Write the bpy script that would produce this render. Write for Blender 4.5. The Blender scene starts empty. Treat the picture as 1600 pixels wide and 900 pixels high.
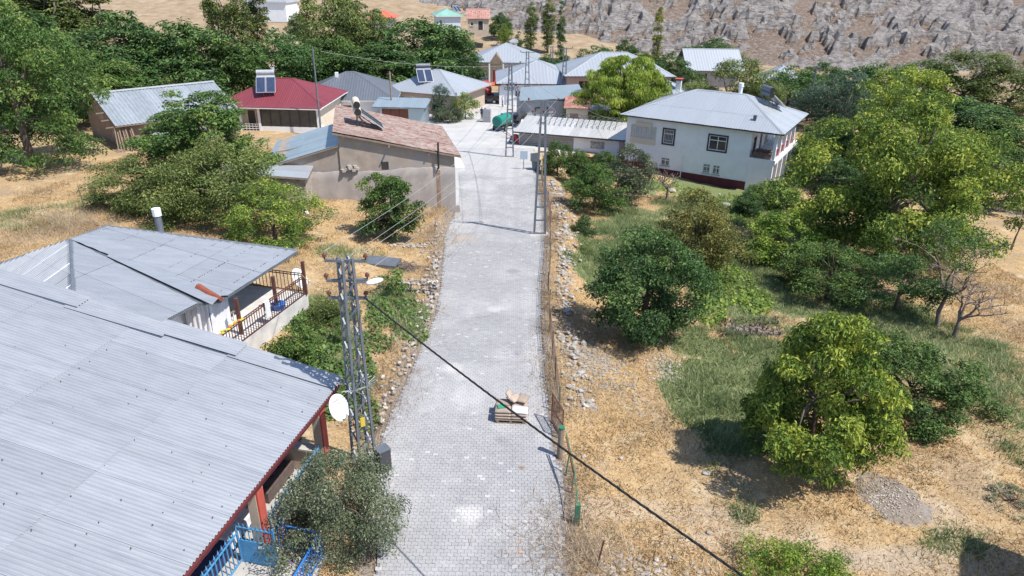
import bpy, bmesh, math, random
import numpy as np
from mathutils import Vector, Matrix

R = math.radians
scn = bpy.context.scene
COL = scn.collection

# ---------------------------------------------------------------- camera, light, exposure
CAM_H = 16.3
FPX = 1101.0
CAM_M = Matrix.Rotation(R(90 - 25.1), 4, 'X') @ Matrix.Rotation(R(.77), 4, 'Z')
cd = bpy.data.cameras.new('camera')
cd.sensor_width = 36.0
cd.lens = 36.0 * FPX / 1600.0
cd.clip_start = .3
cd.clip_end = 3000
cam = bpy.data.objects.new('camera', cd)
cam.matrix_world = Matrix.Translation((0, 0, CAM_H)) @ CAM_M
COL.objects.link(cam)
scn.camera = cam

SUN_EL = R(58)
SUN_H = Vector((.88, -.46, 0)).normalized()
SUN_V = Vector((SUN_H.x * math.cos(SUN_EL), SUN_H.y * math.cos(SUN_EL), math.sin(SUN_EL)))
world = bpy.data.worlds.new('World')
scn.world = world
world.use_nodes = True
wn = world.node_tree.nodes
sky = wn.new('ShaderNodeTexSky')
sky.sky_type = 'NISHITA'
sky.sun_disc = False
sky.sun_elevation = SUN_EL
sky.sun_rotation = math.atan2(SUN_H.x, SUN_H.y)
sky.altitude = 1500
sky.dust_density = 1.5
world.node_tree.links.new(sky.outputs[0], wn['Background'].inputs[0])
wn['Background'].inputs[1].default_value = .13
sl = bpy.data.lights.new('sun', 'SUN')
sl.energy = 4.0
sl.angle = R(.5)
sl.color = (1, .95, .87)
so = bpy.data.objects.new('sun', sl)
so.rotation_euler = SUN_V.to_track_quat('Z', 'Y').to_euler()
so.location = (30, -10, 60)
COL.objects.link(so)
scn.view_settings.view_transform = 'Standard'
scn.view_settings.look = 'None'
scn.view_settings.gamma = 1
scn.view_settings.exposure = .72
scn.view_settings.use_curve_mapping = False

# ---------------------------------------------------------------- terrain functions
def sm(a, b, t):
    t = np.clip((np.asarray(t, float) - a) / (b - a), 0, 1)
    return t * t * (3 - 2 * t)
LY = [5, 15.2, 19.6, 20.3, 22.8, 25.1, 31.6, 35.8, 45.8, 50.8, 59.4, 70, 78, 90]
LX = [-3.4, -3.79, -4.57, -4.74, -4.64, -4.39, -3.86, -3.95, -4.61, -4.35, -4.8, -5.6, -6.5, -8]
RY = [5, 15.3, 19.7, 20.4, 23, 25.3, 31.7, 36, 46, 51, 59.7, 70.4, 78, 90]
RX = [1.6, 1.66, 1.8, 1.56, 1.45, 1.41, 1.39, 1.55, 2.18, 2.27, 2.01, 2.1, 2.2, 2.4]
def RLx(y): return np.interp(y, LY, LX)
def RRx(y): return np.interp(y, RY, RX)
def zr(y): return np.interp(y, [0, 23, 27, 75, 125, 3000], [0, 0, -.15, -2.5, -4, -4])
_rs = np.random.RandomState(7)
_lat = _rs.rand(256, 256)
def vnoise(x, y):
    x = np.asarray(x, float); y = np.asarray(y, float)
    xi = np.floor(x).astype(int); yi = np.floor(y).astype(int)
    fx = x - xi; fy = y - yi
    fx = fx * fx * (3 - 2 * fx); fy = fy * fy * (3 - 2 * fy)
    a = _lat[xi & 255, yi & 255]; b = _lat[(xi + 1) & 255, yi & 255]
    c = _lat[xi & 255, (yi + 1) & 255]; d = _lat[(xi + 1) & 255, (yi + 1) & 255]
    return (a * (1 - fx) + b * fx) * (1 - fy) + (c * (1 - fx) + d * fx) * fy
def fbm(x, y, o=4):
    s = 0; a = .5
    for i in range(o):
        s = s + a * vnoise(x * 2 ** i + 17.3 * i, y * 2 ** i + 5.1 * i); a *= .5
    return s
def ground(x, y):
    x = np.asarray(x, float); y = np.asarray(y, float)
    b = zr(y)
    dl = RLx(y) - x; dr = x - RRx(y)
    mid = sm(20, 30, y) * (1 - sm(64, 80, y))
    b = b + (sm(.1, .8, dl) * .45 + sm(.8, 9, dl) * 1.0) * mid + .03 * np.maximum(0, dl - 9) * sm(24, 34, y) * (1 - sm(84, 110, y))
    b = b + .12 * sm(.3, 1.5, dl) * (1 - sm(18, 24, y))
    b = b - (sm(1.2, 3.4, dr) * .7 + sm(3.5, 22, dr) * 1.1) * sm(22, 36, y) * (1 - sm(68, 80, y)) - .25 * sm(1, 5, dr) * (1 - sm(22, 36, y))
    b = b + .1 * np.maximum(0, y - 132) * sm(130, 160, y) * (1 - .6 * sm(10, 40, x))
    out = np.maximum(sm(.4, 3, dl), sm(.6, 3, dr)) * (1 - sm(60, 74, y) * sm(-16, -12, x) * (1 - sm(8, 13, x)) * (1 - sm(112, 120, y)))
    b = b + out * ((fbm(x * .25, y * .25, 4) - .47) * .5 + (fbm(x * 1.3 + 9, y * 1.3, 3) - .44) * .16)
    return b
def gz(x, y): return float(ground(x, y))
def ray(px, py):
    v = CAM_M @ Vector(((px - 800) / FPX, -(py - 450) / FPX, -1))
    return v.xyz
def at(px, py, z):
    v = ray(px, py); t = (z - CAM_H) / v.z
    return Vector((v.x * t, v.y * t, z))
def aty(px, py, y):
    v = ray(px, py); t = y / v.y
    return Vector((v.x * t, y, CAM_H + v.z * t))
def gr(px, py):
    v = ray(px, py)
    ts = np.linspace(8 / v.y, 300 / v.y, 4000)
    d = CAM_H + v.z * ts - ground(v.x * ts, v.y * ts)
    i = int(np.argmax(d < 0)); t = ts[i]
    return Vector((v.x * t, v.y * t, gz(v.x * t, v.y * t)))

# ---------------------------------------------------------------- object helpers
def link(o, parent=None):
    COL.objects.link(o)
    if parent is not None: o.parent = parent
    return o
def tag(o, label=None, cat=None, group=None, kind=None):
    if label: o['label'] = label
    if cat: o['category'] = cat
    if group: o['group'] = group
    if kind: o['kind'] = kind
    return o
def thing(name, label, cat, loc=(0, 0, 0), rz=0.0, group=None):
    o = bpy.data.objects.new(name, None)
    o.empty_display_size = .3
    o.location = loc; o.rotation_euler = (0, 0, rz)
    link(o)
    return tag(o, label, cat, group)
def np_mesh(name, verts, quads=None, tris=None, tint=None, smooth=False):
    me = bpy.data.meshes.new(name)
    verts = np.asarray(verts, np.float32)
    nq = 0 if quads is None else len(quads); nt = 0 if tris is None else len(tris)
    me.vertices.add(len(verts)); me.vertices.foreach_set('co', verts.ravel())
    li = []
    if nq: li.append(np.asarray(quads, np.int32).ravel())
    if nt: li.append(np.asarray(tris, np.int32).ravel())
    li = np.concatenate(li)
    me.loops.add(len(li)); me.loops.foreach_set('vertex_index', li)
    me.polygons.add(nq + nt)
    st = np.concatenate([np.arange(nq) * 4, nq * 4 + np.arange(nt) * 3]).astype(np.int32)
    me.polygons.foreach_set('loop_start', st)
    me.polygons.foreach_set('loop_total', np.concatenate([np.full(nq, 4), np.full(nt, 3)]).astype(np.int32))
    me.polygons.foreach_set('use_smooth', np.full(nq + nt, bool(smooth)))
    if tint is not None:
        for k, v in (tint.items() if isinstance(tint, dict) else [('tint', tint)]):
            a = me.attributes.new(k, 'FLOAT', 'POINT'); a.data.foreach_set('value', np.asarray(v, np.float32))
    me.update(calc_edges=True)
    return me
def np_obj(name, me, mat, parent=None):
    o = bpy.data.objects.new(name, me); me.materials.append(mat)
    return link(o, parent)

BOXF = [(0, 3, 2, 1), (4, 5, 6, 7), (0, 1, 5, 4), (1, 2, 6, 5), (2, 3, 7, 6), (3, 0, 4, 7)]
class MB:
    def __init__(s): s.v = []; s.f = []
    def add(s, v, f):
        n = len(s.v); s.v += [tuple(p) for p in v]; s.f += [tuple(i + n for i in q) for q in f]; return s
    def box(s, a, b, rz=0, piv=None):
        x0, x1 = sorted((a[0], b[0])); y0, y1 = sorted((a[1], b[1])); z0, z1 = sorted((a[2], b[2]))
        v = [(x0, y0, z0), (x1, y0, z0), (x1, y1, z0), (x0, y1, z0), (x0, y0, z1), (x1, y0, z1), (x1, y1, z1), (x0, y1, z1)]
        if rz:
            m = Matrix.Rotation(rz, 3, 'Z'); c = Vector(piv or ((x0 + x1) / 2, (y0 + y1) / 2, 0))
            v = [m @ (Vector(p) - c) + c for p in v]
        return s.add(v, BOXF)
    def bar(s, p, q, w, h=None, up=(0, 0, 1)):
        p = Vector(p); q = Vector(q); h = h or w; d = (q - p).normalized(); up = Vector(up)
        if abs(d.dot(up)) > .98: up = Vector((1, 0, 0))
        a = d.cross(up).normalized() * w / 2; b = a.cross(d).normalized() * h / 2
        v = [e + k for e in (p, q) for k in (-a - b, a - b, a + b, -a + b)]
        return s.add(v, [(0, 1, 2, 3)[::-1], (4, 5, 6, 7), (0, 1, 5, 4), (1, 2, 6, 5), (2, 3, 7, 6), (3, 0, 4, 7)])
    def tube(s, pts, r, n=8, cap=True):
        pts = [Vector(p) for p in pts]; rs = r if isinstance(r, (list, tuple)) else [r] * len(pts)
        v = []; f = []
        ref = Vector((.31, .17, .93))
        for i, p in enumerate(pts):
            d = (pts[min(i + 1, len(pts) - 1)] - pts[max(i - 1, 0)]).normalized()
            if abs(d.dot(ref)) > .97: ref = Vector((.9, .3, .1))
            a = d.cross(ref).normalized(); b = d.cross(a)
            for k in range(n):
                t = 2 * math.pi * k / n
                v.append(p + (a * math.cos(t) + b * math.sin(t)) * rs[i])
        for i in range(len(pts) - 1):
            for k in range(n):
                k2 = (k + 1) % n
                f.append((i * n + k, i * n + k2, (i + 1) * n + k2, (i + 1) * n + k))
        if cap:
            f.append(tuple(range(n))[::-1]); f.append(tuple((len(pts) - 1) * n + k for k in range(n)))
        return s.add(v, f)
    def prism(s, poly, off):
        n = len(poly); off = Vector(off); v = [Vector(p) for p in poly]; v += [p + off for p in v]
        f = [tuple(range(n))[::-1], tuple(range(n, 2 * n))] + [(k, (k + 1) % n, n + (k + 1) % n, n + k) for k in range(n)]
        return s.add(v, f)
    def poly(s, pts): return s.add(pts, [tuple(range(len(pts)))])
    def sphere(s, c, r, seg=10, rings=6, sc=(1, 1, 1)):
        v = [(0, 0, -1)]; f = []
        for i in range(1, rings):
            t = math.pi * i / rings
            for k in range(seg):
                a = 2 * math.pi * k / seg
                v.append((math.sin(t) * math.cos(a), math.sin(t) * math.sin(a), -math.cos(t)))
        v.append((0, 0, 1))
        for k in range(seg):
            f.append((0, 1 + (k + 1) % seg, 1 + k))
            for i in range(rings - 2):
                a = 1 + i * seg
                f.append((a + k, a + (k + 1) % seg, a + seg + (k + 1) % seg, a + seg + k))
            a = 1 + (rings - 2) * seg
            f.append((a + k, a + (k + 1) % seg, len(v) - 1))
        return s.add([(c[0] + p[0] * r * sc[0], c[1] + p[1] * r * sc[1], c[2] + p[2] * r * sc[2]) for p in v], f)
    def mesh(s, name, smooth=False):
        me = bpy.data.meshes.new(name); me.from_pydata([tuple(p) for p in s.v], [], s.f)
        if smooth: me.polygons.foreach_set('use_smooth', [True] * len(s.f))
        me.update(); return me
    def build(s, name, mat, parent=None, smooth=False):
        me = s.mesh(name, smooth); me.materials.append(mat)
        return link(bpy.data.objects.new(name, me), parent)
def copy_tree(o, parent=None):
    c = o.copy(); COL.objects.link(c)
    if parent is not None: c.parent = parent
    for ch in list(o.children): copy_tree(ch, c)
    return c

# ---------------------------------------------------------------- materials
def nodes(name):
    m = bpy.data.materials.new(name); m.use_nodes = True
    nt = m.node_tree; b = nt.nodes['Principled BSDF']
    return m, nt, b
def N(nt, t, **k):
    n = nt.nodes.new(t)
    for a, v in k.items():
        if a in n.inputs and not hasattr(type(n), a): n.inputs[a].default_value = v
        else: setattr(n, a, v)
    return n
def mixc(nt, fac, a, b, mode='MIX'):
    n = nt.nodes.new('ShaderNodeMix'); n.data_type = 'RGBA'; n.blend_type = mode
    for s, v in ((0, fac), (6, a), (7, b)):
        if hasattr(v, 'is_output'): nt.links.new(v, n.inputs[s])
        elif v is not None: n.inputs[s].default_value = (*v, 1) if isinstance(v, (tuple, list)) and len(v) == 3 else v
    return n.outputs[2]
def ramp(nt, src, stops):
    n = nt.nodes.new('ShaderNodeValToRGB'); e = n.color_ramp.elements
    while len(e) < len(stops): e.new(.5)
    for el, (p, c) in zip(e, stops): el.position = p; el.color = (*c, 1) if len(c) == 3 else c
    nt.links.new(src, n.inputs[0]); return n.outputs[0]
def coords(nt, sc=(1, 1, 1), world=False):
    if world: src = N(nt, 'ShaderNodeNewGeometry').outputs['Position']
    else: src = N(nt, 'ShaderNodeTexCoord').outputs['Object']
    m = N(nt, 'ShaderNodeMapping'); m.inputs['Scale'].default_value = sc
    nt.links.new(src, m.inputs[0]); return m.outputs[0]
def noise(nt, co, scale, det=4, rough=.6):
    n = N(nt, 'ShaderNodeTexNoise'); n.inputs['Scale'].default_value = scale; n.inputs['Detail'].default_value = det
    n.inputs['Roughness'].default_value = rough
    nt.links.new(co, n.inputs['Vector']); return n.outputs['Fac']
def bump(nt, b, h, s, d=.02):
    n = N(nt, 'ShaderNodeBump'); n.inputs['Strength'].default_value = s; n.inputs['Distance'].default_value = d
    nt.links.new(h, n.inputs['Height']); nt.links.new(n.outputs[0], b.inputs['Normal'])
def objrand(nt, col, amt):
    oi = N(nt, 'ShaderNodeObjectInfo')
    h = N(nt, 'ShaderNodeHueSaturation')
    mr = N(nt, 'ShaderNodeMapRange'); mr.inputs[3].default_value = 1 - amt; mr.inputs[4].default_value = 1 + amt
    nt.links.new(oi.outputs['Random'], mr.inputs[0]); nt.links.new(mr.outputs[0], h.inputs['Value'])
    nt.links.new(col, h.inputs['Color']); return h.outputs[0]
_mats = {}
def pm(name, c, c2=None, rough=.8, scale=6, metal=0, bmp=0, rnd=0, sc=(1, 1, 1), lo=.35, hi=.65, c3=None, s3=1.2, lo3=.58, hi3=.7, spec=.3):
    if name in _mats: return _mats[name]
    m, nt, b = nodes(name)
    co = coords(nt, sc)
    n1 = noise(nt, co, scale)
    if c2 is None: c2 = tuple(k * .8 for k in c)
    col = ramp(nt, n1, [(lo, c), (hi, c2)])
    if c3 is not None:
        n3 = noise(nt, co, s3, 6, .7)
        col = mixc(nt, ramp(nt, n3, [(lo3, (0, 0, 0)), (hi3, (1, 1, 1))]), col, c3)
    if rnd: col = objrand(nt, col, rnd)
    nt.links.new(col, b.inputs['Base Color'])
    b.inputs['Roughness'].default_value = rough; b.inputs['Metallic'].default_value = metal
    b.inputs['Specular IOR Level'].default_value = spec
    if bmp: bump(nt, b, n1, bmp)
    _mats[name] = m
    return m
def leafmat(name, dark, mid, lite, trans=.25, rnd=.12):
    m, nt, b = nodes(name)
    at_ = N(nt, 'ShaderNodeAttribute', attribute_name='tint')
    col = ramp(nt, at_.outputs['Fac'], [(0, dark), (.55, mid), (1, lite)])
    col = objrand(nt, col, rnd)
    nt.links.new(col, b.inputs['Base Color']); b.inputs['Roughness'].default_value = .55
    b.inputs['Specular IOR Level'].default_value = .35
    t = N(nt, 'ShaderNodeBsdfTranslucent'); nt.links.new(col, t.inputs[0])
    mx = N(nt, 'ShaderNodeMixShader'); mx.inputs[0].default_value = trans
    nt.links.new(b.outputs[0], mx.inputs[1]); nt.links.new(t.outputs[0], mx.inputs[2])
    nt.links.new(mx.outputs[0], nt.nodes['Material Output'].inputs[0])
    return m
def metalroof(name, c, c2, rustc=(.22, .09, .045), rust=.66, rnd=.1, ax=1, rough=.42, metal=.35):
    """sheet metal: dirt streaks running down the slope (local axis ax) and rust spots"""
    m, nt, b = nodes(name)
    s = [2.2, 2.2, 2.2]; s[ax] = .25
    co = coords(nt, s)
    col = ramp(nt, noise(nt, co, 2.0, 5, .65), [(.3, c), (.7, c2)])
    co2 = coords(nt, [2.5 if i != ax else .9 for i in range(3)])
    r = ramp(nt, noise(nt, co2, 1.6, 7, .75), [(rust, (0, 0, 0)), (rust + .06, (1, 1, 1))])
    col = objrand(nt, col, rnd)
    col = mixc(nt, r, col, rustc)
    nt.links.new(col, b.inputs['Base Color'])
    b.inputs['Roughness'].default_value = rough; b.inputs['Metallic'].default_value = metal
    return m
MT = {}
MT['roof_near'] = metalroof('galvanised sheet pale', (.42, .44, .47), (.335, .355, .39), rust=.72, ax=1, rnd=.06)
MT['roof_nb'] = metalroof('galvanised sheet weathered', (.39, .415, .45), (.31, .335, .37), rust=.72, ax=0, rnd=.05)
MT['roof_barn'] = metalroof('barn sheet', (.42, .46, .49), (.30, .335, .365), rust=.72)
MT['roof_red'] = metalroof('red painted sheet', (.22, .045, .06), (.19, .04, .05), rust=.9, metal=.1, rnd=.05)
MT['roof_dark'] = metalroof('dark grey sheet', (.15, .165, .19), (.12, .135, .16), rust=.9, metal=.2, rnd=.05)
MT['roof_pale'] = metalroof('pale sheet', (.43, .46, .495), (.39, .42, .455), rust=.82, rnd=.03)
MT['roof_blue'] = metalroof('blue grey sheet', (.33, .40, .44), (.285, .35, .39), rust=.97, rnd=.05)
MT['roof_rust'] = metalroof('rusty sheet', (.35, .31, .29), (.25, .165, .135), rustc=(.20, .088, .06), rust=.5, ax=0, rough=.7, metal=.1)
MT['roof_rust2'] = metalroof('rusty far sheet', (.42, .33, .3), (.33, .12, .08), rustc=(.3, .09, .06), rust=.5, rough=.7, metal=.1)
MT['roof_orange'] = metalroof('orange sheet', (.62, .15, .08), (.55, .12, .07), rust=.95, metal=0)
MT['roof_mint'] = metalroof('mint sheet', (.25, .45, .38), (.22, .4, .34), rust=.95, metal=.1)
MT['plaster_white'] = pm('white plaster', (.78, .80, .83), (.72, .74, .77), scale=1.1, c3=(.52, .52, .52), s3=.7, lo3=.66, hi3=.8, bmp=.05)
MT['plaster_tan'] = pm('tan mud plaster', (.37, .31, .26), (.28, .235, .20), scale=1.4, c3=(.31, .285, .27), s3=.35, lo3=.48, hi3=.56, bmp=.4, rough=.95)
MT['stonewall'] = pm('rough stone wall', (.42, .38, .34), (.27, .235, .21), scale=3.2, bmp=.9, rough=.95, c3=(.5, .47, .44), s3=.9)
MT['mudwall'] = pm('mud wall', (.34, .25, .19), (.24, .175, .14), scale=2, bmp=.7, rough=.95, c3=(.45, .4, .36), s3=.6)
MT['cream'] = pm('cream paint', (.62, .56, .46), (.55, .5, .42), scale=1.2)
MT['pink'] = pm('pink paint', (.6, .42, .35), (.55, .38, .32), scale=1.2)
MT['greywall'] = pm('grey render', (.42, .41, .42), (.34, .33, .34), scale=1.5, bmp=.2)
MT['orange_wall'] = pm('salmon wall', (.5, .27, .19), (.44, .24, .17), scale=1.3)
MT['beige'] = pm('beige plaster', (.5, .41, .32), (.43, .35, .28), scale=1.5)
MT['maroon'] = pm('maroon paint', (.12, .03, .035), (.09, .022, .028), scale=2)
MT['redpaint'] = pm('red paint', (.47, .095, .07), (.40, .08, .06), scale=3, c3=(.6, .4, .36), s3=2.2, lo3=.62, hi3=.72)
MT['darkred'] = pm('dark red fascia', (.16, .035, .04), (.12, .03, .033), scale=3)
MT['white'] = pm('white paint', (.78, .78, .77), (.7, .7, .7), scale=3, rough=.5)
MT['brownmetal'] = pm('brown paint steel', (.10, .042, .035), (.13, .06, .05), scale=4, rough=.5)
MT['blue'] = pm('blue gate paint', (.075, .28, .52), (.06, .23, .45), scale=3, c3=(.28, .33, .36), s3=2.5, lo3=.56, hi3=.66, rough=.5)
MT['bluerail'] = pm('blue rail paint', (.03, .17, .55), (.03, .2, .6), scale=5, rough=.4)
MT['galv'] = pm('galvanised steel', (.17, .19, .22), (.13, .145, .17), scale=3, rough=.5, metal=.3)
MT['darksteel'] = pm('dark steel', (.06, .065, .075), (.09, .09, .095), scale=4, rough=.5, metal=.3)
MT['black'] = pm('black rubber', (.02, .02, .022), (.03, .03, .03), scale=4, rough=.6)
MT['glass'] = pm('dark window glass', (.035, .045, .055), (.06, .07, .08), scale=1.5, rough=.1, spec=.6)
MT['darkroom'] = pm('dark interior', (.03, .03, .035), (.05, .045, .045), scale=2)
MT['concrete'] = pm('concrete', (.46, .44, .41), (.36, .345, .33), scale=2.5, bmp=.2)
MT['wood'] = pm('weathered wood', (.28, .22, .17), (.2, .155, .12), scale=4, sc=(1, 1, .3), bmp=.3)
MT['bark'] = pm('bark', (.16, .125, .1), (.1, .08, .065), scale=6, bmp=.6)
MT['palebark'] = pm('dead bark', (.24, .19, .165), (.15, .12, .105), scale=6, bmp=.5)
MT['green_pipe'] = pm('green paint pipe', (.03, .14, .085), (.04, .17, .10), scale=5, c3=(.22, .14, .10), s3=4, lo3=.52, hi3=.62)
MT['tankgreen'] = pm('green tank paint', (.02, .22, .17), (.02, .18, .14), scale=2, rough=.4)
MT['sack'] = pm('paper sack', (.40, .32, .26), (.34, .27, .22), scale=3, rnd=.18, bmp=.4)
MT['sackwhite'] = pm('white sack', (.66, .65, .64), (.55, .54, .53), scale=3, bmp=.4)
MT['dish'] = pm('dish paint', (.72, .73, .73), (.66, .67, .67), scale=3, rough=.4)
MT['solar'] = pm('solar collector glass', (.03, .045, .09), (.045, .06, .11), scale=3, rough=.12, spec=.6)
MT['steelbright'] = pm('brushed steel', (.6, .61, .62), (.5, .51, .53), scale=3, rough=.35, metal=.5)
MT['yellow'] = pm('yellow paint', (.62, .44, .04), (.55, .4, .05), scale=4)
MT['purple'] = pm('purple rubber', (.22, .10, .42), (.2, .09, .38), scale=4, rough=.5)
MT['bluepaint'] = pm('tractor blue', (.05, .2, .5), (.05, .17, .42), scale=3, rough=.4)
MT['redgloss'] = pm('tractor red', (.5, .06, .05), (.42, .05, .05), scale=3, rough=.4)
MT['cloth'] = pm('white cloth', (.70, .70, .73), (.6, .6, .64), scale=4)
MT['carpet'] = pm('blue carpet', (.03, .04, .10), (.05, .06, .14), scale=12)
MT['carpetlight'] = pm('carpet motif', (.2, .2, .22), (.15, .15, .17), scale=12)
MT['signpale'] = pm('pale sign board', (.42, .5, .58), (.40, .47, .55), scale=2)
MT['skin'] = pm('skin', (.42, .25, .17), (.4, .23, .16), scale=5)
MT['navy'] = pm('navy cloth', (.03, .045, .10), (.025, .04, .08), scale=5)
MT['darkcloth'] = pm('dark trousers', (.04, .04, .045), (.05, .05, .055), scale=5)
MT['ceramic'] = pm('insulator ceramic', (.10, .04, .03), (.13, .05, .04), scale=5, rough=.3)
MT['cable'] = pm('black cable', (.018, .018, .02), (.025, .025, .028), scale=5, rough=.6)
MT['wire'] = pm('aluminium wire', (.36, .37, .39), (.32, .33, .35), scale=5, rough=.5, metal=.2)
MT['stone'] = pm('limestone', (.45, .41, .36), (.30, .265, .225), scale=4, rnd=.3, bmp=.5)
MT['stone2'] = pm('greyer limestone', (.38, .36, .345), (.27, .255, .25), scale=4, rnd=.2, bmp=.5)

# ---------------------------------------------------------------- ground sheet
def spaced(a, d0, d1, s, far0, far1):
    v = list(np.arange(d0, d1 + 1e-6, s))
    q = d0; st = s
    while q > far0: st *= 1.18; q -= st; v.insert(0, q)
    q = d1; st = s
    while q < far1: st *= 1.18; q += st; v.append(q)
    return np.array(v)
gx = spaced(0, -34, 40, .36, -700, 700)
gy = spaced(0, 6, 84, .36, -120, 1200)
GX, GY = np.meshgrid(gx, gy, indexing='xy')
GZ = ground(GX, GY)
# what grows where (real planting, in metres): ellipses (x, y, rx, ry, amount)
def blobs(X, Y, L):
    m = np.zeros_like(X)
    for (px, py, w, h, a) in L:
        c = gr(px, py)
        s = math.hypot(c.x, c.y, CAM_H) / FPX
        rx = w / 2 * s; ry = h / 2 * s / max(.25, CAM_H / math.hypot(c.x, c.y, CAM_H))
        d = ((X - c.x) / rx) ** 2 + ((Y - c.y) / ry) ** 2
        d = d + (fbm(X * .55, Y * .55, 4) - .47) * 2.2
        m = np.maximum(m, a * (1 - sm(.4, 1.3, d)))
    return m
GREEN = [(1135, 600, 200, 230, 1), (1190, 640, 120, 130, .9), (1020, 370, 240, 130, .95), (960, 425, 140, 90, .8), (1140, 430, 210, 140, 1), (1200, 560, 130, 110, .8), (1120, 330, 240, 70, .8),
         (1110, 290, 150, 40, .9), (1190, 340, 140, 45, .8), (1000, 285, 90, 30, .8), (1330, 480, 240, 70, .62), (1450, 540, 240, 90, .7), (1560, 620, 160, 110, .65),
         (1580, 690, 90, 60, .45), (1160, 700, 120, 50, .7), (620, 480, 90, 60, 1), (500, 560, 120, 110, .9), (560, 600, 70, 70, .9), (640, 520, 60, 40, .8), (500, 490, 110, 70, .8),
         (60, 340, 120, 40, .4), (80, 260, 100, 30, .45), (130, 320, 60, 30, .35), (1160, 800, 50, 30, .5), (1500, 850, 90, 30, .45), (720, 190, 60, 10, .5),
         (520, 395, 60, 25, .5), (560, 400, 80, 30, .4), (1330, 400, 300, 60, .4), (1300, 250, 400, 80, .6), (600, 140, 500, 40, .6), (200, 150, 300, 60, .7)]
SOIL = [(1388, 778, 92, 66, .9), (550, 530, 70, 40, .8), (690, 375, 60, 40, .6), (1500, 870, 120, 40, .25), (940, 560, 60, 60, .5), (1180, 515, 90, 22, 1), (1580, 330, 80, 30, .6),
        (1160, 520, 60, 20, .8), (600, 335, 120, 40, .45), (600, 440, 100, 40, .4), (985, 560, 120, 60, .4), (1330, 880, 300, 40, .35)]
gm = blobs(GX, GY, GREEN); smk = blobs(GX, GY, SOIL)
dl = RLx(GY) - GX; dr = GX - RRx(GY)
verge = np.maximum((1 - sm(.3, 1.4, dl)) * (dl > -.5), (1 - sm(.2, 1.0, dr)) * (dr > -.5)) * (GY < 70)
smk = np.maximum(smk, verge * .7)
far = sm(110, 140, GY)
pale0 = blobs(GX, GY, [(1000, 800, 260, 30, .2), (1180, 850, 300, 30, .22), (1420, 880, 260, 30, .2), (1490, 830, 50, 120, .16)])
pale = sm(72, 78, GY) * (1 - sm(116, 121, GY)) * sm(-21, -19, GX) * (1 - sm(6, 8, GX))
ny, nx = GX.shape
idx = np.arange(nx * ny).reshape(ny, nx)
quads = np.stack([idx[:-1, :-1], idx[:-1, 1:], idx[1:, 1:], idx[1:, :-1]], -1).reshape(-1, 4)
inroad = ((dl < -.05) & (dr < -.05) & (GY < 80))
GZs = np.where(inroad, GZ - .05, GZ)
me = np_mesh('ground', np.stack([GX, GY, GZs], -1).reshape(-1, 3), quads, tint={'green': gm.ravel(), 'soil': smk.ravel(), 'pale': np.maximum(pale, pale0).ravel(), 'farm': far.ravel()}, smooth=True)
m, nt, b = nodes('dry grass ground')
co = coords(nt, world=True)
n_big = noise(nt, co, .35, 5, .6); n_mid = noise(nt, co, 2.2, 6, .7); n_fine = noise(nt, co, 14, 5, .75)
co_s = coords(nt, (1, .45, 1), world=True); n_str = noise(nt, co_s, 22, 3, .8)
straw = ramp(nt, n_mid, [(.3, (.27, .168, .078)), (.5, (.40, .265, .13)), (.68, (.49, .35, .19))])
straw = mixc(nt, ramp(nt, n_big, [(.46, (0, 0, 0)), (.6, (.85, .85, .85))]), straw, (.28, .205, .135))
straw = mixc(nt, ramp(nt, noise(nt, co, .6, 6, .7), [(.36, (.8, .8, .8)), (.46, (0, 0, 0))]), straw, (.50, .41, .28))
straw = mixc(nt, ramp(nt, n_str, [(.5, (0, 0, 0)), (.66, (1, 1, 1))]), straw, (.55, .43, .265))
straw = mixc(nt, ramp(nt, n_fine, [(.34, (1, 1, 1)), (.46, (0, 0, 0))]), straw, (.17, .12, .08))
grn = ramp(nt, n_fine, [(.3, (.075, .10, .038)), (.5, (.15, .18, .075)), (.7, (.29, .28, .15))])
soil = ramp(nt, n_fine, [(.3, (.14, .11, .09)), (.5, (.235, .20, .17)), (.7, (.34, .30, .265))])
def attr(nm): return N(nt, 'ShaderNodeAttribute', attribute_name=nm).outputs['Fac']
def thr(a, n, k=.9):
    q = N(nt, 'ShaderNodeMath', operation='SUBTRACT'); nt.links.new(a, q.inputs[0]); nt.links.new(n, q.inputs[1])
    return ramp(nt, N_add(q.outputs[0], .5), [(.42, (0, 0, 0)), (.62, (1, 1, 1))])
def N_add(a, v):
    q = N(nt, 'ShaderNodeMath', operation='ADD'); nt.links.new(a, q.inputs[0]); q.inputs[1].default_value = v; return q.outputs[0]
farc = ramp(nt, noise(nt, co, .35, 7, .7), [(.3, (.19, .15, .09)), (.45, (.29, .215, .14)), (.58, (.34, .265, .18)), (.72, (.44, .38, .31))])
col = mixc(nt, attr('farm'), straw, farc)
col = mixc(nt, thr(attr('soil'), n_mid), col, soil)
col = mixc(nt, thr(attr('green'), n_mid), col, grn)
palec = ramp(nt, n_mid, [(.3, (.50, .485, .465)), (.7, (.58, .565, .54))])
col = mixc(nt, attr('pale'), col, palec)
nt.links.new(col, b.inputs['Base Color']); b.inputs['Roughness'].default_value = .95; b.inputs['Specular IOR Level'].default_value = .1
bump(nt, b, n_fine, .7, .05)
tag(np_obj('ground', me, m), kind='structure')

def gsample(arr, x, y):
    i = np.clip(np.searchsorted(gx, x), 1, len(gx) - 1); j = np.clip(np.searchsorted(gy, y), 1, len(gy) - 1)
    u = (x - gx[i - 1]) / (gx[i] - gx[i - 1]); v = (y - gy[j - 1]) / (gy[j] - gy[j - 1])
    return (arr[j - 1, i - 1] * (1 - u) + arr[j - 1, i] * u) * (1 - v) + (arr[j, i - 1] * (1 - u) + arr[j, i] * u) * v
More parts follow.
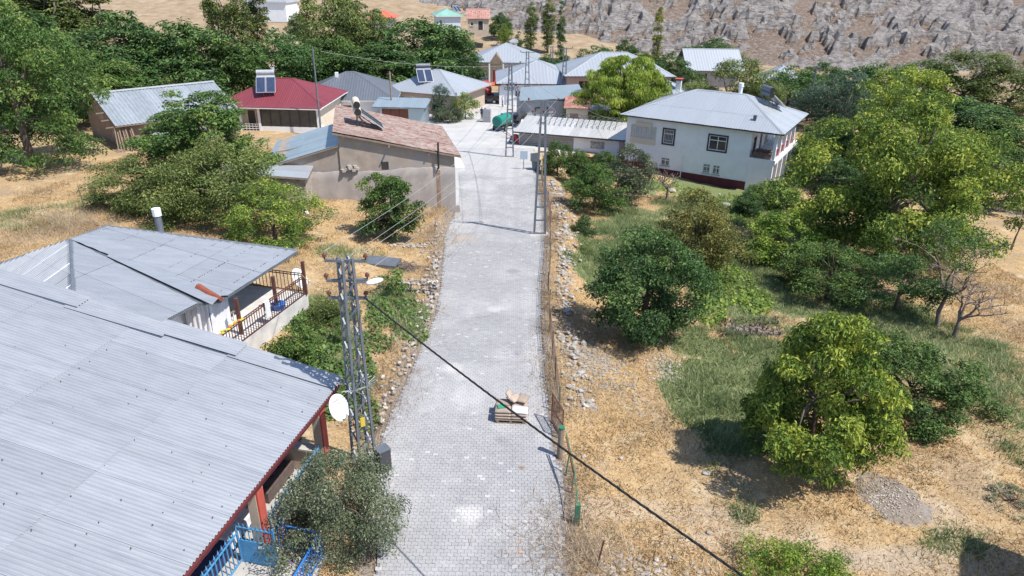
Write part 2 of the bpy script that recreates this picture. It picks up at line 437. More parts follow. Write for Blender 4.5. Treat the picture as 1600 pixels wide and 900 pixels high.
# ---------------------------------------------------------------- road
ys = np.arange(5, 76.01, .5)
v = []; q = []
for i, y in enumerate(ys):
    z = float(zr(y))
    w = 0 if y < 72 else 1.2
    v += [(float(RLx(y)) - .05, y, z + .058), (float(RRx(y)) + .05, y, z + .058)]
    if i: k = 2 * i; q.append((k - 2, k - 1, k + 1, k))
m_bed = pm('sand bed of the road', (.23, .225, .24), (.19, .185, .20), scale=3, bmp=.2)
road = np_obj('road', np_mesh('road', v, q), m_bed); tag(road, kind='structure')

def pavermat():
    m, nt, b = nodes('concrete pavers')
    co = coords(nt, world=True)
    t = N(nt, 'ShaderNodeAttribute', attribute_name='tint').outputs['Fac']
    col = ramp(nt, t, [(0, (.265, .265, .272)), (.5, (.312, .312, .319)), (.85, (.36, .36, .366)), (1, (.44, .44, .44))])
    big = noise(nt, co, .28, 5, .65); med = noise(nt, co, 1.6, 5, .7); fine = noise(nt, co, 34, 3, .8)
    col = mixc(nt, ramp(nt, big, [(.45, (0, 0, 0)), (.62, (.55, .55, .55))]), col, (.45, .448, .45))
    col = mixc(nt, ramp(nt, med, [(.52, (0, 0, 0)), (.68, (.5, .5, .5))]), col, (.25, .245, .265))
    col = mixc(nt, ramp(nt, fine, [(.55, (0, 0, 0)), (.72, (.6, .6, .6))]), col, (.54, .53, .525))
    g = N(nt, 'ShaderNodeNewGeometry'); sx = N(nt, 'ShaderNodeSeparateXYZ'); nt.links.new(g.outputs['Position'], sx.inputs[0])
    def band(o, c, w):
        a = N(nt, 'ShaderNodeMath', operation='SUBTRACT'); nt.links.new(o, a.inputs[0]); a.inputs[1].default_value = c
        a2 = N(nt, 'ShaderNodeMath', operation='ABSOLUTE'); nt.links.new(a.outputs[0], a2.inputs[0])
        return ramp(nt, a2.outputs[0], [(w * .2, (1, 1, 1)), (w, (0, 0, 0))])
    # spilt earth tracked across the paving by the old house
    st = mixc(nt, 1.0, band(sx.outputs['Y'], 44.6, 2.4), band(sx.outputs['X'], -3.2, 2.8), 'MULTIPLY')
    st = mixc(nt, 1.0, st, ramp(nt, med, [(.35, (.15, .15, .15)), (.6, (.8, .8, .8))]), 'MULTIPLY')
    col = mixc(nt, st, col, (.41, .34, .285))
    def blot(cx_, cy_, r0, r1, ring=None):
        cm = N(nt, 'ShaderNodeCombineXYZ'); cm.inputs[0].default_value = cx_; cm.inputs[1].default_value = cy_
        cc = N(nt, 'ShaderNodeCombineXYZ'); nt.links.new(sx.outputs['X'], cc.inputs[0]); nt.links.new(sx.outputs['Y'], cc.inputs[1])
        dd = N(nt, 'ShaderNodeVectorMath', operation='DISTANCE'); nt.links.new(cc.outputs[0], dd.inputs[0]); nt.links.new(cm.outputs[0], dd.inputs[1])
        o_ = dd.outputs['Value']
        if ring is not None:
            q_ = N(nt, 'ShaderNodeMath', operation='SUBTRACT'); nt.links.new(o_, q_.inputs[0]); q_.inputs[1].default_value = ring
            q2 = N(nt, 'ShaderNodeMath', operation='ABSOLUTE'); nt.links.new(q_.outputs[0], q2.inputs[0]); o_ = q2.outputs[0]
        j_ = N(nt, 'ShaderNodeMath', operation='MULTIPLY_ADD'); nt.links.new(med, j_.inputs[0]); j_.inputs[1].default_value = (r1 - r0) * 1.6; nt.links.new(o_, j_.inputs[2])
        return ramp(nt, j_.outputs[0], [(r0 + (r1 - r0) * .5, (1, 1, 1)), (r1 + (r1 - r0) * .8, (0, 0, 0))])
    dy = N(nt, 'ShaderNodeMapRange'); dy.inputs[1].default_value = 56; dy.inputs[2].default_value = 86; nt.links.new(sx.outputs['Y'], dy.inputs[0])
    dq = N(nt, 'ShaderNodeMath', operation='MULTIPLY_ADD'); nt.links.new(big, dq.inputs[0]); dq.inputs[1].default_value = 1.2; nt.links.new(dy.outputs[0], dq.inputs[2])
    col = mixc(nt, ramp(nt, dq.outputs[0], [(.7, (0, 0, 0)), (1.3, (.9, .9, .9))]), col, (.44, .438, .435))
    # rubber arcs from a turning tractor, earth spots, oil drips, worn wheel lines
    for (cx_, cy_, rg_, k_) in ((-1.6, 20.4, 1.75, .16), (-2.4, 19.9, 2.45, .12), (-.6, 29.5, 2.6, .2), (-2.2, 43.5, 2.4, .2)):
        t_ = mixc(nt, 1.0, blot(cx_, cy_, .02, .13, rg_), (k_, k_, k_), 'MULTIPLY'); col = mixc(nt, t_, col, (.17, .168, .18))
    for (cx_, cy_, r_, c_) in ((.42, 19.75, .16, (.24, .17, .12)), (.35, 15.9, .2, (.40, .31, .25)), (.3, 16.3, .14, (.40, .31, .25)), (-.35, 21.3, .3, (.26, .255, .26)), (-2.6, 26.5, .8, (.5, .49, .48)), (-.8, 33, 1.0, (.5, .49, .48)), (0, 38.5, 1.1, (.27, .268, .285)), (-1.2, 17.4, .9, (.5, .49, .48))):
        col = mixc(nt, blot(cx_, cy_, r_ * .4, r_), col, c_)
    for xc in (-2.6, -.9, .3):
        bb = mixc(nt, 1.0, band(sx.outputs['X'], xc, .45), ramp(nt, big, [(.4, (.0, .0, .0)), (.6, (.3, .3, .3))]), 'MULTIPLY'); col = mixc(nt, bb, col, (.27, .267, .285))
    nt.links.new(col, b.inputs['Base Color']); b.inputs['Roughness'].default_value = .8; b.inputs['Specular IOR Level'].default_value = .25
    return m
M_PAVE = pavermat()
PW, PD, GAP, PH = .205, .142, .009, .05
def paver_geo(up, w=PW):
    a = .018 * (1 if up else -1); g = GAP / 2
    top = [(-w / 2 + g, -PD / 2 + a + g), (0, -PD / 2 - a + g), (w / 2 - g, -PD / 2 + a + g), (w / 2 - g, PD / 2 + a - g), (0, PD / 2 - a - g), (-w / 2 + g, PD / 2 + a - g)]
    return top
rng = np.random.RandomState(3)
def paver_mesh(up, tint):
    t = paver_geo(up)
    vv = [(x, y, PH) for x, y in t] + [(x * 1.02, y * 1.02, 0) for x, y in t]
    ff = [(0, 1, 4, 5), (1, 2, 3, 4)] + [(k, k + 6, (k + 1) % 6 + 6, (k + 1) % 6) for k in range(6)]
    return np_mesh('paver', vv, ff, tint=[tint] * 12)
PM_ = {}
for up in (0, 1):
    for k in range(7):
        me = paver_mesh(up, [.1, .25, .4, .5, .6, .8, 1.0][k]); me.materials.append(M_PAVE); PM_[up, k] = me
rows = []
y = 13.6; r = 0
while y < 76:
    x0, x1 = float(RLx(y)), float(RRx(y))
    off = (r % 2) * PW / 2
    k0 = math.ceil((x0 - off) / PW - .25 + rng.rand() * .5); k1 = math.floor((x1 - off) / PW + .25 - rng.rand() * .5)
    for k in range(k0, k1 + 1): rows.append((k * PW + off, y, r % 2))
    y += PD if y < 45 else PD; r += 1
P = np.array(rows)
pt = np.clip(.45 + .11 * rng.randn(len(P)) + .6 * (fbm(P[:, 0] * .6, P[:, 1] * .6, 3) - .45), 0, 1)
pt = np.where(rng.rand(len(P)) < .014, 1, pt)
z = zr(P[:, 1]) + .025 + rng.rand(len(P)) * .007
slope = np.where(P[:, 1] > 27, -.05, 0)
seen = [i for i in range(len(P)) if P[i, 1] > 15.05 and not (P[i, 0] < -2.9 and P[i, 1] < 18.6)]
near = seen[:300]
for i in near:
    k = int(np.argmin(abs(np.array([.1, .25, .4, .5, .6, .8, 1.0]) - pt[i])))
    o = bpy.data.objects.new('paver', PM_[int(P[i, 2]), k])
    o.location = (P[i, 0], P[i, 1], z[i]); o.rotation_euler = (rng.randn() * .012, rng.randn() * .012, rng.randn() * .012)
    link(o, road)
rest = np.ones(len(P), bool); rest[near] = False
ri = np.where(rest)[0]
T0 = np.array(paver_geo(0)); T1 = np.array(paver_geo(1))
T = np.where(P[ri, 2][:, None, None] > .5, T1[None], T0[None])            # n,6,2
tilt = rng.randn(len(ri), 2) * .01
X = T[..., 0] + P[ri, 0][:, None]; Y = T[..., 1] + P[ri, 1][:, None]
Zt = z[ri][:, None] + PH + T[..., 0] * tilt[:, :1] + T[..., 1] * (tilt[:, 1:] + slope[ri][:, None])
top = np.stack([X, Y, Zt], -1); bot = np.stack([X, Y, Zt - .05], -1)
V = np.concatenate([top, bot], 1).reshape(-1, 3)
ff = np.array([(0, 1, 4, 5), (1, 2, 3, 4)] + [(k, k + 6, (k + 1) % 6 + 6, (k + 1) % 6) for k in range(6)])
Q = (ff[None] + (np.arange(len(ri)) * 12)[:, None, None]).reshape(-1, 4)
tag(np_obj('paving', np_mesh('paving', V, Q, tint=np.repeat(pt[ri], 12)), M_PAVE, road), kind='stuff')

# concrete yard beyond, pale with dust
sq = [(-6.2, 75.5), (2.3, 75.5), (2.6, 80), (1.2, 86), (.6, 93), (0, 106), (-2, 112), (-9, 116), (-14, 118), (-17, 100), (-11.5, 90), (-9, 84)]
v = [(x, y, float(zr(y)) + .05) for x, y in sq]
mb = MB(); cx = (-4.5, 92)
c3 = (cx[0], cx[1], float(zr(cx[1])) + .05)
for k in range(len(v)): mb.add([c3, v[k], v[(k + 1) % len(v)]], [(0, 1, 2)])
m_yard = pm('pale dusty concrete', (.47, .465, .46), (.40, .396, .394), scale=.5, c3=(.32, .315, .315), s3=.25, bmp=.1)
tag(mb.build('village_square', m_yard), kind='structure')

# ---------------------------------------------------------------- rocky hill
hx = np.arange(-120, 190, .75); hy = np.arange(134, 285, .6)
HX, HY = np.meshgrid(hx, hy)
yb = np.interp(HX, [-170, -80, -30, 0, 30, 60, 260], [300, 246, 200, 172, 158, 150, 138])
base = np.interp(HY, [0, 125, 132, 400], [-4, -4, -4, 0])
u = HY - yb
prof = np.where(u > 0, .30 * u + .0012 * u * u, u * .25)
# folded limestone beds run diagonally over the slope
a = .72
U = HX * math.cos(a) + HY * math.sin(a); Vv = -HX * math.sin(a) + HY * math.cos(a)
wx = U + 10 * fbm(HX * .03, HY * .03, 3); wy = Vv + 12 * fbm(HX * .035 + 40, HY * .035, 3)
region = fbm(wx * .021 + 3.1, wy * .033 + 1.7, 4)
rn = .45 * fbm(wx * .045, wy * .10, 4) + .55 * fbm(wx * .14, wy * .36, 5)
rock = sm(.43, .48, rn + .28 * (region - .47))
rock = np.maximum(rock, .9 * sm(.56, .60, fbm(U * .22 + 7, Vv * .34, 4)))
rough = fbm(HX * .25, HY * .25, 4)
crev = np.clip(1 - np.abs(fbm(wx * .16, wy * .3, 4) - .47) * 9, 0, 1)
strat = np.abs(np.sin(wy * .9 + fbm(wx * .1, wy * .1, 3) * 7))
rock2 = np.clip(rock * (.5 + .9 * rough) - .25 * crev, 0, 1)
disp = rock * (.5 + 2.4 * rough + .7 * strat - 1.5 * crev) + (rough - .45) * .9 + 3.5 * (fbm(wx * .03, wy * .06, 3) - .45)
HZ = base + prof + disp * sm(-4, 10, u)
q = np.arange(HX.size).reshape(HX.shape)
quads = np.stack([q[:-1, :-1], q[:-1, 1:], q[1:, 1:], q[1:, :-1]], -1).reshape(-1, 4)
me = np_mesh('rocky_hill', np.stack([HX, HY, HZ], -1).reshape(-1, 3), quads, tint={'rock': rock2.ravel()})
m, nt, b = nodes('hill limestone and dry soil')
co = coords(nt, world=True)
n1 = noise(nt, co, .12, 5, .65); n2 = noise(nt, co, .9, 6, .7); n3 = noise(nt, co, 3.5, 4, .7)
soil = ramp(nt, n1, [(.3, (.25, .185, .145)), (.55, (.30, .23, .185)), (.75, (.24, .195, .15))])
soil = mixc(nt, ramp(nt, n3, [(.5, (0, 0, 0)), (.68, (.75, .75, .75))]), soil, (.18, .14, .10))
soil = mixc(nt, ramp(nt, noise(nt, co, 1.4, 6, .8), [(.51, (0, 0, 0)), (.59, (.9, .9, .9))]), soil, (.42, .37, .335))
soil = mixc(nt, ramp(nt, noise(nt, co, .55, 6, .8), [(.36, (.85, .85, .85)), (.43, (0, 0, 0))]), soil, (.135, .115, .075))
rk = ramp(nt, n2, [(.3, (.22, .197, .187)), (.5, (.36, .33, .315)), (.68, (.49, .46, .44))])
mp = N(nt, 'ShaderNodeMapping'); mp.inputs['Rotation'].default_value = (0, 0, -.6); mp.inputs['Scale'].default_value = (.14, .9, .9)
nt.links.new(N(nt, 'ShaderNodeNewGeometry').outputs['Position'], mp.inputs[0])
rk = mixc(nt, ramp(nt, noise(nt, mp.outputs[0], .8, 6, .75), [(.38, (.85, .85, .85)), (.47, (0, 0, 0))]), rk, (.15, .132, .122))
a_ = N(nt, 'ShaderNodeAttribute', attribute_name='rock').outputs['Fac']
qq = N(nt, 'ShaderNodeMath', operation='MULTIPLY_ADD'); nt.links.new(n2, qq.inputs[0]); qq.inputs[1].default_value = .55; nt.links.new(a_, qq.inputs[2])
col = mixc(nt, ramp(nt, qq.outputs[0], [(.50, (0, 0, 0)), (.64, (1, 1, 1))]), soil, rk)
nt.links.new(col, b.inputs['Base Color']); b.inputs['Roughness'].default_value = .95; b.inputs['Specular IOR Level'].default_value = .1
bump(nt, b, noise(nt, mp.outputs[0], 1.2, 7, .75), 1.0, 1.6)
tag(np_obj('rocky_hill', me, m), kind='structure')

# ---------------------------------------------------------------- building helpers
def sheets(roof, poly, w, mat, pitch=.1, amp=.018, rows=None, lap=.12, name='roof_sheet', seed=1, lift=.02, jag=0, samp=4, trap=False):
    rg = random.Random(seed)
    P_ = [Vector(p) for p in poly]
    u = (P_[1] - P_[0]).normalized(); n = u.cross(P_[2] - P_[0]).normalized()
    if n.z < 0: n = -n
    vv = n.cross(u)
    p2 = [((p - P_[0]).dot(u), (p - P_[0]).dot(vv)) for p in P_]
    if sum(b for a, b in p2) < 0: vv = -vv; p2 = [(a, -b) for a, b in p2]
    umin = min(a for a, b in p2); umax = max(a for a, b in p2); vmax = max(b for a, b in p2); vmn = min(b for a, b in p2)
    br = [vmn - 1] + list(rows or []) + [vmax + 1]
    def span(x):
        hits = []
        for (a, b), (c, d) in zip(p2, p2[1:] + p2[:1]):
            if abs(c - a) < 1e-9: 
                if abs(x - a) < 1e-6: hits += [b, d]
                continue
            t = (x - a) / (c - a)
            if -1e-6 <= t <= 1 + 1e-6: hits.append(b + t * (d - b))
        return (min(hits), max(hits)) if hits else None
    ns = max(1, round((umax - umin) / w)); ww = (umax - umin) / ns
    for k in range(ns):
        a0 = umin + k * ww; a1 = a0 + ww + (lap * .4 if k < ns - 1 else 0)
        for r in range(len(br) - 1):
            m = max(2, int((a1 - a0) / pitch * samp))
            strip = []
            dz = lift + .012 * r + (.008 if k % 2 else 0) + rg.random() * .006
            j = (rg.random() - .5) * jag
            for i in range(m + 1):
                x = min(max(a0 + (a1 - a0) * i / m, umin + 1e-4), umax - 1e-4)
                sp = span(x)
                if not sp: continue
                lo = max(sp[0], br[r] + j - (lap if r else 0)); hi = min(sp[1], br[r + 1])
                if hi - lo < .015: continue
                ph = (x - umin) / pitch
                if trap: h = amp * (1 if (ph % 1) < .22 else -1)
                else: h = amp * math.sin(2 * math.pi * ph + .4)
                strip.append((P_[0] + u * x + vv * lo + n * (h + amp + dz), P_[0] + u * x + vv * hi + n * (h + amp + dz)))
            if len(strip) < 2: continue
            mb = MB(); V = []; Fc = []
            for i, (a, b) in enumerate(strip):
                V += [a, b]
                if i: Fc.append((2 * i - 2, 2 * i, 2 * i + 1, 2 * i - 1))
            mb.add(V, Fc); mb.build(name, mat, roof, smooth=not trap)
def deck(poly_list, mat, parent, th=.1, name='roof'):
    mb = MB()
    for p in poly_list: mb.prism(p, (0, 0, -th))
    return mb.build(name, mat, parent)
def caps(roof, lines, mat, w=.28, name='ridge_cap', lift=.07):
    for a, b in lines:
        a = Vector(a) + Vector((0, 0, lift)); b = Vector(b) + Vector((0, 0, lift))
        mb = MB(); d = (b - a).normalized(); s = d.cross(Vector((0, 0, 1))).normalized() * w / 2
        dn = Vector((0, 0, -w * .16))
        mb.add([a - s + dn, a + Vector((0, 0, .03)), a + s + dn, b - s + dn, b + Vector((0, 0, .03)), b + s + dn], [(0, 1, 4, 3), (1, 2, 5, 4)])
        mb.build(name, mat, roof)
def hip_roof(parent, x0, y0, x1, y1, ze, zrg, mat, fmat, ridge=None, w=.9, pitch=.2, amp=.015, rows=None, capm=None, trap=False, seed=1, back=True):
    FL, FR, BR, BL = (x0, y0, ze), (x1, y0, ze), (x1, y1, ze), (x0, y1, ze)
    if ridge: r0, r1 = ridge
    else:
        yc = (y0 + y1) / 2; xc = (x0 + x1) / 2
        if x1 - x0 >= y1 - y0: k = (y1 - y0) / 2; r0, r1 = (x0 + k, yc, zrg), (x1 - k, yc, zrg)
        else: k = (x1 - x0) / 2; r0, r1 = (xc, y0 + k, zrg), (xc, y1 - k, zrg)
    if x1 - x0 >= y1 - y0: planes = [[FL, FR, r1, r0], [FR, BR, r1], [BR, BL, r0, r1], [BL, FL, r0]]; hips = [(FL, r0), (FR, r1), (BR, r1), (BL, r0), (r0, r1)]
    else: planes = [[FL, FR, r0], [FR, BR, r1, r0], [BR, BL, r1], [BL, FL, r0, r1]]; hips = [(FL, r0), (FR, r0), (BR, r1), (BL, r1), (r0, r1)]
    rf = deck(planes, fmat, parent)
    for i, p in enumerate(planes):
        sheets(rf, p, w if i != 2 else 3, mat, pitch, amp, rows, trap=trap, seed=seed + i, samp=4 if not trap else 6)
    caps(rf, hips, capm or mat, .3)
    return rf
def side(L, D, s):
    return {'f': lambda a, z, o: (a, -o, z), 'b': lambda a, z, o: (L - a, D + o, z), 'l': lambda a, z, o: (-o, D - a, z), 'r': lambda a, z, o: (L + o, a, z)}[s]
def walls(parent, L, D, h, mat, ops=None, z0=-.5, t=.2, name='wall', tops=None):
    """outer wall skin with real rectangular openings and reveals; ops = {side: [(s0, s1, z0, z1)]}"""
    mb = MB(); ops = ops or {}
    for s in 'fblr':
        S = side(L, D, s); W = L if s in 'fb' else D
        op = ops.get(s, [])
        xs = sorted({0, W, *[o[0] for o in op], *[o[1] for o in op]}); zs = sorted({z0, h, *[o[2] for o in op], *[o[3] for o in op]})
        for a, b in zip(xs, xs[1:]):
            for c, d in zip(zs, zs[1:]):
                if any(o[0] <= a + 1e-6 and o[1] >= b - 1e-6 and o[2] <= c + 1e-6 and o[3] >= d - 1e-6 for o in op): continue
                mb.poly([S(a, c, 0), S(b, c, 0), S(b, d, 0), S(a, d, 0)])
        for (a, b, c, d) in op:
            mb.poly([S(a, c, 0), S(a, d, 0), S(a, d, -t), S(a, c, -t)]); mb.poly([S(b, d, 0), S(b, c, 0), S(b, c, -t), S(b, d, -t)])
            mb.poly([S(b, c, 0), S(a, c, 0), S(a, c, -t), S(b, c, -t)]); mb.poly([S(a, d, 0), S(b, d, 0), S(b, d, -t), S(a, d, -t)])
    for p in (tops or []): mb.poly(p)
    return mb.build(name, mat, parent)
def sbox(mb, S, a, b, c, d, o0, o1):
    p = S(a, c, o0); q = S(b, d, o1); mb.box(p, q); return mb
def window(parent, S, a, b, c, d, fm, nx=2, fw=.07, bars=None, sill=True, transom=True, surround=None, pm_=None):
    if surround:
        mb = MB(); e = .14
        for r in ((a - e, a, c - e, d + e), (b, b + e, c - e, d + e), (a, b, d, d + e), (a, b, c - e, c)): sbox(mb, S, *r, 0.001, .05)
        mb.build('window_surround', surround, parent)
    mb = MB()
    for r in ((a, a + fw, c, d), (b - fw, b, c, d), (a + fw, b - fw, c, c + fw), (a + fw, b - fw, d - fw, d)): sbox(mb, S, *r, -.12, -.04)
    for k in range(1, nx):
        x = a + (b - a) * k / nx; sbox(mb, S, x - fw / 2, x + fw / 2, c + fw, d - fw, -.12, -.045)
    if transom:
        z = c + (d - c) * .68; sbox(mb, S, a + fw, b - fw, z - fw / 2, z + fw / 2, -.118, -.05)
    w = mb.build('window', fm, parent)
    for k in range(nx):
        x0 = a + (b - a) * k / nx; x1 = a + (b - a) * (k + 1) / nx
        sbox(MB(), S, x0, x1, c, d, -.19, -.1).build('pane', pm_ or MT['glass'], w)
    if sill: sbox(MB(), S, a - .08, b + .08, c - .07, c - .002, .0, .12).build('sill', MT['concrete'] if not surround else surround, w)
    if bars:
        mb = MB(); n = max(3, int((b - a) / .14))
        for k in range(n): 
            x = a + (b - a) * (k + .5) / n; sbox(mb, S, x - .012, x + .012, c, d, .0, .025)
        for f in (.25, .75): z = c + (d - c) * f; sbox(mb, S, a, b, z - .012, z + .012, .025, .04)
        mb.build('window_bars', bars, w)
    return w
def door(parent, S, a, b, c, d, mat, handle=True):
    o = sbox(MB(), S, a, b, c, d, -.15, -.06).build('door', mat, parent)
    mb = MB()
    for r in ((a - .08, a, c, d + .08), (b, b + .08, c, d + .08), (a, b, d, d + .08)): sbox(mb, S, *r, .001, .04)
    mb.build('frame', MT['white'], o)
    if handle: sbox(MB(), S, b - .14, b - .08, c + (d - c) * .45, c + (d - c) * .5, -.06, -.02).build('handle', MT['darksteel'], o)
    return o
def chimney(parent, x, y, z0, z1, mat, r=.18, capm=None, square=False):
    mb = MB()
    if square: mb.box((x - r, y - r, z0), (x + r, y + r, z1))
    else: mb.tube([(x, y, z0), (x, y, z1)], r, 12)
    c = mb.build('chimney', mat, parent, smooth=False)
    mb = MB()
    if square:
        for a in (-1, 1):
            for b_ in (-1, 1): mb.box((x + a * r * .7 - .04, y + b_ * r * .7 - .04, z1), (x + a * r * .7 + .04, y + b_ * r * .7 + .04, z1 + .2))
        mb.box((x - r * 1.4, y - r * 1.4, z1 + .2), (x + r * 1.4, y + r * 1.4, z1 + .28))
    else: mb.tube([(x, y, z1 - .03), (x, y, z1 + .34)], r * 1.25, 12)
    mb.build('chimney_cap', capm or mat, c)
    return c
def solar_heater(label, loc, rz, tanks=2, tankm=None, tilt=42, sc=1.0):
    """tank on a steel frame above a tilted collector; collector faces local -y"""
    t = thing('solar_water_heater', label, 'solar heater', loc, rz, 'solar heaters on the roofs')
    tm = tankm or MT['steelbright']; c, s = math.cos(R(tilt)), math.sin(R(tilt))
    for side_ in (-1, 1):
        mb = MB()
        mb.tube([(side_ * .75 * sc, .6 * sc, 0), (side_ * .75 * sc, .6 * sc, 1.75 * sc)], .03 * sc, 6)
        mb.tube([(side_ * .75 * sc, .6 * sc, 1.0 * sc), (side_ * .75 * sc, -.6 * sc, .05)], .03 * sc, 6)
        mb.tube([(side_ * .75 * sc, .05 * sc, 0), (side_ * .75 * sc, .6 * sc, 1.3 * sc)], .025 * sc, 6)
        mb.build('frame', MT['darksteel'], t)
    mb = MB(); L = 1.95 * sc
    a = Vector((0, -1.2 * sc, .12)); up = Vector((0, c, s))
    nrm = Vector((0, -s, c))
    for k in (-1, 1):
        x0, x1 = (-.95 * sc, -.03) if k < 0 else (.03, .95 * sc)
        p = [a + Vector((x, 0, 0)) + up * v for x, v in ((x0, 0), (x1, 0), (x1, L), (x0, L))]
        o = MB().prism(p, nrm * -.09).build('collector', MT['steelbright'], t)
        e = .05
        p = [a + Vector((x, 0, 0)) + up * v + nrm * .006 for x, v in ((x0 + e, e), (x1 - e, e), (x1 - e, L - e), (x0 + e, L - e))]
        MB().prism(p, nrm * .006).build('glass', MT['solar'], o)
    for k in range(tanks):
        z = (1.32 + .5 * k) * sc; y = (.55 + .04 * k) * sc
        o = MB().tube([(-.9 * sc, y, z), (.9 * sc, y, z)], .27 * sc, 16).build('tank', tm, t, smooth=False)
        mb = MB()
        for k2 in (-1, 1): MB().tube([(k2 * .9 * sc, y, z), (k2 * .96 * sc, y, z)], .24 * sc, 16).build('end_cap', MT['black'], o)
    return t
def railing(parent, p, q, h, mat, n, r=.018, name='railing', spears=False, rails=(0.08, 1.0), sub=None):
    p = Vector(p); q = Vector(q); up = Vector((0, 0, h)); mb = MB()
    for f in rails: mb.bar(p + up * f, q + up * f, r * 2.2)
    o = mb.build(name, mat, parent)
    for k in range(n + 1):
        a = p.lerp(q, k / n); mb = MB().bar(a + up * rails[0], a + up * (rails[-1] + (.12 if spears else 0)), r * 1.5)
        if spears: mb.add([a + up * 1.1 + Vector(d) * r * 2 for d in ((1, 0, 0), (0, 1, 0), (-1, 0, 0), (0, -1, 0))] + [a + up * 1.1 + Vector((0, 0, .14))], [(0, 1, 4), (1, 2, 4), (2, 3, 4), (3, 0, 4)])
        mb.build('baluster', mat, o)
    return o

# ---------------------------------------------------------------- near house (corrugated roof, red posts)
zb = .0
h = thing('house', 'nearest house with big pale corrugated roof, red posts and blue gate', 'house', (-8.46, 8.8, zb), R(77.9))
SL = .196
def rz_(y): return 3.2 + SL * y
E0 = -.22
front = [(-.6, E0, rz_(E0)), (11.85, E0, rz_(E0)), (11.85, 13.4, rz_(13.4)), (-.6, 13.4, rz_(13.4))]
back = [(12.05, 22, rz_(13.4) - .196 * 8.6), (-.6, 22, rz_(13.4) - .196 * 8.6), (-.6, 13.4, rz_(13.4)), (12.05, 13.4, rz_(13.4))]
rf = deck([front, back], MT['darkred'], h, .1)
sheets(rf, front, .84, MT['roof_near'], .128, .037, rows=[4.05, 7.6, 11.0], lap=.16, seed=5, jag=.05, samp=6)
sheets(rf, back, 3, MT['roof_near'], .2, .017, rows=None, seed=6)
caps(rf, [((-.6, 13.4, rz_(13.4)), (12.05, 13.4, rz_(13.4)))], MT['roof_near'], .4)
rg = random.Random(11)
mb = MB()   # roofing nails in rows over the purlins
nv = (Vector((0, -SL, 1))).normalized()
for yy in np.arange(.15, 13.3, 1.12):
    for xx in np.arange(-.5, 12, .395):
        if rg.random() < .42:
            c = Vector((xx + rg.uniform(-.03, .03), yy + rg.uniform(-.02, .02), rz_(yy))) + nv * .105
            mb.box(c - Vector((.011, .011, .03)), c + Vector((.011, .011, .006)))
tag(mb.build('roof_nail', pm('nail heads', (.14, .12, .12), (.1, .07, .06), scale=5), rf), kind='stuff')
# loose sheets lapped over the far verge, their edges lifted
for k, (y0_, y1_, x0_, tw, lf) in enumerate(((-.2, 3.6, 11.2, .03, .05), (3.3, 6.4, 11.3, -.03, .09), (5.9, 9.6, 11.1, .02, .06), (9.2, 13.2, 11.25, 0, .07))):
    pl_ = [(x0_ + tw, y0_, rz_(y0_) + lf), (x0_ + .78 - tw, y0_, rz_(y0_) + lf + .05), (x0_ + .8, y1_, rz_(y1_) + lf + .03), (x0_, y1_, rz_(y1_) + lf + .01)]
    sheets(rf, pl_, 1, MT['roof_near'], .128, .028, seed=70 + k, samp=6, lift=.05)
walls(h, 11.4, 11, 3.15, MT['beige'], {'f': [(3.6, 4.7, .3, 2.4), (7.4, 8.8, 1.1, 2.3)]}, z0=-.5).location = (.3, 2.2, 0)
S = side(11.4, 11, 'f')
def S2(a, z, o): p = S(a, z, o); return (p[0] + .3, p[1] + 2.2, p[2])
window(h, S2, 7.4, 8.8, 1.1, 2.3, MT['white'], 2)
door(h, S2, 3.6, 4.7, .3, 2.4, MT['brownmetal'])
MB().box((.2, -1.65, -.4), (7.25, .3, .28)).box((.2, .3, -.4), (10.9, 2.2, .3)).build('porch_floor', MT['concrete'], h)
for x in (2.9, 6.75, 10.62):
    c = MB().box((x - .15, -.08, -.3), (x + .15, .2, 2.86)).build('post', MT['redpaint'], h)
    MB().box((x - .17, -.02, .3), (x - .152, .26, 2.8)).build('side_face', MT['beige'], c)
MB().box((-.3, -.12, 2.86), (11.6, .16, 3.08)).build('beam', MT['darkred'], h)
MB().box((10.45, .28, .3), (10.62, 2.2, 1.2)).build('porch_end_wall', MT['beige'], h)
MB().box((7.0, .05, .3), (9.0, .2, .55)).build('porch_wall', MT['beige'], h)
MB().box((10.36, .25, 1.2), (10.72, 2.2, 1.27)).build('coping', MT['concrete'], h)
railing(h, (7.0, .1, .55), (10.4, .1, .55), .85, MT['blue'], 17, spears=True)
railing(h, (3.1, .55, .3), (6.35, .62, .3), 1.1, MT['blue'], 18, spears=True)
g = MB().box((6.36, -.5, .32), (6.40, .62, 1.15)).build('gate', MT['blue'], h)
MB().bar((6.38, -.52, .3), (6.38, -.52, 1.75), .05).bar((6.38, .64, .3), (6.38, .64, 1.75), .05).bar((6.38, -.52, 1.62), (6.38, .64, 1.62), .04).build('gate_frame', MT['blue'], g)
for k in range(8):
    y = -.42 + k * .135; MB().bar((6.38, y, 1.15), (6.38, y, 1.76), .022).build('gate_bar', MT['blue'], g)
MB().box((6.34, -.1, .95), (6.42, 0, 1.05)).build('latch', MT['white'], g)
rl = railing(h, (7.12, -1.55, .28), (4.2, -1.62, .28), .9, MT['bluerail'], 20)
railing(h, (7.12, -1.5, .28), (7.12, -.15, .28), .9, MT['bluerail'], 9)
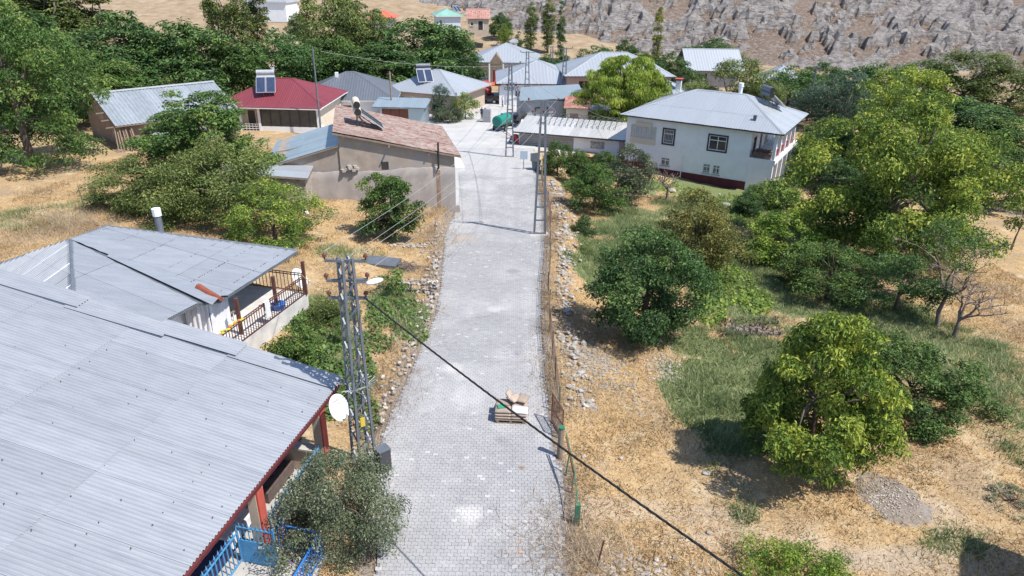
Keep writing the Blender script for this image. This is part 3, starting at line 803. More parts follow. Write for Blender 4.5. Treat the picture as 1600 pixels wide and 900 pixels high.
# things on the porch
def local(hh, p): return hh.matrix_basis @ Vector(p)
cp = thing('carpet', 'dark blue carpet with pale diamond motifs over the porch bench', 'carpet', local(h, (4.9, 1.35, .95)), R(77.9))
MB().box((-1.6, -.42, 0), (1.7, .42, .05)).box((-1.6, -.46, -.4), (1.7, -.4, .05)).build('cloth', MT['carpet'], cp)
for k in range(7):
    x = -1.3 + k * .45; MB().box((x - .12, -.12, .052), (x + .12, .12, .058), R(0)).build('motif', MT['carpetlight'], cp)
bn = thing('bench', 'bench under the blue carpet on the near porch', 'bench', local(h, (4.9, 1.35, .3)), R(77.9))
MB().box((-1.55, -.38, .5), (1.65, .38, .64)).build('seat', MT['wood'], bn)
for sx in (-1.4, 1.5):
    for sy in (-.3, .3): MB().box((sx - .04, sy - .04, 0), (sx + .04, sy + .04, .5)).build('leg', MT['wood'], bn)
tb = thing('table', 'small porch table under a white lace cloth', 'table', local(h, (7.0, 1.3, .3)), R(77.9))
for sx in (-.45, .45): MB().tube([(sx, -.3, 0), (sx, -.25, .72)], .02, 6).tube([(sx, .3, 0), (sx, .25, .72)], .02, 6).build('leg', MT['steelbright'], tb)
MB().box((-.6, -.4, .72), (.6, .4, .75)).build('tabletop', MT['wood'], tb)
mb = MB(); n = 24
ring = [(.63 * (1 if abs(math.cos(t)) > abs(math.sin(t)) else abs(math.cos(t) / math.sin(t))) * math.copysign(1, math.cos(t)), .43 * (1 if abs(math.sin(t)) > abs(math.cos(t)) else abs(math.sin(t) / math.cos(t))) * math.copysign(1, math.sin(t))) for t in [2 * math.pi * k / n + .01 for k in range(n)]]
mb.add([(x, y, .756) for x, y in ring] + [(x * (1.04 + .05 * (k % 2)), y * (1.06 + .06 * (k % 2)), .45 + .05 * (k % 3)) for k, (x, y) in enumerate(ring)], [tuple(range(n))] + [(k, k + n, (k + 1) % n + n, (k + 1) % n) for k in range(n)])
tag(mb.build('tablecloth', MT['cloth'], None), 'white lace cloth draped over the porch table', 'tablecloth').matrix_world = Matrix.Translation(local(h, (7.0, 1.3, .3))) @ Matrix.Rotation(R(77.9), 4, 'Z')
sf = thing('sofa', 'brown cushioned sofa against the porch end wall', 'sofa', local(h, (9.6, 1.5, .3)), R(77.9))
MB().box((-.9, -.4, .0), (.75, .5, .42)).build('seat', pm('brown upholstery', (.10, .075, .07), (.13, .1, .09), scale=5), sf)
MB().box((-.9, .5, .0), (.75, .68, .9)).build('backrest', _mats['brown upholstery'], sf)
for x in (-.5, .1, .6 ): MB().sphere((x - .1, .05, .48), .24, 8, 5, (1, 1.3, .35)).build('cushion', MT['darkcloth'], sf, True)
sh = []
for k, (dx, dy, a) in enumerate(((0, 0, .5), (.16, .12, .7))):
    t = thing('slipper', ['purple rubber slipper nearer the blue gate', 'purple rubber slipper nearer the bush'][k], 'slipper', local(h, (6.48 + dx * 1.1, -.62 - dy, .285)), R(77.9 + 70) + a, 'pair of purple slippers')
    MB().sphere((0, 0, .02), .15, 10, 5, (1, .42, .16)).build('sole', MT['purple'], t, True)
    MB().sphere((.06, 0, .06), .085, 10, 5, (.9, .72, .55)).build('strap', MT['purple'], t, True)

# ---------------------------------------------------------------- neighbour house with balcony
h = thing('house', 'house with patched pale hip roof and brown railed balcony', 'house', (-15, 27, gz(-15, 27)))
def hl(p): return Vector(p) - h.location
A_, B_ = (-19.9, 29.5, 4.55), (-19.2, 31.3, 4.55)
NE, PC, NS, SE, SW, N2, NW = (-10.3, 31.35, 3.42), (-11.95, 25.85, 3.42), (-12.75, 25.6, 3.42), (-14.9, 20.6, 3.42), (-25.6, 28.2, 2.75), (-16.5, 34.4, 2.45), (-23.6, 32.6, 2.3)
P1 = [hl(p) for p in (PC, NE, B_, A_)]; P2 = [hl(p) for p in (SE, NS, A_)]; P3 = [hl(p) for p in (SW, SE, A_)]
P4 = [hl(p) for p in (NE, N2, B_)]; P5 = [hl(p) for p in (NW, SW, A_, B_)]; P6 = [hl(p) for p in (N2, NW, B_)]
Pm = [hl(p) for p in (NS, PC, A_)]
rf = deck([P1, P2, P3, P4, P5, P6, Pm], MT['galv'], h, .09)
sheets(rf, P1, .95, MT['roof_nb'], .11, .014, rows=[2.9, 5.4], seed=21, jag=.1)
sheets(rf, P2, .95, MT['roof_nb'], .11, .014, rows=[5.2], seed=22, jag=.1)
sheets(rf, P3, .85, MT['roof_near'], .16, .034, rows=[3.2], seed=23)
for p in (P4, P5, P6): sheets(rf, p, 3, MT['roof_nb'], .22, .012, seed=24)
caps(rf, [(hl(A_), hl(SE)), (hl(A_), hl(B_)), (hl(B_), hl(NE)), (hl(SW), hl(A_)), (hl(N2), hl(B_))], MT['galv'], .3)
# bent flashing over the step in the roof, with a rusty end
mb = MB()
p0 = hl(A_).lerp(hl(PC), .28); p1 = hl(PC) + Vector((.05, .05, 0)); sd = Vector((.35, .9, 0)).normalized()
rowsn = 12; vv = []
for i in range(rowsn + 1):
    c = p0.lerp(p1, i / rowsn); wv = .12 + .42 * i / rowsn
    vv += [c - sd * wv + Vector((0, 0, .06)), c + Vector((0, 0, .10 + .12 * i / rowsn + .03 * math.sin(i * 2.1))), c + sd * wv * .8 + Vector((0, 0, .055))]
mb.add(vv, [(3 * i + k, 3 * i + k + 1, 3 * i + k + 4, 3 * i + k + 3) for i in range(rowsn) for k in (0, 1)])
mb.build('flashing', MT['roof_nb'], rf, True)
mb = MB(); q0 = hl(PC) + Vector((-1.1, .62, .34)); q1 = hl(PC) + Vector((.08, -.05, .12))
mb.tube([q0, q0.lerp(q1, .5) + Vector((0, 0, -.03)), q1], [.16, .14, .1], 8)
tag(mb.build('gutter', pm('rust', (.27, .085, .05), (.2, .06, .04), scale=5), rf), 'rusty piece of gutter at the roof step')
rr = random.Random(8); mb = MB()
for k in range(260):
    w_ = rr.random(); t_ = rr.choice([.05, .22, .4, .6, .8, .97])
    c = (P1[0].lerp(P1[1], w_)).lerp(P1[3].lerp(P1[2], w_), t_) + Vector((0, 0, .06)); mb.box(c - Vector((.012, .012, .02)), c + Vector((.012, .012, .012)))
tag(mb.build('roof_nail', _mats['nail heads'], rf), kind='stuff')
# walls below, the balcony recess left open on the road side
zf = gz(-12, 28) + .55 - h.location.z      # balcony floor
zc = 3.3 - h.location.z
def wallquad(pts, name='wall', mat=None, th=.2):
    for (a, b, z0, z1) in pts:
        a = Vector(a) - h.location.xy.to_3d(); b = Vector(b) - h.location.xy.to_3d(); a.z = b.z = 0
        d = (b - a).normalized(); n = Vector((-d.y, d.x, 0)) * th
        MB().prism([a + Vector((0, 0, z0)), b + Vector((0, 0, z0)), b + n + Vector((0, 0, z0)), a + n + Vector((0, 0, z0))], (0, 0, z1 - z0)).build(name, mat or MT['plaster_white'], h)
wallquad([((-15.4, 21.6, 0), (-13.7, 25.9, 0), -1, zc), ((-13.7, 25.9, 0), (-13.4, 30.6, 0), -1, zc), ((-13.4, 30.6, 0), (-21.2, 31.9, 0), -1, zc - .2), ((-22.6, 28.3, 0), (-15.4, 21.6, 0), -1, zc - .2), ((-21.2, 31.9, 0), (-22.6, 28.3, 0), -1, zc - .35)])
ba, bb, bc, bd = Vector((-11.55, 24.2, 0)), Vector((-9.75, 30.3, 0)), Vector((-13.5, 31.2, 0)), Vector((-14.2, 24.6, 0))
pts = [Vector((p.x, p.y, 0)) - Vector((h.location.x, h.location.y, 0)) for p in (ba, bb, bc, bd)]
MB().prism([p + Vector((0, 0, -1.6)) for p in pts], (0, 0, 1.6 + zf)).build('balcony_base', pm('stained white base', (.62, .6, .57), (.45, .43, .41), scale=1.5, bmp=.2), h)
railing(h, pts[0] + Vector((0, 0, zf)), pts[1] + Vector((0, 0, zf)), 1.0, MT['brownmetal'], 38, rails=(.08, .9, 1.0))
railing(h, pts[1] + Vector((0, 0, zf)), pts[2] + Vector((0, 0, zf)), 1.0, MT['brownmetal'], 20, rails=(.08, .9, 1.0))
e1, e0 = pts[1].lerp(pts[0], .02), pts[0].lerp(pts[1], .33)
for p in (e1, pts[0].lerp(pts[1], .68) + Vector((-.3, .1, 0)), e0 + Vector((-.5, 0, 0))):
    MB().box(p + Vector((-.07, -.07, zf)), p + Vector((.07, .07, zc + .08))).build('post', MT['brownmetal'], h)
# curtains hung between the posts
def curtain(p, q, z0, z1, label, parent=None, n=26, amp=.05):
    p = Vector(p); q = Vector(q); d = (q - p); nn = Vector((-d.y, d.x, 0)).normalized(); mb = MB(); V = []
    for i in range(n + 1):
        t = i / n
        for k in range(6):
            f = k / 5; o = nn * amp * math.sin(t * 31 + f * 1.5) * (.3 + .7 * f) + nn * .02 * math.sin(t * 77)
            V.append(p + d * t + o + Vector((0, 0, z1 + (z0 - z1) * f - .1 * math.sin(math.pi * t) * (1 - f))))
    mb.add(V, [(i * 6 + k, (i + 1) * 6 + k, (i + 1) * 6 + k + 1, i * 6 + k + 1) for i in range(n) for k in range(5)])
    return tag(mb.build('curtain', MT['cloth'], None, True), label, 'curtain', 'white curtains of the balcony')
PC0 = Vector((PC[0], PC[1], 0))
o = curtain(PC0 + Vector((-1.5, -.1, 0)), PC0 + Vector((-.55, -.05, 0)), zf + h.location.z + .1, 3.3, 'white curtain at the balcony corner beside the red gutter')
o = curtain(PC0 + Vector((-.5, .0, 0)), PC0 + Vector((-.12, 1.0, 0)), zf + h.location.z + .05, 3.3, 'white curtain facing the road beside the balcony bench')
t = thing('bench', 'wooden bench with pale legs on the neighbour balcony', 'bench', (-12.5, 27.0, zf + h.location.z), R(72))
MB().box((-.55, -.22, .42), (.55, .22, .47)).build('seat', MT['wood'], t)
for sx in (-.48, .48): MB().bar((sx, -.16, 0), (sx, -.16, .42), .04).build('leg', MT['white'], t); MB().bar((sx, .16, 0), (sx, .16, .42), .04).build('leg', MT['white'], t)
cl = thing('cloth', 'white cloth hanging over the brown balcony railing', 'cloth', Vector((ba.x, ba.y, 0)).lerp(Vector((bb.x, bb.y, 0)), .5) + Vector((.03, 0, zf + h.location.z + 1.02)), R(73))
mb = MB(); mb.box((-.16, -.05, -.75), (.16, -.03, .02)).box((-.16, -.05, .02), (.16, .06, .04)).box((-.15, .04, -.4), (.15, .06, .02)); mb.build('fabric', MT['cloth'], cl)
rr = random.Random(4)
fl = thing('peppers', 'string of yellow and orange peppers drying on the balcony rail', 'peppers', Vector((ba.x, ba.y, 0)).lerp(Vector((bb.x, bb.y, 0)), .12) + Vector((0, 0, zf + h.location.z + 1.0)), R(73))
for k in range(16): MB().sphere((k * .1 - .7, rr.uniform(-.06, .06), rr.uniform(-.02, .06)), .07, 8, 5, (1.2, .8, .7)).build('pepper', [MT['yellow'], pm('orange skin', (.6, .2, .03), (.55, .16, .03), scale=4), pm('lime skin', (.4, .45, .05), (.35, .4, .05), scale=4)][k % 3], fl, True)
MB().tube([(-.8, 0, .02), (.9, 0, .02)], .008, 5).build('string', MT['wire'], fl)
bk = MB().tube([(0, 0, 0), (0, 0, .28)], [.24, .34], 12).build('basin', MT['bluerail'], None)
bk.location = (-10.6, 28.6, zf + h.location.z); tag(bk, 'blue plastic basin behind the balcony railing', 'basin')
# metal flue with a white bucket over it
c0 = aty(251, 362, 33.0)
t = chimney(h, *(hl((c0.x, 33.0, 0))[:2]), 3.0 - h.location.z, aty(247, 336, 33.0).z - h.location.z, MT['galv'], .17, MT['white'])

# ---------------------------------------------------------------- tan mud-plastered house with rusty roof
h = thing('house', 'old mud-plastered house with rusty red roof beside the road', 'house', (-4.35, 50.9, -1.3), R(11))
W_ = MT['plaster_tan']
def lz(z): return z + 1.3
# local x runs left from the road corner (negative), y away from camera
zl, zrr = 4.95, 3.2
ddx = -8.2
pf = [(0, 0, -1), (0, 0, lz(zrr)), (ddx, -.0, lz(zl)), (ddx, 0, -1)]
mb = MB(); mb.prism([(0, 0, -1), (ddx, 0, -1), (ddx, 0, lz(zl)), (0, 0, lz(zrr))][::-1], (-.25, 9.6, 0))
mb.prism([(ddx, .12, -1), (-12.9, .2, -1), (-12.9, .2, lz(2.95)), (ddx, .12, lz(4.0))][::-1], (0, 7.5, 0))
wl = mb.build('wall', W_, h)
rr = random.Random(2)   # grey render over the lower wall, its ragged top edge standing proud
mb = MB(); V = []; n = 70
zz = 3.4
for i in range(n + 1):
    x = .02 - 12.4 * i / n; zz += rr.uniform(-.05, .05) + (3.45 + .12 * math.sin(i * .15) - zz) * .3
    V += [(x, -.004, zz + .1), (x, -.05, zz + .02 + rr.uniform(-.02, .02)), (x, -.055 - .02 * math.sin(i * .8), zz - .5), (x, -.05, -1)]
mb.add(V, [(4 * i + k, 4 * i + k + 1, 4 * i + k + 5, 4 * i + k + 4) for i in range(n) for k in range(3)])
mb.build('lower_render', pm('grey lower render', (.36, .325, .305), (.29, .265, .255), scale=.8, c3=(.42, .37, .325), s3=.5, lo3=.5, hi3=.62, bmp=.4, rough=.95), h, True)
for k, (x, z) in enumerate(((-7.75, 3.72), (-7.5, 3.8), (-7.3, 3.68), (-7.05, 3.75), (-7.6, 3.92), (-8.05, 3.65), (-7.2, 3.9))):
    MB().box((x - .13, -.24 - .05 * (k % 3), z - .09), (x + .13, .0, z + .1), .1 * k).build('corbel_stone', MT['stonewall'], h)
MB().box((-5.3, -.03, 3.6), (-4.8, -.006, 4.15)).build('vent_hole', MT['darkroom'], h)
for (x, z, l) in ((-4.7, lz(4.05), .62), (-1.9, lz(3.35), .3), (-7.8, lz(4.75), .3)): MB().tube([(x, .1, z), (x, -l, z)], .06, 8).build('beam_end', MT['wood'], h)
MB().tube([(-1.25, .0, lz(2.2)), (-1.22, -.3, lz(2.3)), (-1.2, -.3, lz(4.2))], .07, 8).build('flue', MT['black'], h)
MB().box((-1.36, -.075, .4), (-1.1, -.07, lz(2.1))).build('soot_stain', pm('soot stain', (.22, .12, .06), (.32, .24, .19), scale=3), h)
R1 = [(.45, -.3, lz(3.11)), (.05, 10, lz(3.11)), (ddx - .5, 10, lz(5.1)), (ddx - .35, -.3, lz(5.1))]
rf = deck([R1], MT['wood'], h, .12)
sheets(rf, R1, 1.0, MT['roof_rust'], .2, .018, rows=[2.9, 5.8], seed=31, jag=.3)
R2 = [(-13.4, 7.9, lz(2.75)), (-13.4, -.1, lz(2.75)), (ddx - .02, -.1, lz(4.15)), (ddx - .02, 7.9, lz(4.15))]
rf2 = deck([R2], MT['wood'], h, .1)
sheets(rf2, R2, 1.15, MT['roof_blue'], 1.15, .008, rows=[2.6], seed=32, samp=12)
MB().bar((ddx - .03, 3, lz(3.8)), (-13, 3, lz(3.06)), .06).build('batten', MT['wood'], rf2)
# painted road-side shopfront edge
mb = MB(); mb.box((.02, .1, .6), (.28, .55, 3.2)).box((.0, .1, 3.2), (.75, 8, 3.5)); mb.build('road_side_front', MT['white'], h)
SR = lambda a, z, o: (.005 + o, a, z)
MB().box((.03, 1, .3), (.12, 8.5, 3.0)).build('painted_panel', pm('pale blue paint', (.45, .58, .66), (.4, .52, .6), scale=2), h)
MB().box((-.1, -.05, -.9), (.32, .75, .58)).build('plinth', MT['stonewall'], h)
sp = solar_heater('solar heater with yellowed tank standing on the rusty roof', (-11.2, 53.4, 4.5), R(105), 2, MT['cream'], 38, 1.05)
# stone shed in front, sheet roof
a = at(492, 250, 1.55); b_ = at(478, 322, gz(-15.5, 48.5))
h = thing('shed', 'low stone shed with pale sheet roof at the old house corner', 'shed', (-14.2, 46.5, gz(-14.2, 46.5)), R(7))
walls(h, 5.2, 2.5, 2.15, MT['stonewall'], {'f': [(1.2, 2.0, -.1, 1.6)], 'r': []}).location = (-5.2, 0, 0)
MB().box((-4, .05, 0), (-3.2, .1, 1.6)).build('door', MT['wood'], h)
Rr = [(.25, -.35, 2.25), (.25, 2.75, 2.3), (-5.6, 2.75, 2.8), (-5.6, -.35, 2.75)]
rf = deck([Rr], MT['wood'], h, .1); sheets(rf, Rr, 1.3, MT['roof_pale'], 1.3, .006, rows=[3], seed=33, samp=12)

# ---------------------------------------------------------------- barn at the left
pa = at(180, 197, gz(-36, 66) + 2.5); pb = at(388, 178, gz(-36, 66) + 2.5)
zb = gz(-36, 67)
ang = math.atan2(pb.y - pa.y, pb.x - pa.x) + R(11); L = (pb - pa).length
h = thing('barn', 'mud-walled barn with striped grey sheet roof under the trees', 'barn', (pa.x, pa.y, zb), ang)
D = 12.0
walls(h, L - .8, D - 1.2, 2.45, MT['mudwall'], {'f': [(1.9, 2.7, 1.2, 1.75)]}, z0=-1.5, tops=[[(0, 0, 2.45), (0, D - 1.2, 2.45), (0, (D - 1.2) / 2, 4.3)], [(L - .8, 0, 2.45), (L - .8, (D - 1.2) / 2, 4.3), (L - .8, D - 1.2, 2.45)]]).location = (.5, .6, 0)
MB().box((2.35, .62, 1.2), (3.25, .75, 1.75)).build('vent', MT['darkroom'], h)
f1 = [(0, 0, 2.5), (L, 0, 2.5), (L, D / 2, 4.55), (0, D / 2, 4.55)]; f2 = [(L, D, 2.5), (0, D, 2.5), (0, D / 2, 4.55), (L, D / 2, 4.55)]
rf = deck([f1, f2], MT['wood'], h, .08)
sheets(rf, f1, 1.0, MT['roof_barn'], .33, .03, seed=41, samp=8); sheets(rf, f2, 3, MT['roof_barn'], .33, .03, seed=42)
caps(rf, [((0, D / 2, 4.55), (L, D / 2, 4.55))], MT['steelbright'], .55, lift=.12)
for k, (y, z) in enumerate(((.4, 2.4), (1.5, 2.85), (2.8, 3.3))): MB().bar((-.7, y, z), (.6, y, z), .09).build('purlin', MT['wood'], h)
rr = random.Random(5)
for k in range(12):
    x = .5 + rr.uniform(-.9, .9); o = MB().tube([(x, -.55 - rr.random() * .4, -.1), (x * .8 + .25, .35, 2.0 + rr.random() * .5)], .06, 6).build('timber_pole', MT['wood'], None)
    o.matrix_world = h.matrix_basis.copy(); tag(o, 'grey timber pole leaning against the barn corner', 'pole', 'poles leaning on the barn')
ln = thing('lean_to', 'small grey sheet lean-to in front of the barn wall', 'lean-to', local(h, (3.2, -1.6, -.1)), ang)
for x, y, z in ((0, 0, .9), (4.2, 0, .9), (0, 1.8, 1.4), (4.2, 1.8, 1.4)): MB().bar((x, y, -.3), (x, y, z), .09).build('post', MT['wood'], ln)
Rr = [(-.3, -.3, .9), (4.6, -.3, .9), (4.6, 2.0, 1.5), (-.3, 2.0, 1.5)]
sheets(deck([Rr], MT['wood'], ln, .05), Rr, 1.2, MT['roof_pale'], .2, .012, seed=43)

# ---------------------------------------------------------------- generic village houses
def vhouse(name, label, pxl, pxr, Y, zbase, wall_h, D, rise, wmat, rmat, fmat, yaw=0, over=.5, w=1.2, pitch=.3, amp=.02, trap=False, win=(), winm=None, doors=(), gable=False, seed=50, doorm=None, winl=(), winr=(), plinth=None, capm=None):
    """front wall between picture columns pxl..pxr at distance Y (left end), turned by yaw"""
    a = aty(pxl, 200, Y); L0 = aty(pxr, 200, Y).x - a.x
    L = L0 / math.cos(yaw) if yaw <= 0 else L0 / math.cos(yaw)
    h = thing(name, label, 'house', (a.x, Y, zbase), yaw)
    ops = {'f': [tuple(o[:4]) for o in win] + [tuple(o[:4]) for o in doors], 'l': [tuple(o[:4]) for o in winl], 'r': [tuple(o[:4]) for o in winr]}
    tops = []
    if gable: tops = [[(0, 0, wall_h), (0, D, wall_h), (0, D / 2, wall_h + rise * .9)], [(L, 0, wall_h), (L, D / 2, wall_h + rise * .9), (L, D, wall_h)]]
    walls(h, L, D, wall_h, wmat, ops, z0=-1.2, tops=tops)
    for s, ws in (('f', win), ('l', winl), ('r', winr)):
        S = side(L, D, s)
        for o in ws: window(h, S, *o[:4], winm or MT['white'], o[4] if len(o) > 4 else 2, transom=False)
    for o in doors: door(h, side(L, D, 'f'), *o[:4], doorm or MT['redpaint'], False)
    if gable:
        k = rise * over / (D / 2)
        f1 = [(-over, -over, wall_h - k), (L + over, -over, wall_h - k), (L + over, D / 2, wall_h + rise), (-over, D / 2, wall_h + rise)]
        f2 = [(L + over, D + over, wall_h - k), (-over, D + over, wall_h - k), (-over, D / 2, wall_h + rise), (L + over, D / 2, wall_h + rise)]
        rf = deck([f1, f2], fmat, h)
        for i, p in enumerate((f1, f2)): sheets(rf, p, w, rmat, pitch, amp, trap=trap, seed=seed + i)
        caps(rf, [((-over, D / 2, wall_h + rise), (L + over, D / 2, wall_h + rise))], capm or rmat)
    else: hip_roof(h, -over, -over, L + over, D + over, wall_h, wall_h + rise, rmat, fmat, w=w, pitch=pitch, amp=amp, trap=trap, seed=seed, capm=capm)
    h['_L'] = L
    if plinth: MB().box((-.06, -.06, -1.2), (L + .06, D + .06, plinth[0])).build('plinth', plinth[1], h)
    return h, L
# red roof house with glazed porch
zg = aty(430, 205, 84).z
h, L = vhouse('house', 'cream house with red metal roof and dark glazed porch', 357, 505, 84, zg + .2, 3.0, 9, 2.3, MT['cream'], MT['roof_red'], MT['white'], R(-3), .7, .9, .28, .022,
    win=[(.5, 1.5, .9, 2.3)], winm=MT['darksteel'], doors=[(2.6, 3.5, .1, 2.3)], doorm=MT['darksteel'], seed=60)
MB().box((4.6, -1.5, -1.3), (L + .3, -.001, .75)).box((2.2, -1.5, -1.3), (4.6, -.001, .1)).build('porch_base', MT['plaster_white'], h)
pg = MB().box((4.8, -1.42, .76), (L + .15, -1.36, 2.72)).build('porch_glazing', MT['glass'], h)
for k in range(7): x = 4.72 + (L - 4.5) * k / 6; MB().box((x - .05, -1.5, .75), (x + .05, -1.34, 2.8)).build('mullion', MT['darksteel'], pg)
for x in (4.55, L + .15, 2.3): MB().box((x - .14, -1.55, -.9), (x + .14, -1.25, 2.85)).build('porch_post', MT['plaster_white'], h)
railing(h, (-.2, -1.5, .1), (4.4, -1.5, .1), .9, MT['white'], 12, .025, rails=(.1, .4, .7, 1.0))
k = (2.3 * .8 / 4.5)
R3 = [(-.7, -2.0, 2.95), (L + .7, -2.0, 2.95), (L + .7, -.69, 3.03), (-.7, -.69, 3.03)]
sheets(deck([R3], MT['white'], h, .1, 'porch_roof'), R3, .9, MT['roof_red'], .28, .022, seed=66)
p = h.matrix_basis @ Vector((L * .40, 1.9, 4.15))
solar_heater('solar heater with two pale tanks on the red roof', p, R(12), 2, MT['steelbright'], 42, 1.15)
chimney(h, 4.2, 5.2, 4, 6.1, MT['steelbright'], .22)
# dark grey roof house
zg = aty(560, 195, 92).z
h, L = vhouse('house', 'white house with dark grey ribbed hip roof', 471, 615, 92, zg, 3.1, 11, 2.7, MT['plaster_white'], MT['roof_dark'], MT['white'], R(4), .55, 1.1, .35, .02, win=[(5.6, 6.7, 1.2, 2.4, 2), (10.2, 11.1, 1.2, 2.4, 2), (2.0, 3.0, 1.2, 2.4, 2)], winm=MT['darksteel'], seed=70, capm=MT['galv'])
MB().box((4.2, 4.2, 4.6), (4.6, 4.6, 5.9)).build('vent_pipe', MT['white'], h)
# blue-grey roof house with salmon porch
zg = aty(680, 188, 94).z
h, L = vhouse('house', 'salmon-walled house with pale blue sheet roof and solar heater', 612, 716, 100, zg, 2.9, 9.5, 2.4, MT['beige'], MT['roof_pale'], MT['orange_wall'], R(-22), .8, 1.3, .4, .015, win=[(1.2, 2.3, 1, 2.2), (3.2, 3.9, 1, 2.2)], doors=[(6.8, 7.8, 0, 2.2)], doorm=pm('dark orange door', (.3, .09, .05), (.26, .08, .05), scale=3), gable=False, seed=80)
MB().box((5.4, -.08, -1), (L + .06, 0.0, 2.85)).build('painted_corner', MT['orange_wall'], h) if False else None
p = h.matrix_basis @ Vector((L * .42, 2.3, 4.0)); solar_heater('solar heater with grey tank on the pale blue roof', p, R(18), 2, MT['galv'], 42, 1.1)
# tin shed before it
zg = gr(620, 192).z
a = gr(594, 192); L = 5.6
h = thing('shed', 'tin shed with brown doors and flat blue-grey roof', 'shed', (a.x + .3, a.y - 1.5, a.z), R(-3))
walls(h, L, 3.6, 2.3, MT['roof_blue'], {'f': [(.3, 3.6, -.1, 2.1)]}, z0=-.6)
for k in range(3): MB().box((.32 + k * 1.1, .08, -.1), (1.38 + k * 1.1, .13, 2.1)).build('door', pm('brown door', (.16, .06, .04), (.13, .05, .035), scale=3), h)
Rr = [(-.9, -.4, 2.32), (L + .3, -.4, 2.32), (L + .3, 3.9, 2.75), (-.9, 3.9, 2.75)]
sheets(deck([Rr], MT['galv'], h, .08), Rr, 1.4, MT['roof_blue'], 1.4, .01, seed=88, samp=12)

# ---------------------------------------------------------------- far buildings along the square
zg = -3.5
h, L = vhouse('house', 'far cream house with gabled porch behind the parked tractors', 742, 838, 128, aty(760, 131, 128).z, 3.7, 11, 2.6, MT['cream'], MT['roof_pale'], MT['galv'], 0, .7, 2, .5, .015, win=[(.8, 1.9, 1.1, 2.5), (5.6, 7.0, 1.1, 2.5), (8.6, 10, 1.1, 2.5)], doors=[(3.2, 4.6, 0, 2.4)], seed=90)
pr = [(2.6, -1.2, 3.6), (5.2, -1.2, 3.6), (3.9, -1.2, 5.2)]
MB().prism(pr, (0, 3.4, 0)).build('porch_gable', MT['wood'], h)
for x in (2.7, 5.1): MB().box((x - .12, -1.2, -.3), (x + .12, -.96, 3.6)).build('porch_post', MT['plaster_white'], h)
h, L = vhouse('house', 'white hall with red door and pale hip roof on the square', 780, 905, 106, aty(800, 162, 106).z, 2.9, 11.5, 2.5, MT['plaster_white'], MT['roof_pale'], MT['maroon'], R(2), .5, 2, .5, .015, win=[(2.3, 3.0, .95, 1.95), (4.0, 5.0, .95, 1.95), (8.9, 9.4, 1.2, 1.9, 1), (7.9, 8.3, 1.2, 1.9, 1)], doors=[(6.4, 7.3, .1, 1.9)], seed=100)
def text(s, size, loc, rot, mat, parent, name='lettering', ext=.012):
    c = bpy.data.curves.new(name, 'FONT'); c.body = s; c.size = size; c.extrude = ext; c.align_x = 'CENTER'; c.resolution_u = 2
    tmp = bpy.data.objects.new(name, c); COL.objects.link(tmp)
    dg = bpy.context.evaluated_depsgraph_get(); me = bpy.data.meshes.new_from_object(tmp.evaluated_get(dg))
    bpy.data.objects.remove(tmp); me.materials.clear(); me.materials.append(mat)
    o = bpy.data.objects.new(name, me); o.location = loc; o.rotation_euler = rot; return link(o, parent)
text('CEMEV\u0130', .62, (1.75, -.03, 1.95), (R(90), 0, 0), MT['darkcloth'], h)
for x_, w_ in ((1.05, .36), (1.65, .3), (2.2, .3)): MB().box((x_, -.035, 2.52), (x_ + w_, -.004, 2.76)).build('letter_mark', MT['darkcloth'], h)
MB().box((-1.6, -.2, 2.55), (.2, 2.4, 2.7)).build('awning', pm('orange awning', (.5, .13, .05), (.42, .1, .05), scale=3), h)
h, L = vhouse('house', 'pink house with pale hip roof behind the willow', 884, 1042, 104, aty(890, 152, 104).z, 3.0, 11, 2.6, MT['pink'], MT['roof_pale'], MT['galv'], R(3), .6, 2, .5, .015, win=[(1.6, 2.9, 1.3, 2.3)], winm=MT['redpaint'], seed=110)
# low grey store with flat roof
a = aty(813, 190, 91); zg = float(zr(91))
h = thing('store', 'low grey rendered store with flat sheet roof behind the tanker', 'store', (a.x, 91, zg), R(4))
walls(h, 7.4, 7, 2.9, MT['greywall'], {'f': [(2.0, 3.4, .2, 2.1)]}, z0=-.6)
mb = MB()
for p, q in (((1.9, 0), (1.9, 2.0)), ((3.5, 0), (3.5, 2.0)), ((1.9, 2), (3.5, 2)), ((1.9, .3), (3.5, 1.9))): mb.bar((p[0], -.05, p[1]), (q[0], -.05, q[1]), .12)
mb.build('door_frame', MT['darksteel'], h); MB().box((2.0, .1, .2), (3.4, .15, 2.1)).build('door', MT['greywall'], h)
Rr = [(-.3, -.5, 2.92), (7.9, -.5, 3.35), (8.6, 7.4, 3.75), (.6, 7.4, 3.3)]
sheets(deck([Rr], MT['galv'], h, .1), Rr, 2, MT['roof_blue'], 2, .01, seed=120, samp=12)
# ruined shack
a = aty(884, 190, 88)
h = thing('shack', 'tumbledown whitewashed shack with patched roof beside the willow', 'shack', (a.x, 88, float(zr(88))), R(-6))
walls(h, 2.7, 3, 2.5, MT['cream'], {'f': [(.5, 1.5, 0, 1.9)]}, z0=-.6); MB().box((.5, .05, 0), (1.5, .1, 1.9)).build('door', MT['wood'], h)
w2 = walls(h, 2.6, 3, 2.3, MT['wood'], {'f': [(1.5, 2.4, 0, 1.8)]}, z0=-.6); w2.location = (2.72, .3, 0)
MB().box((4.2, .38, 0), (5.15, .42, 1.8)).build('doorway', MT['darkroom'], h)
Rr = [(-.3, -.4, 2.6), (2.9, -.4, 2.6), (2.9, 3.2, 3.4), (-.3, 3.2, 3.4)]
sheets(deck([Rr], MT['wood'], h, .1), Rr, .8, MT['roof_rust2'], .2, .015, seed=121)
Rr = [(2.6, -.2, 2.4), (5.6, -.2, 2.4), (5.6, 3.4, 2.9), (2.6, 3.4, 2.9)]
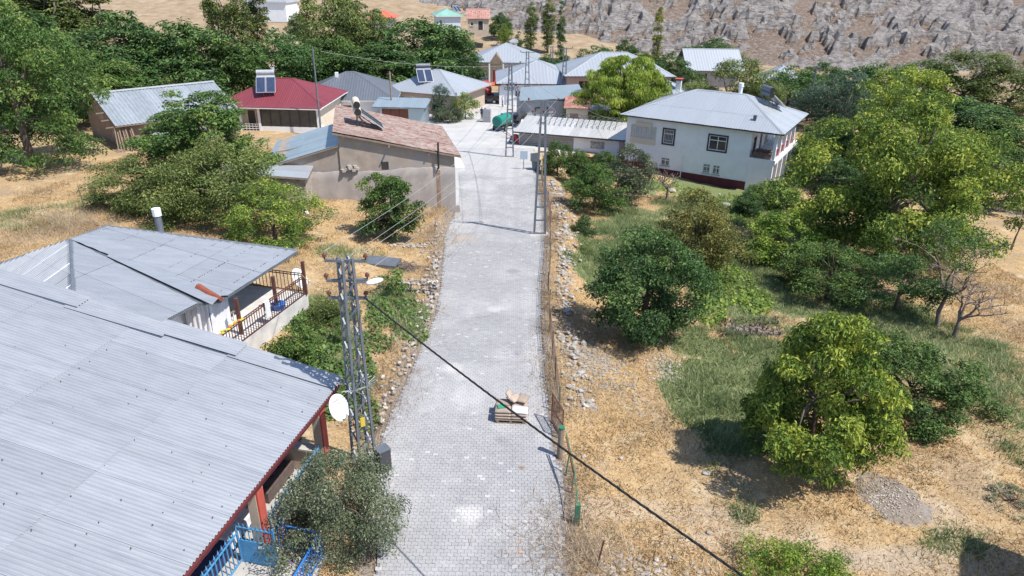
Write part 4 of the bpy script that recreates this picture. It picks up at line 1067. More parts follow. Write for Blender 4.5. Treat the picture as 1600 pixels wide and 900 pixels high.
sheets(deck([Rr], MT['wood'], h, .1, 'rear_roof'), Rr, .8, MT['roof_pale'], .2, .015, seed=122)
# long shed with steel hoops on its roof
a = gr(808, 226); b_ = gr(961, 246)
zg = min(a.z, b_.z); ang = math.atan2(-3.2, 10.6)
h = thing('shed', 'long slatted shed with white roof carrying rows of steel hoops', 'shed', (a.x + .2, a.y, zg), ang)
L = 11.2
walls(h, L, 4.6, 1.75, MT['plaster_white'], {'f': [(0.1, 6.2, -.2, 1.6)]}, z0=-.8)
for k in range(9): MB().box((.05, -.03, -.3 + k * .21), (6.2, .06, -.3 + k * .21 + .18)).build('plank', pm('grey plank', (.36, .34, .33), (.28, .265, .26), scale=3, sc=(.3, 1, 1), rnd=.1), h)
MB().box((8.1, -.05, .55), (9.6, -.012, 1.3)).build('peeled_patch', pm('peeled plaster', (.2, .2, .2), (.5, .5, .5), scale=3), h)
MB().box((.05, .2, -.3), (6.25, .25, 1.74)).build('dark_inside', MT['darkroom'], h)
Rr = [(-.5, -.7, 1.82), (L + .7, -.7, 1.82), (L + .7, 5.0, 2.5), (-.5, 5.0, 2.5)]
m_w = metalroof('white roof sheet', (.62, .61, .58), (.52, .51, .49), rust=.8)
rf = deck([Rr], MT['darksteel'], h, .12); sheets(rf, Rr, 1.05, m_w, .22, .015, seed=123)
for k in range(15):
    x = 1.6 + k * .62; pts = []
    for i in range(9):
        t = math.pi * i / 8; pts.append((x + .5 * (1 - math.cos(t)), 3.4 - 1.25 * math.cos(t), 2.33 - .12 * math.cos(t) + .95 * math.sin(t)))
    MB().tube(pts, .035, 5).build('hoop', MT['darksteel'], h)
MB().bar((L - .2, 1.2, -.5), (L - .2, 1.2, 1.8), .1).bar((L + .5, -.4, -.5), (L + .5, -.4, 1.9), .1).build('post', MT['redpaint'], h)
wl = thing('wall', 'low maroon garden wall in front of the hoop shed', 'wall', (5.6, 71.3, gz(6, 71.5)), math.atan2(-2.6, 8))
MB().box((0, 0, -.8), (8.6, .22, .85)).build('base', MT['maroon'], wl); MB().box((-.03, -.04, .85), (8.63, .26, .92)).build('coping', MT['maroon'], wl)
# roofs beyond the willow and to the right
h, L = vhouse('house', 'grey house with wide pale roof at the foot of the rocky hill', 1068, 1142, 128, aty(1100, 135, 128).z, 3.2, 9, 2.6, MT['greywall'], MT['roof_pale'], MT['galv'], R(0), .8, 2, .5, .015, win=[(2, 3.2, 1.2, 2.3)], gable=True, seed=130)
h, L = vhouse('house', 'house with light roof half hidden right of the white house', 1180, 1238, 112, aty(1215, 165, 112).z, 3.2, 8, 2.4, MT['plaster_white'], MT['roof_pale'], MT['galv'], R(-14), .6, 2, .5, .015, seed=140)
h, L = vhouse('house', 'low roof with white chimney peeping out behind the willow', 985, 1062, 96, aty(1020, 185, 96).z, 2.8, 7, 1.9, MT['greywall'], MT['roof_pale'], MT['galv'], R(-20), .5, 2, .5, .015, seed=150)
chimney(h, L * .78, 2.0, 3.0, 5.0, MT['plaster_white'], .35, MT['redpaint'], True)
# hillside houses top left to centre
h, L = vhouse('house', 'white flat-eaved house on the slope at the top edge', 412, 470, 186, aty(440, 26, 186).z, 3.4, 8, 1.8, MT['plaster_white'], MT['roof_pale'], MT['white'], R(-6), .4, 2, .5, .015, win=[(1, 2.4, 1, 2.3), (4, 5.2, 1, 2.3)], seed=160)
h, L = vhouse('house', 'house with orange-red hip roof among the treetops', 592, 622, 176, aty(600, 46, 176).z, 2.6, 5.5, 1.4, MT['plaster_white'], MT['roof_orange'], MT['orange_wall'], 0, .8, 1.5, .4, .02, win=[(1, 2, 1, 2)], seed=170)
h, L = vhouse('house', 'two-storey pale house with mint green hip roof', 689, 722, 152, aty(705, 59, 152).z, 4.1, 5.5, 1.2, pm('pale blue render', (.6, .64, .68), (.52, .56, .6), scale=1), MT['roof_mint'], MT['white'], R(14), .5, 1.5, .4, .015, win=[(.4, .9, 2.4, 3.4, 1), (2.5, 3.1, .8, 1.3, 1)], winr=[(.4, 2.2, 2.2, 3.5, 2), (2.6, 3.6, 0, 2.0, 1)], seed=180)
p = h.matrix_basis @ Vector((L * .9, 2.5, 4.7)); solar_heater('small solar heater on the mint green roof', p, R(40), 1, MT['galv'], 40, .8)
h, L = vhouse('house', 'low farmhouse with rusty striped roof on the slope', 733, 764, 158, aty(750, 47, 158).z, 2.4, 5, 1.6, MT['beige'], MT['roof_rust2'], MT['wood'], R(3), .3, 1.5, .4, .02, win=[(.6, 1.2, .8, 1.6, 1)], doors=[(2.2, 3.2, 0, 1.8)], gable=True, seed=190, doorm=MT['darkroom'])
h, L = vhouse('hut', 'tiny cream hut with flat roof below the poplars', 796, 806, 140, aty(800, 80, 140).z, 1.7, 1.6, .4, MT['cream'], MT['roof_pale'], MT['white'], 0, .2, 1, .4, .01, doors=[(.3, .8, 0, 1.4)], seed=200)

# ---------------------------------------------------------------- white two-storey house
zg = -3.7
ang = R(-31); LW, DW = 14.9, 10.1
cr = Vector((24.3, 64.75, 0))
o = cr - Vector((math.cos(ang), math.sin(ang), 0)) * LW
h = thing('house', 'white two-storey house with maroon base and columned verandah', 'house', (o.x, o.y, zg), ang)
ZE = 5.75; FL2 = 2.75
LB = LW - 2.3          # closed body, the last bay is the verandah
S = side(LB, DW, 'f')
walls(h, LB, DW, ZE, MT['plaster_white'], {'f': [(4.0, 5.05, 3.35, 4.75), (8.6, 10.3, 3.35, 4.75), (8.35, 9.05, 1.0, 1.9), (9.3, 10.0, 1.0, 1.9), (4.0, 4.9, 1.1, 1.9)], 'r': [(1.0, 2.2, 3.2, 4.8), (3.4, 4.4, FL2 + .05, 4.85), (5.6, 7.2, 3.4, 4.8), (1.2, 3, .1, 2.2), (4.5, 6.5, .1, 2.2)]}, z0=-1.2)
walls(h, LW - LB - .02, .3, FL2, MT['plaster_white'], z0=-1.2).location = (LB + .01, .01, 0)
dk = pm('dark window surround', (.045, .04, .05), (.06, .05, .06), scale=3)
window(h, S, 4.0, 5.05, 3.35, 4.75, MT['white'], 1, surround=dk, bars=MT['white'])
window(h, S, 8.6, 10.3, 3.35, 4.75, MT['white'], 2, surround=dk)
for w_ in ((8.35, 9.05, 1.0, 1.9), (9.3, 10.0, 1.0, 1.9), (4.0, 4.9, 1.1, 1.9)): window(h, S, *w_, MT['white'], 2, bars=MT['white'], fw=.06)
Sr = side(LB, DW, 'r')
window(h, Sr, 1.0, 2.2, 3.2, 4.8, MT['brownmetal'], 2); door(h, Sr, 3.4, 4.4, FL2 + .05, 4.85, MT['brownmetal']); window(h, Sr, 5.6, 7.2, 3.4, 4.8, MT['white'], 3)
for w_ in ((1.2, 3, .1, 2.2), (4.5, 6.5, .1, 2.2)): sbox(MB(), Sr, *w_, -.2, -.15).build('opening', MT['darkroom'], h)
# glazed winter porch, upper left, in old cream frames
mb = MB(); 
for k in range(6): x = .55 + k * .52; mb.box((x - .035, -.1, 3.55), (x + .035, -.02, 4.75))
mb.box((.5, -.1, 3.5), (3.2, -.02, 3.6)).box((.5, -.1, 4.72), (3.2, -.02, 4.8)).box((1.0, -.1, 4.8), (2.7, -.02, 5.15)).box((.5, -.09, 3.0), (3.2, -.02, 3.5))
lg = mb.build('loggia_frame', MT['cream'], h)
for k in range(5): x = .55 + k * .52; MB().box((x + .04, -.05, 3.62), (x + .48, -.015, 4.7)).build('pane', pm('milky pane', (.5, .53, .55), (.4, .43, .45), scale=2, rough=.2), lg)
MB().box((-.06, -.07, -1.2), (LB + .0, 0.0, .75)).build('plinth', MT['maroon'], h)
MB().box((LB + .0, -.06, -1.2), (LW + .05, .2, -.1)).build('verandah_plinth', MT['maroon'], h)
MB().tube([(6.2, -.1, -.3), (6.2, -.1, 2.4)], .05, 8).build('downpipe', MT['white'], h)
# verandah slab, columns, railings
MB().box((LB, -.02, FL2), (LW + .12, DW, FL2 + .4)).build('verandah_slab', MT['plaster_white'], h)
MB().box((LB, .0, -.8), (LW, DW, -.05)).build('verandah_floor', MT['concrete'], h)
for y in (.16, 2.2, 4.3, 6.4, 8.4):
    MB().box((LW - .32, y - .16, -.6), (LW - .02, y + .16, FL2)).build('column', MT['plaster_white'], h)
    MB().box((LW - .28, y - .14, FL2 + .4), (LW, y + .14, ZE - .1)).build('column', MT['plaster_white'], h)
MB().box((LB, 0.0, ZE - .25), (LW, .2, ZE)).box((LW - .26, .2, ZE - .25), (LW - .02, DW, ZE)).build('lintel', MT['plaster_white'], h)
for a_, b_ in ((.3, 2.05), (2.35, 4.15), (4.45, 6.25), (6.55, 8.3)): railing(h, (LW - .14, a_, FL2 + .4), (LW - .14, b_, FL2 + .4), .8, MT['redpaint'], 7, .02)
railing(h, (LB + .1, .05, FL2 + .4), (LW - .35, .05, FL2 + .4), .7, MT['brownmetal'], 12, .02)
hip_roof(h, -.55, -.6, LW + .6, DW + .6, ZE, ZE + 2.25, MT['roof_pale'], dk, ridge=((5.3, DW / 2, ZE + 2.25), (LW - 4.6, DW / 2, ZE + 2.25)), w=1.1, pitch=.26, amp=.01, rows=[2.6], seed=210)
p = h.matrix_basis @ Vector((10.6, DW / 2 + .5, ZE + 1.6)); 
chimney(h, 9.6, DW / 2 + .3, ZE + 1.5, ZE + 2.95, MT['plaster_white'], .2)
MB().box((12.2, .9, ZE + .5), (12.5, 1.2, ZE + 1.15)).build('vent', MT['galv'], h)
p = h.matrix_basis @ Vector((12.6, DW / 2 + .9, ZE + 1.15)); solar_heater('solar heater with black tank ends on the white house roof', p, R(100), 2, MT['galv'], 40, 1.0)
st = thing('sofa', 'heap of brown cushions on the verandah of the white house', 'sofa', h.matrix_basis @ Vector((LB + 1.1, .8, FL2 + .4)), ang)
MB().box((-.8, -.4, 0), (.8, .45, .45)).build('seat', MT['wood'], st)
for k in range(4): MB().sphere((-.55 + k * .36, .05 * (k % 2), .55), .26, 8, 5, (1, 1.1, .8)).build('cushion', _mats['brown upholstery'], st, True)
# out-of-frame flat-roofed building at lower right whose shadow reaches the field
h = thing('outbuilding', 'block outbuilding casting the square shadow at the lower right corner', 'outbuilding', (16.95, 15.8, -.2), R(-34))
# local frame: far-left corner at the origin, x to the right-front, building runs towards -y (the camera side)
wb = walls(h, 6, 4.6, 4.1, MT['greywall'], {'f': [(1, 2.2, 0, 2.1)], 'l': [(1.5, 3, 1.2, 2.2)]}, z0=-.5); wb.location = (.3, -4.9, 0)
S = side(6, 4.6, 'f'); S2 = lambda a, z, o: (S(a, z, o)[0] + .3, S(a, z, o)[1] - 4.9, z); door(h, S2, 1, 2.2, 0, 2.1, MT['brownmetal'])
Sl = side(6, 4.6, 'l'); S3 = lambda a, z, o: (Sl(a, z, o)[0] + .3, Sl(a, z, o)[1] - 4.9, z); window(h, S3, 1.5, 3, 1.2, 2.2, MT['white'], 2)
Rr = [(0, -5.2, 4.1), (6.6, -5.2, 4.1), (6.6, 0, 4.35), (0, 0, 4.35)]
sheets(deck([Rr], MT['darkred'], h, .12), Rr, .9, MT['roof_near'], .12, .015, seed=220)

# ---------------------------------------------------------------- trees and shrubs
LM = {
 'dark': leafmat('leaves dark green', (0.030, 0.068, 0.024), (0.071, 0.149, 0.040), (0.203, 0.288, 0.085)),
 'mid': leafmat('leaves mid green', (0.039, 0.081, 0.021), (0.092, 0.175, 0.039), (0.253, 0.312, 0.075)),
 'olive': leafmat('leaves olive', (0.059, 0.089, 0.024), (0.138, 0.186, 0.049), (0.324, 0.341, 0.114)),
 'walnut': leafmat('leaves walnut yellow green', (.05, .10, .02), (.16, .25, .04), (.46, .50, .08)),
 'yellow': leafmat('leaves yellowing', (0.068, 0.095, 0.020), (0.216, 0.243, 0.034), (0.608, 0.513, 0.068)),
 'bright': leafmat('leaves bright green', (.05, .115, .02), (.165, .27, .04), (.42, .48, .08), .32),
 'willow': leafmat('willow leaves', (.09, .14, .02), (.25, .34, .05), (.46, .52, .11), .35),
 'grey': leafmat('grey green small leaves', (0.047, 0.065, 0.035), (0.135, 0.169, 0.095), (0.324, 0.351, 0.230)),
 'blue': leafmat('blue green needles', (0.030, 0.061, 0.038), (0.068, 0.119, 0.074), (0.149, 0.216, 0.128)),
 'brownish': leafmat('tired olive leaves', (0.068, 0.074, 0.020), (0.189, 0.189, 0.047), (0.378, 0.324, 0.095)),
 'dry': leafmat('dry weed', (0.216, 0.149, 0.095), (0.446, 0.338, 0.230), (0.675, 0.567, 0.432)),
}
def prof(kind, t):
    if kind == 'round': return np.sqrt(np.clip(1 - (2 * t - .95) ** 2 / 1.15, .05, 1))
    if kind == 'spread': return np.sqrt(np.clip(1 - (1.7 * t - .55) ** 2, .04, 1))
    if kind == 'poplar': return np.clip(np.sin(np.pi * np.clip(t * .9 + .08, 0, 1)) ** .6, .1, 1)
    if kind == 'cone': return np.clip(1.05 - t, .03, 1)
    if kind == 'dome': return np.sqrt(np.clip(1 - t ** 2 * .96, .03, 1))
    if kind == 'egg': return np.where(t < .36, np.sqrt(np.clip(1 - ((.36 - t) / .5) ** 2, .05, 1)), np.sqrt(np.clip(1 - ((t - .36) / .68) ** 2, .05, 1)) * (1 - .25 * (t - .36)))
    if kind == 'pear': return np.where(t < .33, np.sqrt(np.clip(1 - ((.33 - t) / .42) ** 2, .05, 1)), np.clip(1 - (t - .33) / .72, .06, 1) ** .8)
    if kind == 'bush': return np.sqrt(np.clip(1 - (1.5 * t - .4) ** 2, .05, 1))
    return np.ones_like(t)
def crown_mesh(name, seed, rx, hh, kind='round', ncl=90, nleaf=9000, leaf=.2, clr=.22, droop=0., gap=.25, asp=.45, z0=0., shell=.5, yel=.12, wind=0, lobes=.42):
    r = np.random.RandomState(seed)
    t = r.rand(ncl * 2); an = r.rand(ncl * 2) * 2 * np.pi
    p = prof(kind, t); keep = r.rand(ncl * 2) < (p + .15); t = t[keep][:ncl]; an = an[keep][:ncl]; p = p[keep][:ncl]
    ncl = len(t)
    ph = r.rand(3) * 6.28
    lob = 1 + lobes * (.5 * np.sin(3 * an + ph[0] + 4 * t) + .35 * np.sin(5 * an + ph[1] - 7 * t) + .35 * np.sin(2 * an + ph[2] + 9 * t)) + .12 * r.randn(ncl)
    rad = p * np.clip(lob, .45, 1.35) * (shell + (1 - shell) * r.rand(ncl) ** .5) * rx * (1 - clr * .6)
    C = np.stack([rad * np.cos(an) + wind * t * hh, rad * np.sin(an), z0 + clr * rx * .4 + t * (hh - clr * rx * .8)], 1)
    cr = clr * rx * (.42 + 1.05 * r.rand(ncl)) * (.55 + .45 * p)
    w = cr ** 2; ci = r.choice(ncl, nleaf, p=w / w.sum())
    d = r.randn(nleaf, 3); d /= np.linalg.norm(d, axis=1)[:, None]
    d[:, 2] = np.where((d[:, 2] < -.3) & (r.rand(nleaf) < .6), -d[:, 2], d[:, 2])
    rr_ = cr[ci] * (gap + (1.08 - gap) * r.rand(nleaf) ** .55)
    sc = np.array([1, 1, .75])
    pos = C[ci] + d * rr_[:, None] * sc
    pos[:, 2] = np.maximum(pos[:, 2], z0 * .6 + .03)
    up = np.array([0, 0, 1.])
    n = d * .7 + up * .55 + r.randn(nleaf, 3) * .55; n /= np.linalg.norm(n, axis=1)[:, None]
    a = np.cross(n, r.randn(nleaf, 3)); a /= np.linalg.norm(a, axis=1)[:, None]
    if droop: a = a * (1 - droop) + np.array([0, 0, -1.]) * droop + wind * np.array([.6, 0, 0]); a /= np.linalg.norm(a, axis=1)[:, None]
    b = np.cross(n, a); b /= np.linalg.norm(b, axis=1)[:, None] + 1e-9
    l = leaf * (.45 + .5 * r.rand(nleaf) + .7 * r.rand(nleaf) ** 3)[:, None]; wd = l * asp * (.8 + .4 * r.rand(nleaf))[:, None]
    fold = n * l * .12
    V = np.stack([pos, pos + a * l * .5 + b * wd * .5 + fold, pos + a * l - up * l * .15, pos + a * l * .5 - b * wd * .5 + fold], 1).reshape(-1, 3)
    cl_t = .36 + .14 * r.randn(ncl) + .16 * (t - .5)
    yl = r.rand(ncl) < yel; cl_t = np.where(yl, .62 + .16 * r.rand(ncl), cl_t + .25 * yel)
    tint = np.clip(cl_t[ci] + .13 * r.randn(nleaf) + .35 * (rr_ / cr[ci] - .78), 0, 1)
    tint = np.where(r.rand(nleaf) < .02 + yel * .1, .95, tint)
    Q = np.arange(nleaf * 4).reshape(-1, 4)
    return np_mesh(name, V, Q, tint=np.repeat(tint, 4)), C
def trunk_mesh(seed, C, hh, r0, fork=.3, nl=9, z0=0., thin=.35, sway=.06, wind=0):
    r = random.Random(seed); mb = MB(); sw = [r.uniform(-1, 1) * sway * hh for _ in range(2)]
    top = Vector((sw[0] + wind * hh * .6, sw[1], hh * .72)); f = Vector((sw[0] * .3, sw[1] * .3, max(.25, hh * fork)))
    mb.tube([(0, 0, -.4), (sw[0] * .1, sw[1] * .1, f.z * .5), f, f.lerp(top, .5) + Vector((r.uniform(-.2, .2), r.uniform(-.2, .2), 0)) * sway * 6, top], [r0 * 1.25, r0, r0 * .85, r0 * .5, r0 * .12], 8)
    idx = list(range(len(C))); r.shuffle(idx)
    for k in idx[:nl]:
        e = Vector(C[k]); s = f.lerp(top, r.random() * .6) if e.z > f.z else f * .9
        m = s.lerp(e, .5) + Vector((r.uniform(-.1, .1), r.uniform(-.1, .1), .12)) * (e - s).length
        mb.tube([s, m, e], [r0 * thin * 1.2, r0 * thin * .8, r0 * thin * .25], 6)
    return mb.mesh('trunk', True)
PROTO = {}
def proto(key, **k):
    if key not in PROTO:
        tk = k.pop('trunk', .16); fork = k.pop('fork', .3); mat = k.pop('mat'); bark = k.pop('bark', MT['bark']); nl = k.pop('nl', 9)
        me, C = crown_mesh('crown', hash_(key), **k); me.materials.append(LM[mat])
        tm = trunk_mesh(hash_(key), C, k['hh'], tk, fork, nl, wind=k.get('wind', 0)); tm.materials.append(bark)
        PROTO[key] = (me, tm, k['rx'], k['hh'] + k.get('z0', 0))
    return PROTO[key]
def hash_(s): return sum((i + 1) * ord(c) for i, c in enumerate(s)) % 99991
def plant(name, label, cat, key, px, Y, top, wpx, group=None, rot=None, basez=None, ry=1.0, **k):
    g = aty(px, 300, Y); z = gz(g.x, Y) if basez is None else basez
    zt = aty(px, top, Y).z; hgt = max(.4, zt - z)
    zd = Vector((g.x, Y, z + hgt * .5 - CAM_H)).length
    rx = wpx / 2 * zd / FPX
    zm = z + hgt * .5; dep = Y * math.cos(R(25.1)) + (CAM_H - zm) * math.sin(R(25.1))
    pym = -FPX * ((CAM_H - zm) * math.cos(R(25.1)) - Y * math.sin(R(25.1))) / dep
    g.x = (px - 800 - .0135 * pym) / FPX * dep
    z = gz(g.x, Y) if basez is None else basez; hgt = max(.4, zt - z)
    me, tm, prx, ph = proto(key, **k)
    t = thing(name, label, cat, (g.x, Y, z - .03), 0, group)
    if rot is None: rot = (px * 1.7 + Y * 3.1) % 6.28
    t.rotation_euler.z = rot; t.scale = (rx / prx, rx / prx * ry, hgt / ph)
    link(bpy.data.objects.new('crown', me), t); link(bpy.data.objects.new('trunk', tm), t)
    return t
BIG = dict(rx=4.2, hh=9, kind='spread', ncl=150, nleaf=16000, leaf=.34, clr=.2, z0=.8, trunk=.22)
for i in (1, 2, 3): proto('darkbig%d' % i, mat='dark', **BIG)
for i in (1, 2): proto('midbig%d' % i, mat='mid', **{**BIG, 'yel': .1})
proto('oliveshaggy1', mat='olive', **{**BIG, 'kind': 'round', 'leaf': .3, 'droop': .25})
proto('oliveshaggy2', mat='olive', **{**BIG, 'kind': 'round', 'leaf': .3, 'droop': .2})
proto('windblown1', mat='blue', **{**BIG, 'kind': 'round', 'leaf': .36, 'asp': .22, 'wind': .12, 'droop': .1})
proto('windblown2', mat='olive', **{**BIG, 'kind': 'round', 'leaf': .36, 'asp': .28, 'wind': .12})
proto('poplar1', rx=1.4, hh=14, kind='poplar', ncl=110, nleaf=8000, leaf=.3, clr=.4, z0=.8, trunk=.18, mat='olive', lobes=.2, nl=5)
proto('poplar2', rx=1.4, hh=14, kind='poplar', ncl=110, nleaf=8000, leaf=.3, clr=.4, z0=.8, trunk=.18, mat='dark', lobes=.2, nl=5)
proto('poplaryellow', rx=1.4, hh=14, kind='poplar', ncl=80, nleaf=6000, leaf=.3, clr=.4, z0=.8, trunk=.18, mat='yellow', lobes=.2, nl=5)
T = lambda label, key, px, Y, top, w, group='village trees', name='tree', cat='tree', **k: plant(name, label, cat, key, px, Y, top, w, group, **k)
# left and upper left
T('huge dark walnut tree filling the left edge above the dry field', 'walnutleft', 15, 55, -12, 178, mat='mid', rx=6.5, hh=14, kind='spread', ncl=260, nleaf=42000, leaf=.3, clr=.16, z0=.5, trunk=.35, yel=.06, gap=.3)
T('dark tree at the far left edge behind the huge walnut', 'darkbig1', -5, 72, -20, 190)
T('leafy green tree left of the barn roof', 'midbig1', 128, 84, 70, 150)
T('broad dark tree behind the left end of the barn', 'darkbig2', 200, 96, 14, 165)
T('dark tree behind the middle of the barn ridge', 'darkbig3', 285, 98, 22, 150)
T('yellowish-green tree between the barn and the red roof', 'midbig2', 365, 102, 62, 120)
T('dense dark tree directly behind the red roof', 'darkbig1', 438, 106, 42, 125)
T('dark tree between the red roof and the grey roof', 'darkbig2', 490, 112, 58, 105)
T('low pale shrub at the barn ridge', 'oliveshaggy2', 230, 92, 112, 90)
T('tall pale poplar with bare trunk at the upper left', 'poplar1', 66, 118, -70, 62)
T('second tall pale poplar right of the bare-trunked one', 'poplar1', 100, 122, -55, 56)
T('thin grey poplar above the left trees', 'poplar1', 140, 128, -40, 60)
T('first grey-green poplar of the top-left pair', 'poplar1', 340, 126, -60, 32)
T('second grey-green poplar of the top-left pair', 'poplar1', 372, 127, -55, 34)
T('grey-green poplar just left of the white slope house', 'poplar1', 402, 134, -40, 32)
T('tall olive tree above the grey roof', 'oliveshaggy1', 527, 126, -10, 120)
T('olive tree right of the tall olive one', 'oliveshaggy2', 572, 124, 6, 100)
T('big dark tree above the salmon house', 'darkbig3', 655, 120, 20, 165)
T('leafy dark tree behind the grey and salmon roofs', 'darkbig1', 590, 112, 62, 150)
T('mid green tree at the right end of the dark tree belt', 'darkbig2', 705, 122, 42, 90)
T('tree rising just behind the grey roof ridge', 'midbig1', 530, 112, 55, 110)
T('small round tree on the slope below the white house', 'darkbig3', 465, 165, 18, 32)
T('small dark tree beside the mint green house', 'darkbig2', 782, 168, 18, 38)
T('round light bush below the small dark tree on the slope', 'bushbright', 788, 160, 36, 26, 'bushes on the slope', 'bush', 'bush', mat='bright', rx=1.5, hh=2.2, kind='bush', ncl=40, nleaf=3000, leaf=.16, clr=.3, trunk=.06)
T('dark shrub on the slope beside the far cream house', 'darkbig1', 742, 118, 96, 26)
# evergreens by the square
T('dark cone-shaped evergreen at the corner of the square', 'conifer', 690, 92.5, 129, 36, 'shrubs at the square', 'conifer', 'conifer', mat='blue', rx=1.3, hh=4.2, kind='poplar', ncl=90, nleaf=7000, leaf=.2, clr=.34, asp=.25, trunk=.1)
T('golden cone-shaped conifer beside the dark evergreen', 'goldcon', 713, 93, 141, 18, 'shrubs at the square', 'conifer', 'conifer', mat='yellow', rx=.7, hh=3.4, kind='cone', ncl=60, nleaf=3000, leaf=.15, clr=.4, asp=.25, trunk=.08)
T('leafy bright shrub right of the golden conifer', 'bushbright', 727, 93.5, 143, 38, 'shrubs at the square', 'bush', 'bush')
T('low grey lavender-like shrub below the dark evergreen', 'greybush', 692, 90.5, 166, 34, 'shrubs at the square', 'bush', 'bush', mat='grey', rx=1.2, hh=1.3, kind='bush', ncl=40, nleaf=3000, leaf=.14, clr=.3, trunk=.04)
T('low grey shrub below the golden conifer', 'greybush', 714, 91, 165, 24, 'shrubs at the square', 'bush', 'bush')
# behind the far houses
for px, Y, top, w, key, lab in ((830, 156, 0, 20, 'poplar1', 'leftmost of the three tall pale poplars under the hill'), (857, 156, -6, 22, 'poplar1', 'middle of the three tall pale poplars under the hill'), (877, 150, 0, 13, 'poplar2', 'dark right-hand poplar of the three under the hill'),
        (811, 148, 48, 14, 'poplar2', 'short dark poplar left of the tall trio'), (822, 146, 55, 12, 'poplar2', 'slim dark poplar at the foot of the tall trio'), (1027, 142, 9, 16, 'poplaryellow', 'lone slim yellow-green poplar before the rocky hill')):
    T(lab, key, px, Y, top, w, 'poplars under the hill', 'poplar', 'poplar')
T('dark tree behind the white hall roof', 'darkbig1', 868, 128, 78, 70)
T('dark tree just left of the willow top', 'darkbig3', 935, 122, 66, 80)
T('pointed dark tree behind the pink roof', 'darkbig2', 975, 128, 60, 60)
T('dark tree right of the willow top', 'darkbig1', 1046, 118, 78, 78)
T('low dark tree between willow and grey house', 'midbig2', 1005, 130, 80, 70)
T('dark bushy tree behind the grey house under the hill', 'darkbig2', 1115, 142, 58, 80)
T('bright weeping willow behind the hoop shed', 'willow', 975, 91, 84, 142, mat='willow', rx=4.6, hh=9.5, kind='dome', ncl=260, nleaf=48000, leaf=.5, clr=.15, droop=.7, asp=.17, z0=.6, trunk=.3, fork=.2, shell=.55)
T('loose olive tree behind the white house roof', 'windblown2', 1150, 88, 88, 110)
T('bright shrub behind the chimney of the white house', 'oliveshaggy2', 1188, 84, 125, 60)
T('tree in front of the grey house under the hill', 'oliveshaggy1', 1085, 98, 130, 90)
# right belt
for i, (px, Y, top, w, key, lab) in enumerate((
    (1235, 104, 100, 90, 'darkbig1', 'dark tree behind the half-hidden light roof'), (1285, 112, 96, 90, 'darkbig2', 'dark tree left of the utility pole in the right belt'),
    (1285, 92, 135, 95, 'windblown1', 'wind-combed bluish tree beside the verandah'), (1320, 88, 108, 95, 'windblown1', 'tall bluish wind-combed tree right of the verandah'), (1365, 96, 92, 90, 'darkbig3', 'dark tree behind the yellow-topped walnut'),
    (1445, 112, 90, 95, 'darkbig1', 'dark tree under the rocks right of the yellow walnut'), (1510, 108, 78, 120, 'windblown2', 'tall loose dark tree under the right-hand rocks'), (1580, 104, 104, 120, 'windblown2', 'dark tree at the right edge below the rocks'),
    (1300, 76, 185, 80, 'oliveshaggy1', 'shaggy tree close behind the verandah columns'), (1500, 84, 150, 130, 'darkbig2', 'dark tree in the middle of the right belt'), (1580, 76, 180, 120, 'midbig1', 'green tree at the right edge of the belt'),
    (1460, 70, 190, 120, 'midbig2', 'green tree right behind the big walnut'), (1545, 62, 215, 120, 'midbig1', 'yellow-flecked tree at the right above the small sapling'), (1300, 70, 190, 100, 'darkbig3', 'dark tree left behind the big walnut'), (1305, 60, 240, 80, 'darkbig1', 'dark tree beside the verandah below'))):
    T(lab, key, px, Y, top, w, 'tree belt at the right')
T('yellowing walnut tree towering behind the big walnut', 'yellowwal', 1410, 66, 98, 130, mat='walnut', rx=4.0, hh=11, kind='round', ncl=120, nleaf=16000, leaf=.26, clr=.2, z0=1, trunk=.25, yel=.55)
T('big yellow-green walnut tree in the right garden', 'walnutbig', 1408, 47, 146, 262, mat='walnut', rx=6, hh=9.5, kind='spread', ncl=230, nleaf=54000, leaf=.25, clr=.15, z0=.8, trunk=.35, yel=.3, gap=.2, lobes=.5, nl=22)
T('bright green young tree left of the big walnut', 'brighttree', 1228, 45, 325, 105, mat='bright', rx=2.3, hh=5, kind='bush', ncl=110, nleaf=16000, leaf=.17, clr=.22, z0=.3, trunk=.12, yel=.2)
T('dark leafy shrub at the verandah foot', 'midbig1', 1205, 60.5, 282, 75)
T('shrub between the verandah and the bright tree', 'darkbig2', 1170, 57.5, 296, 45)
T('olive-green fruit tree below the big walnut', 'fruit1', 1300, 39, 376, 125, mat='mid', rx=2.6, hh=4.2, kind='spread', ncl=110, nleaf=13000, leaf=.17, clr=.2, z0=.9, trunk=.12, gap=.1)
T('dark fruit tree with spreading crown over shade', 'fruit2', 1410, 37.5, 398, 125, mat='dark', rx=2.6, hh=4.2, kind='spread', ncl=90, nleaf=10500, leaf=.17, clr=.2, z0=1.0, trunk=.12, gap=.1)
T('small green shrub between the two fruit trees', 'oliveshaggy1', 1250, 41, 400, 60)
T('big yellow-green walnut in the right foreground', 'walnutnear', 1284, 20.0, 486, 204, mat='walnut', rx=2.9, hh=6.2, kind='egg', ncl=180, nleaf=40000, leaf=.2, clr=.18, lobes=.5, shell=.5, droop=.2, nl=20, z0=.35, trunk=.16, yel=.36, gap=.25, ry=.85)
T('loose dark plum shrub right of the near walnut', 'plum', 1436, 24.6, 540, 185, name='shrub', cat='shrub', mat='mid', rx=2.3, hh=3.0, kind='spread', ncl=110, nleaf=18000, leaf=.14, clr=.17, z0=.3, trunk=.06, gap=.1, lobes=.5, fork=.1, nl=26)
T('large dark green walnut beside the rubble slope', 'walnutdark', 1012, 31.2, 362, 172, mat='dark', rx=3, hh=6, kind='round', ncl=160, nleaf=32000, lobes=.5, leaf=.18, clr=.19, z0=.3, trunk=.2, yel=.05)
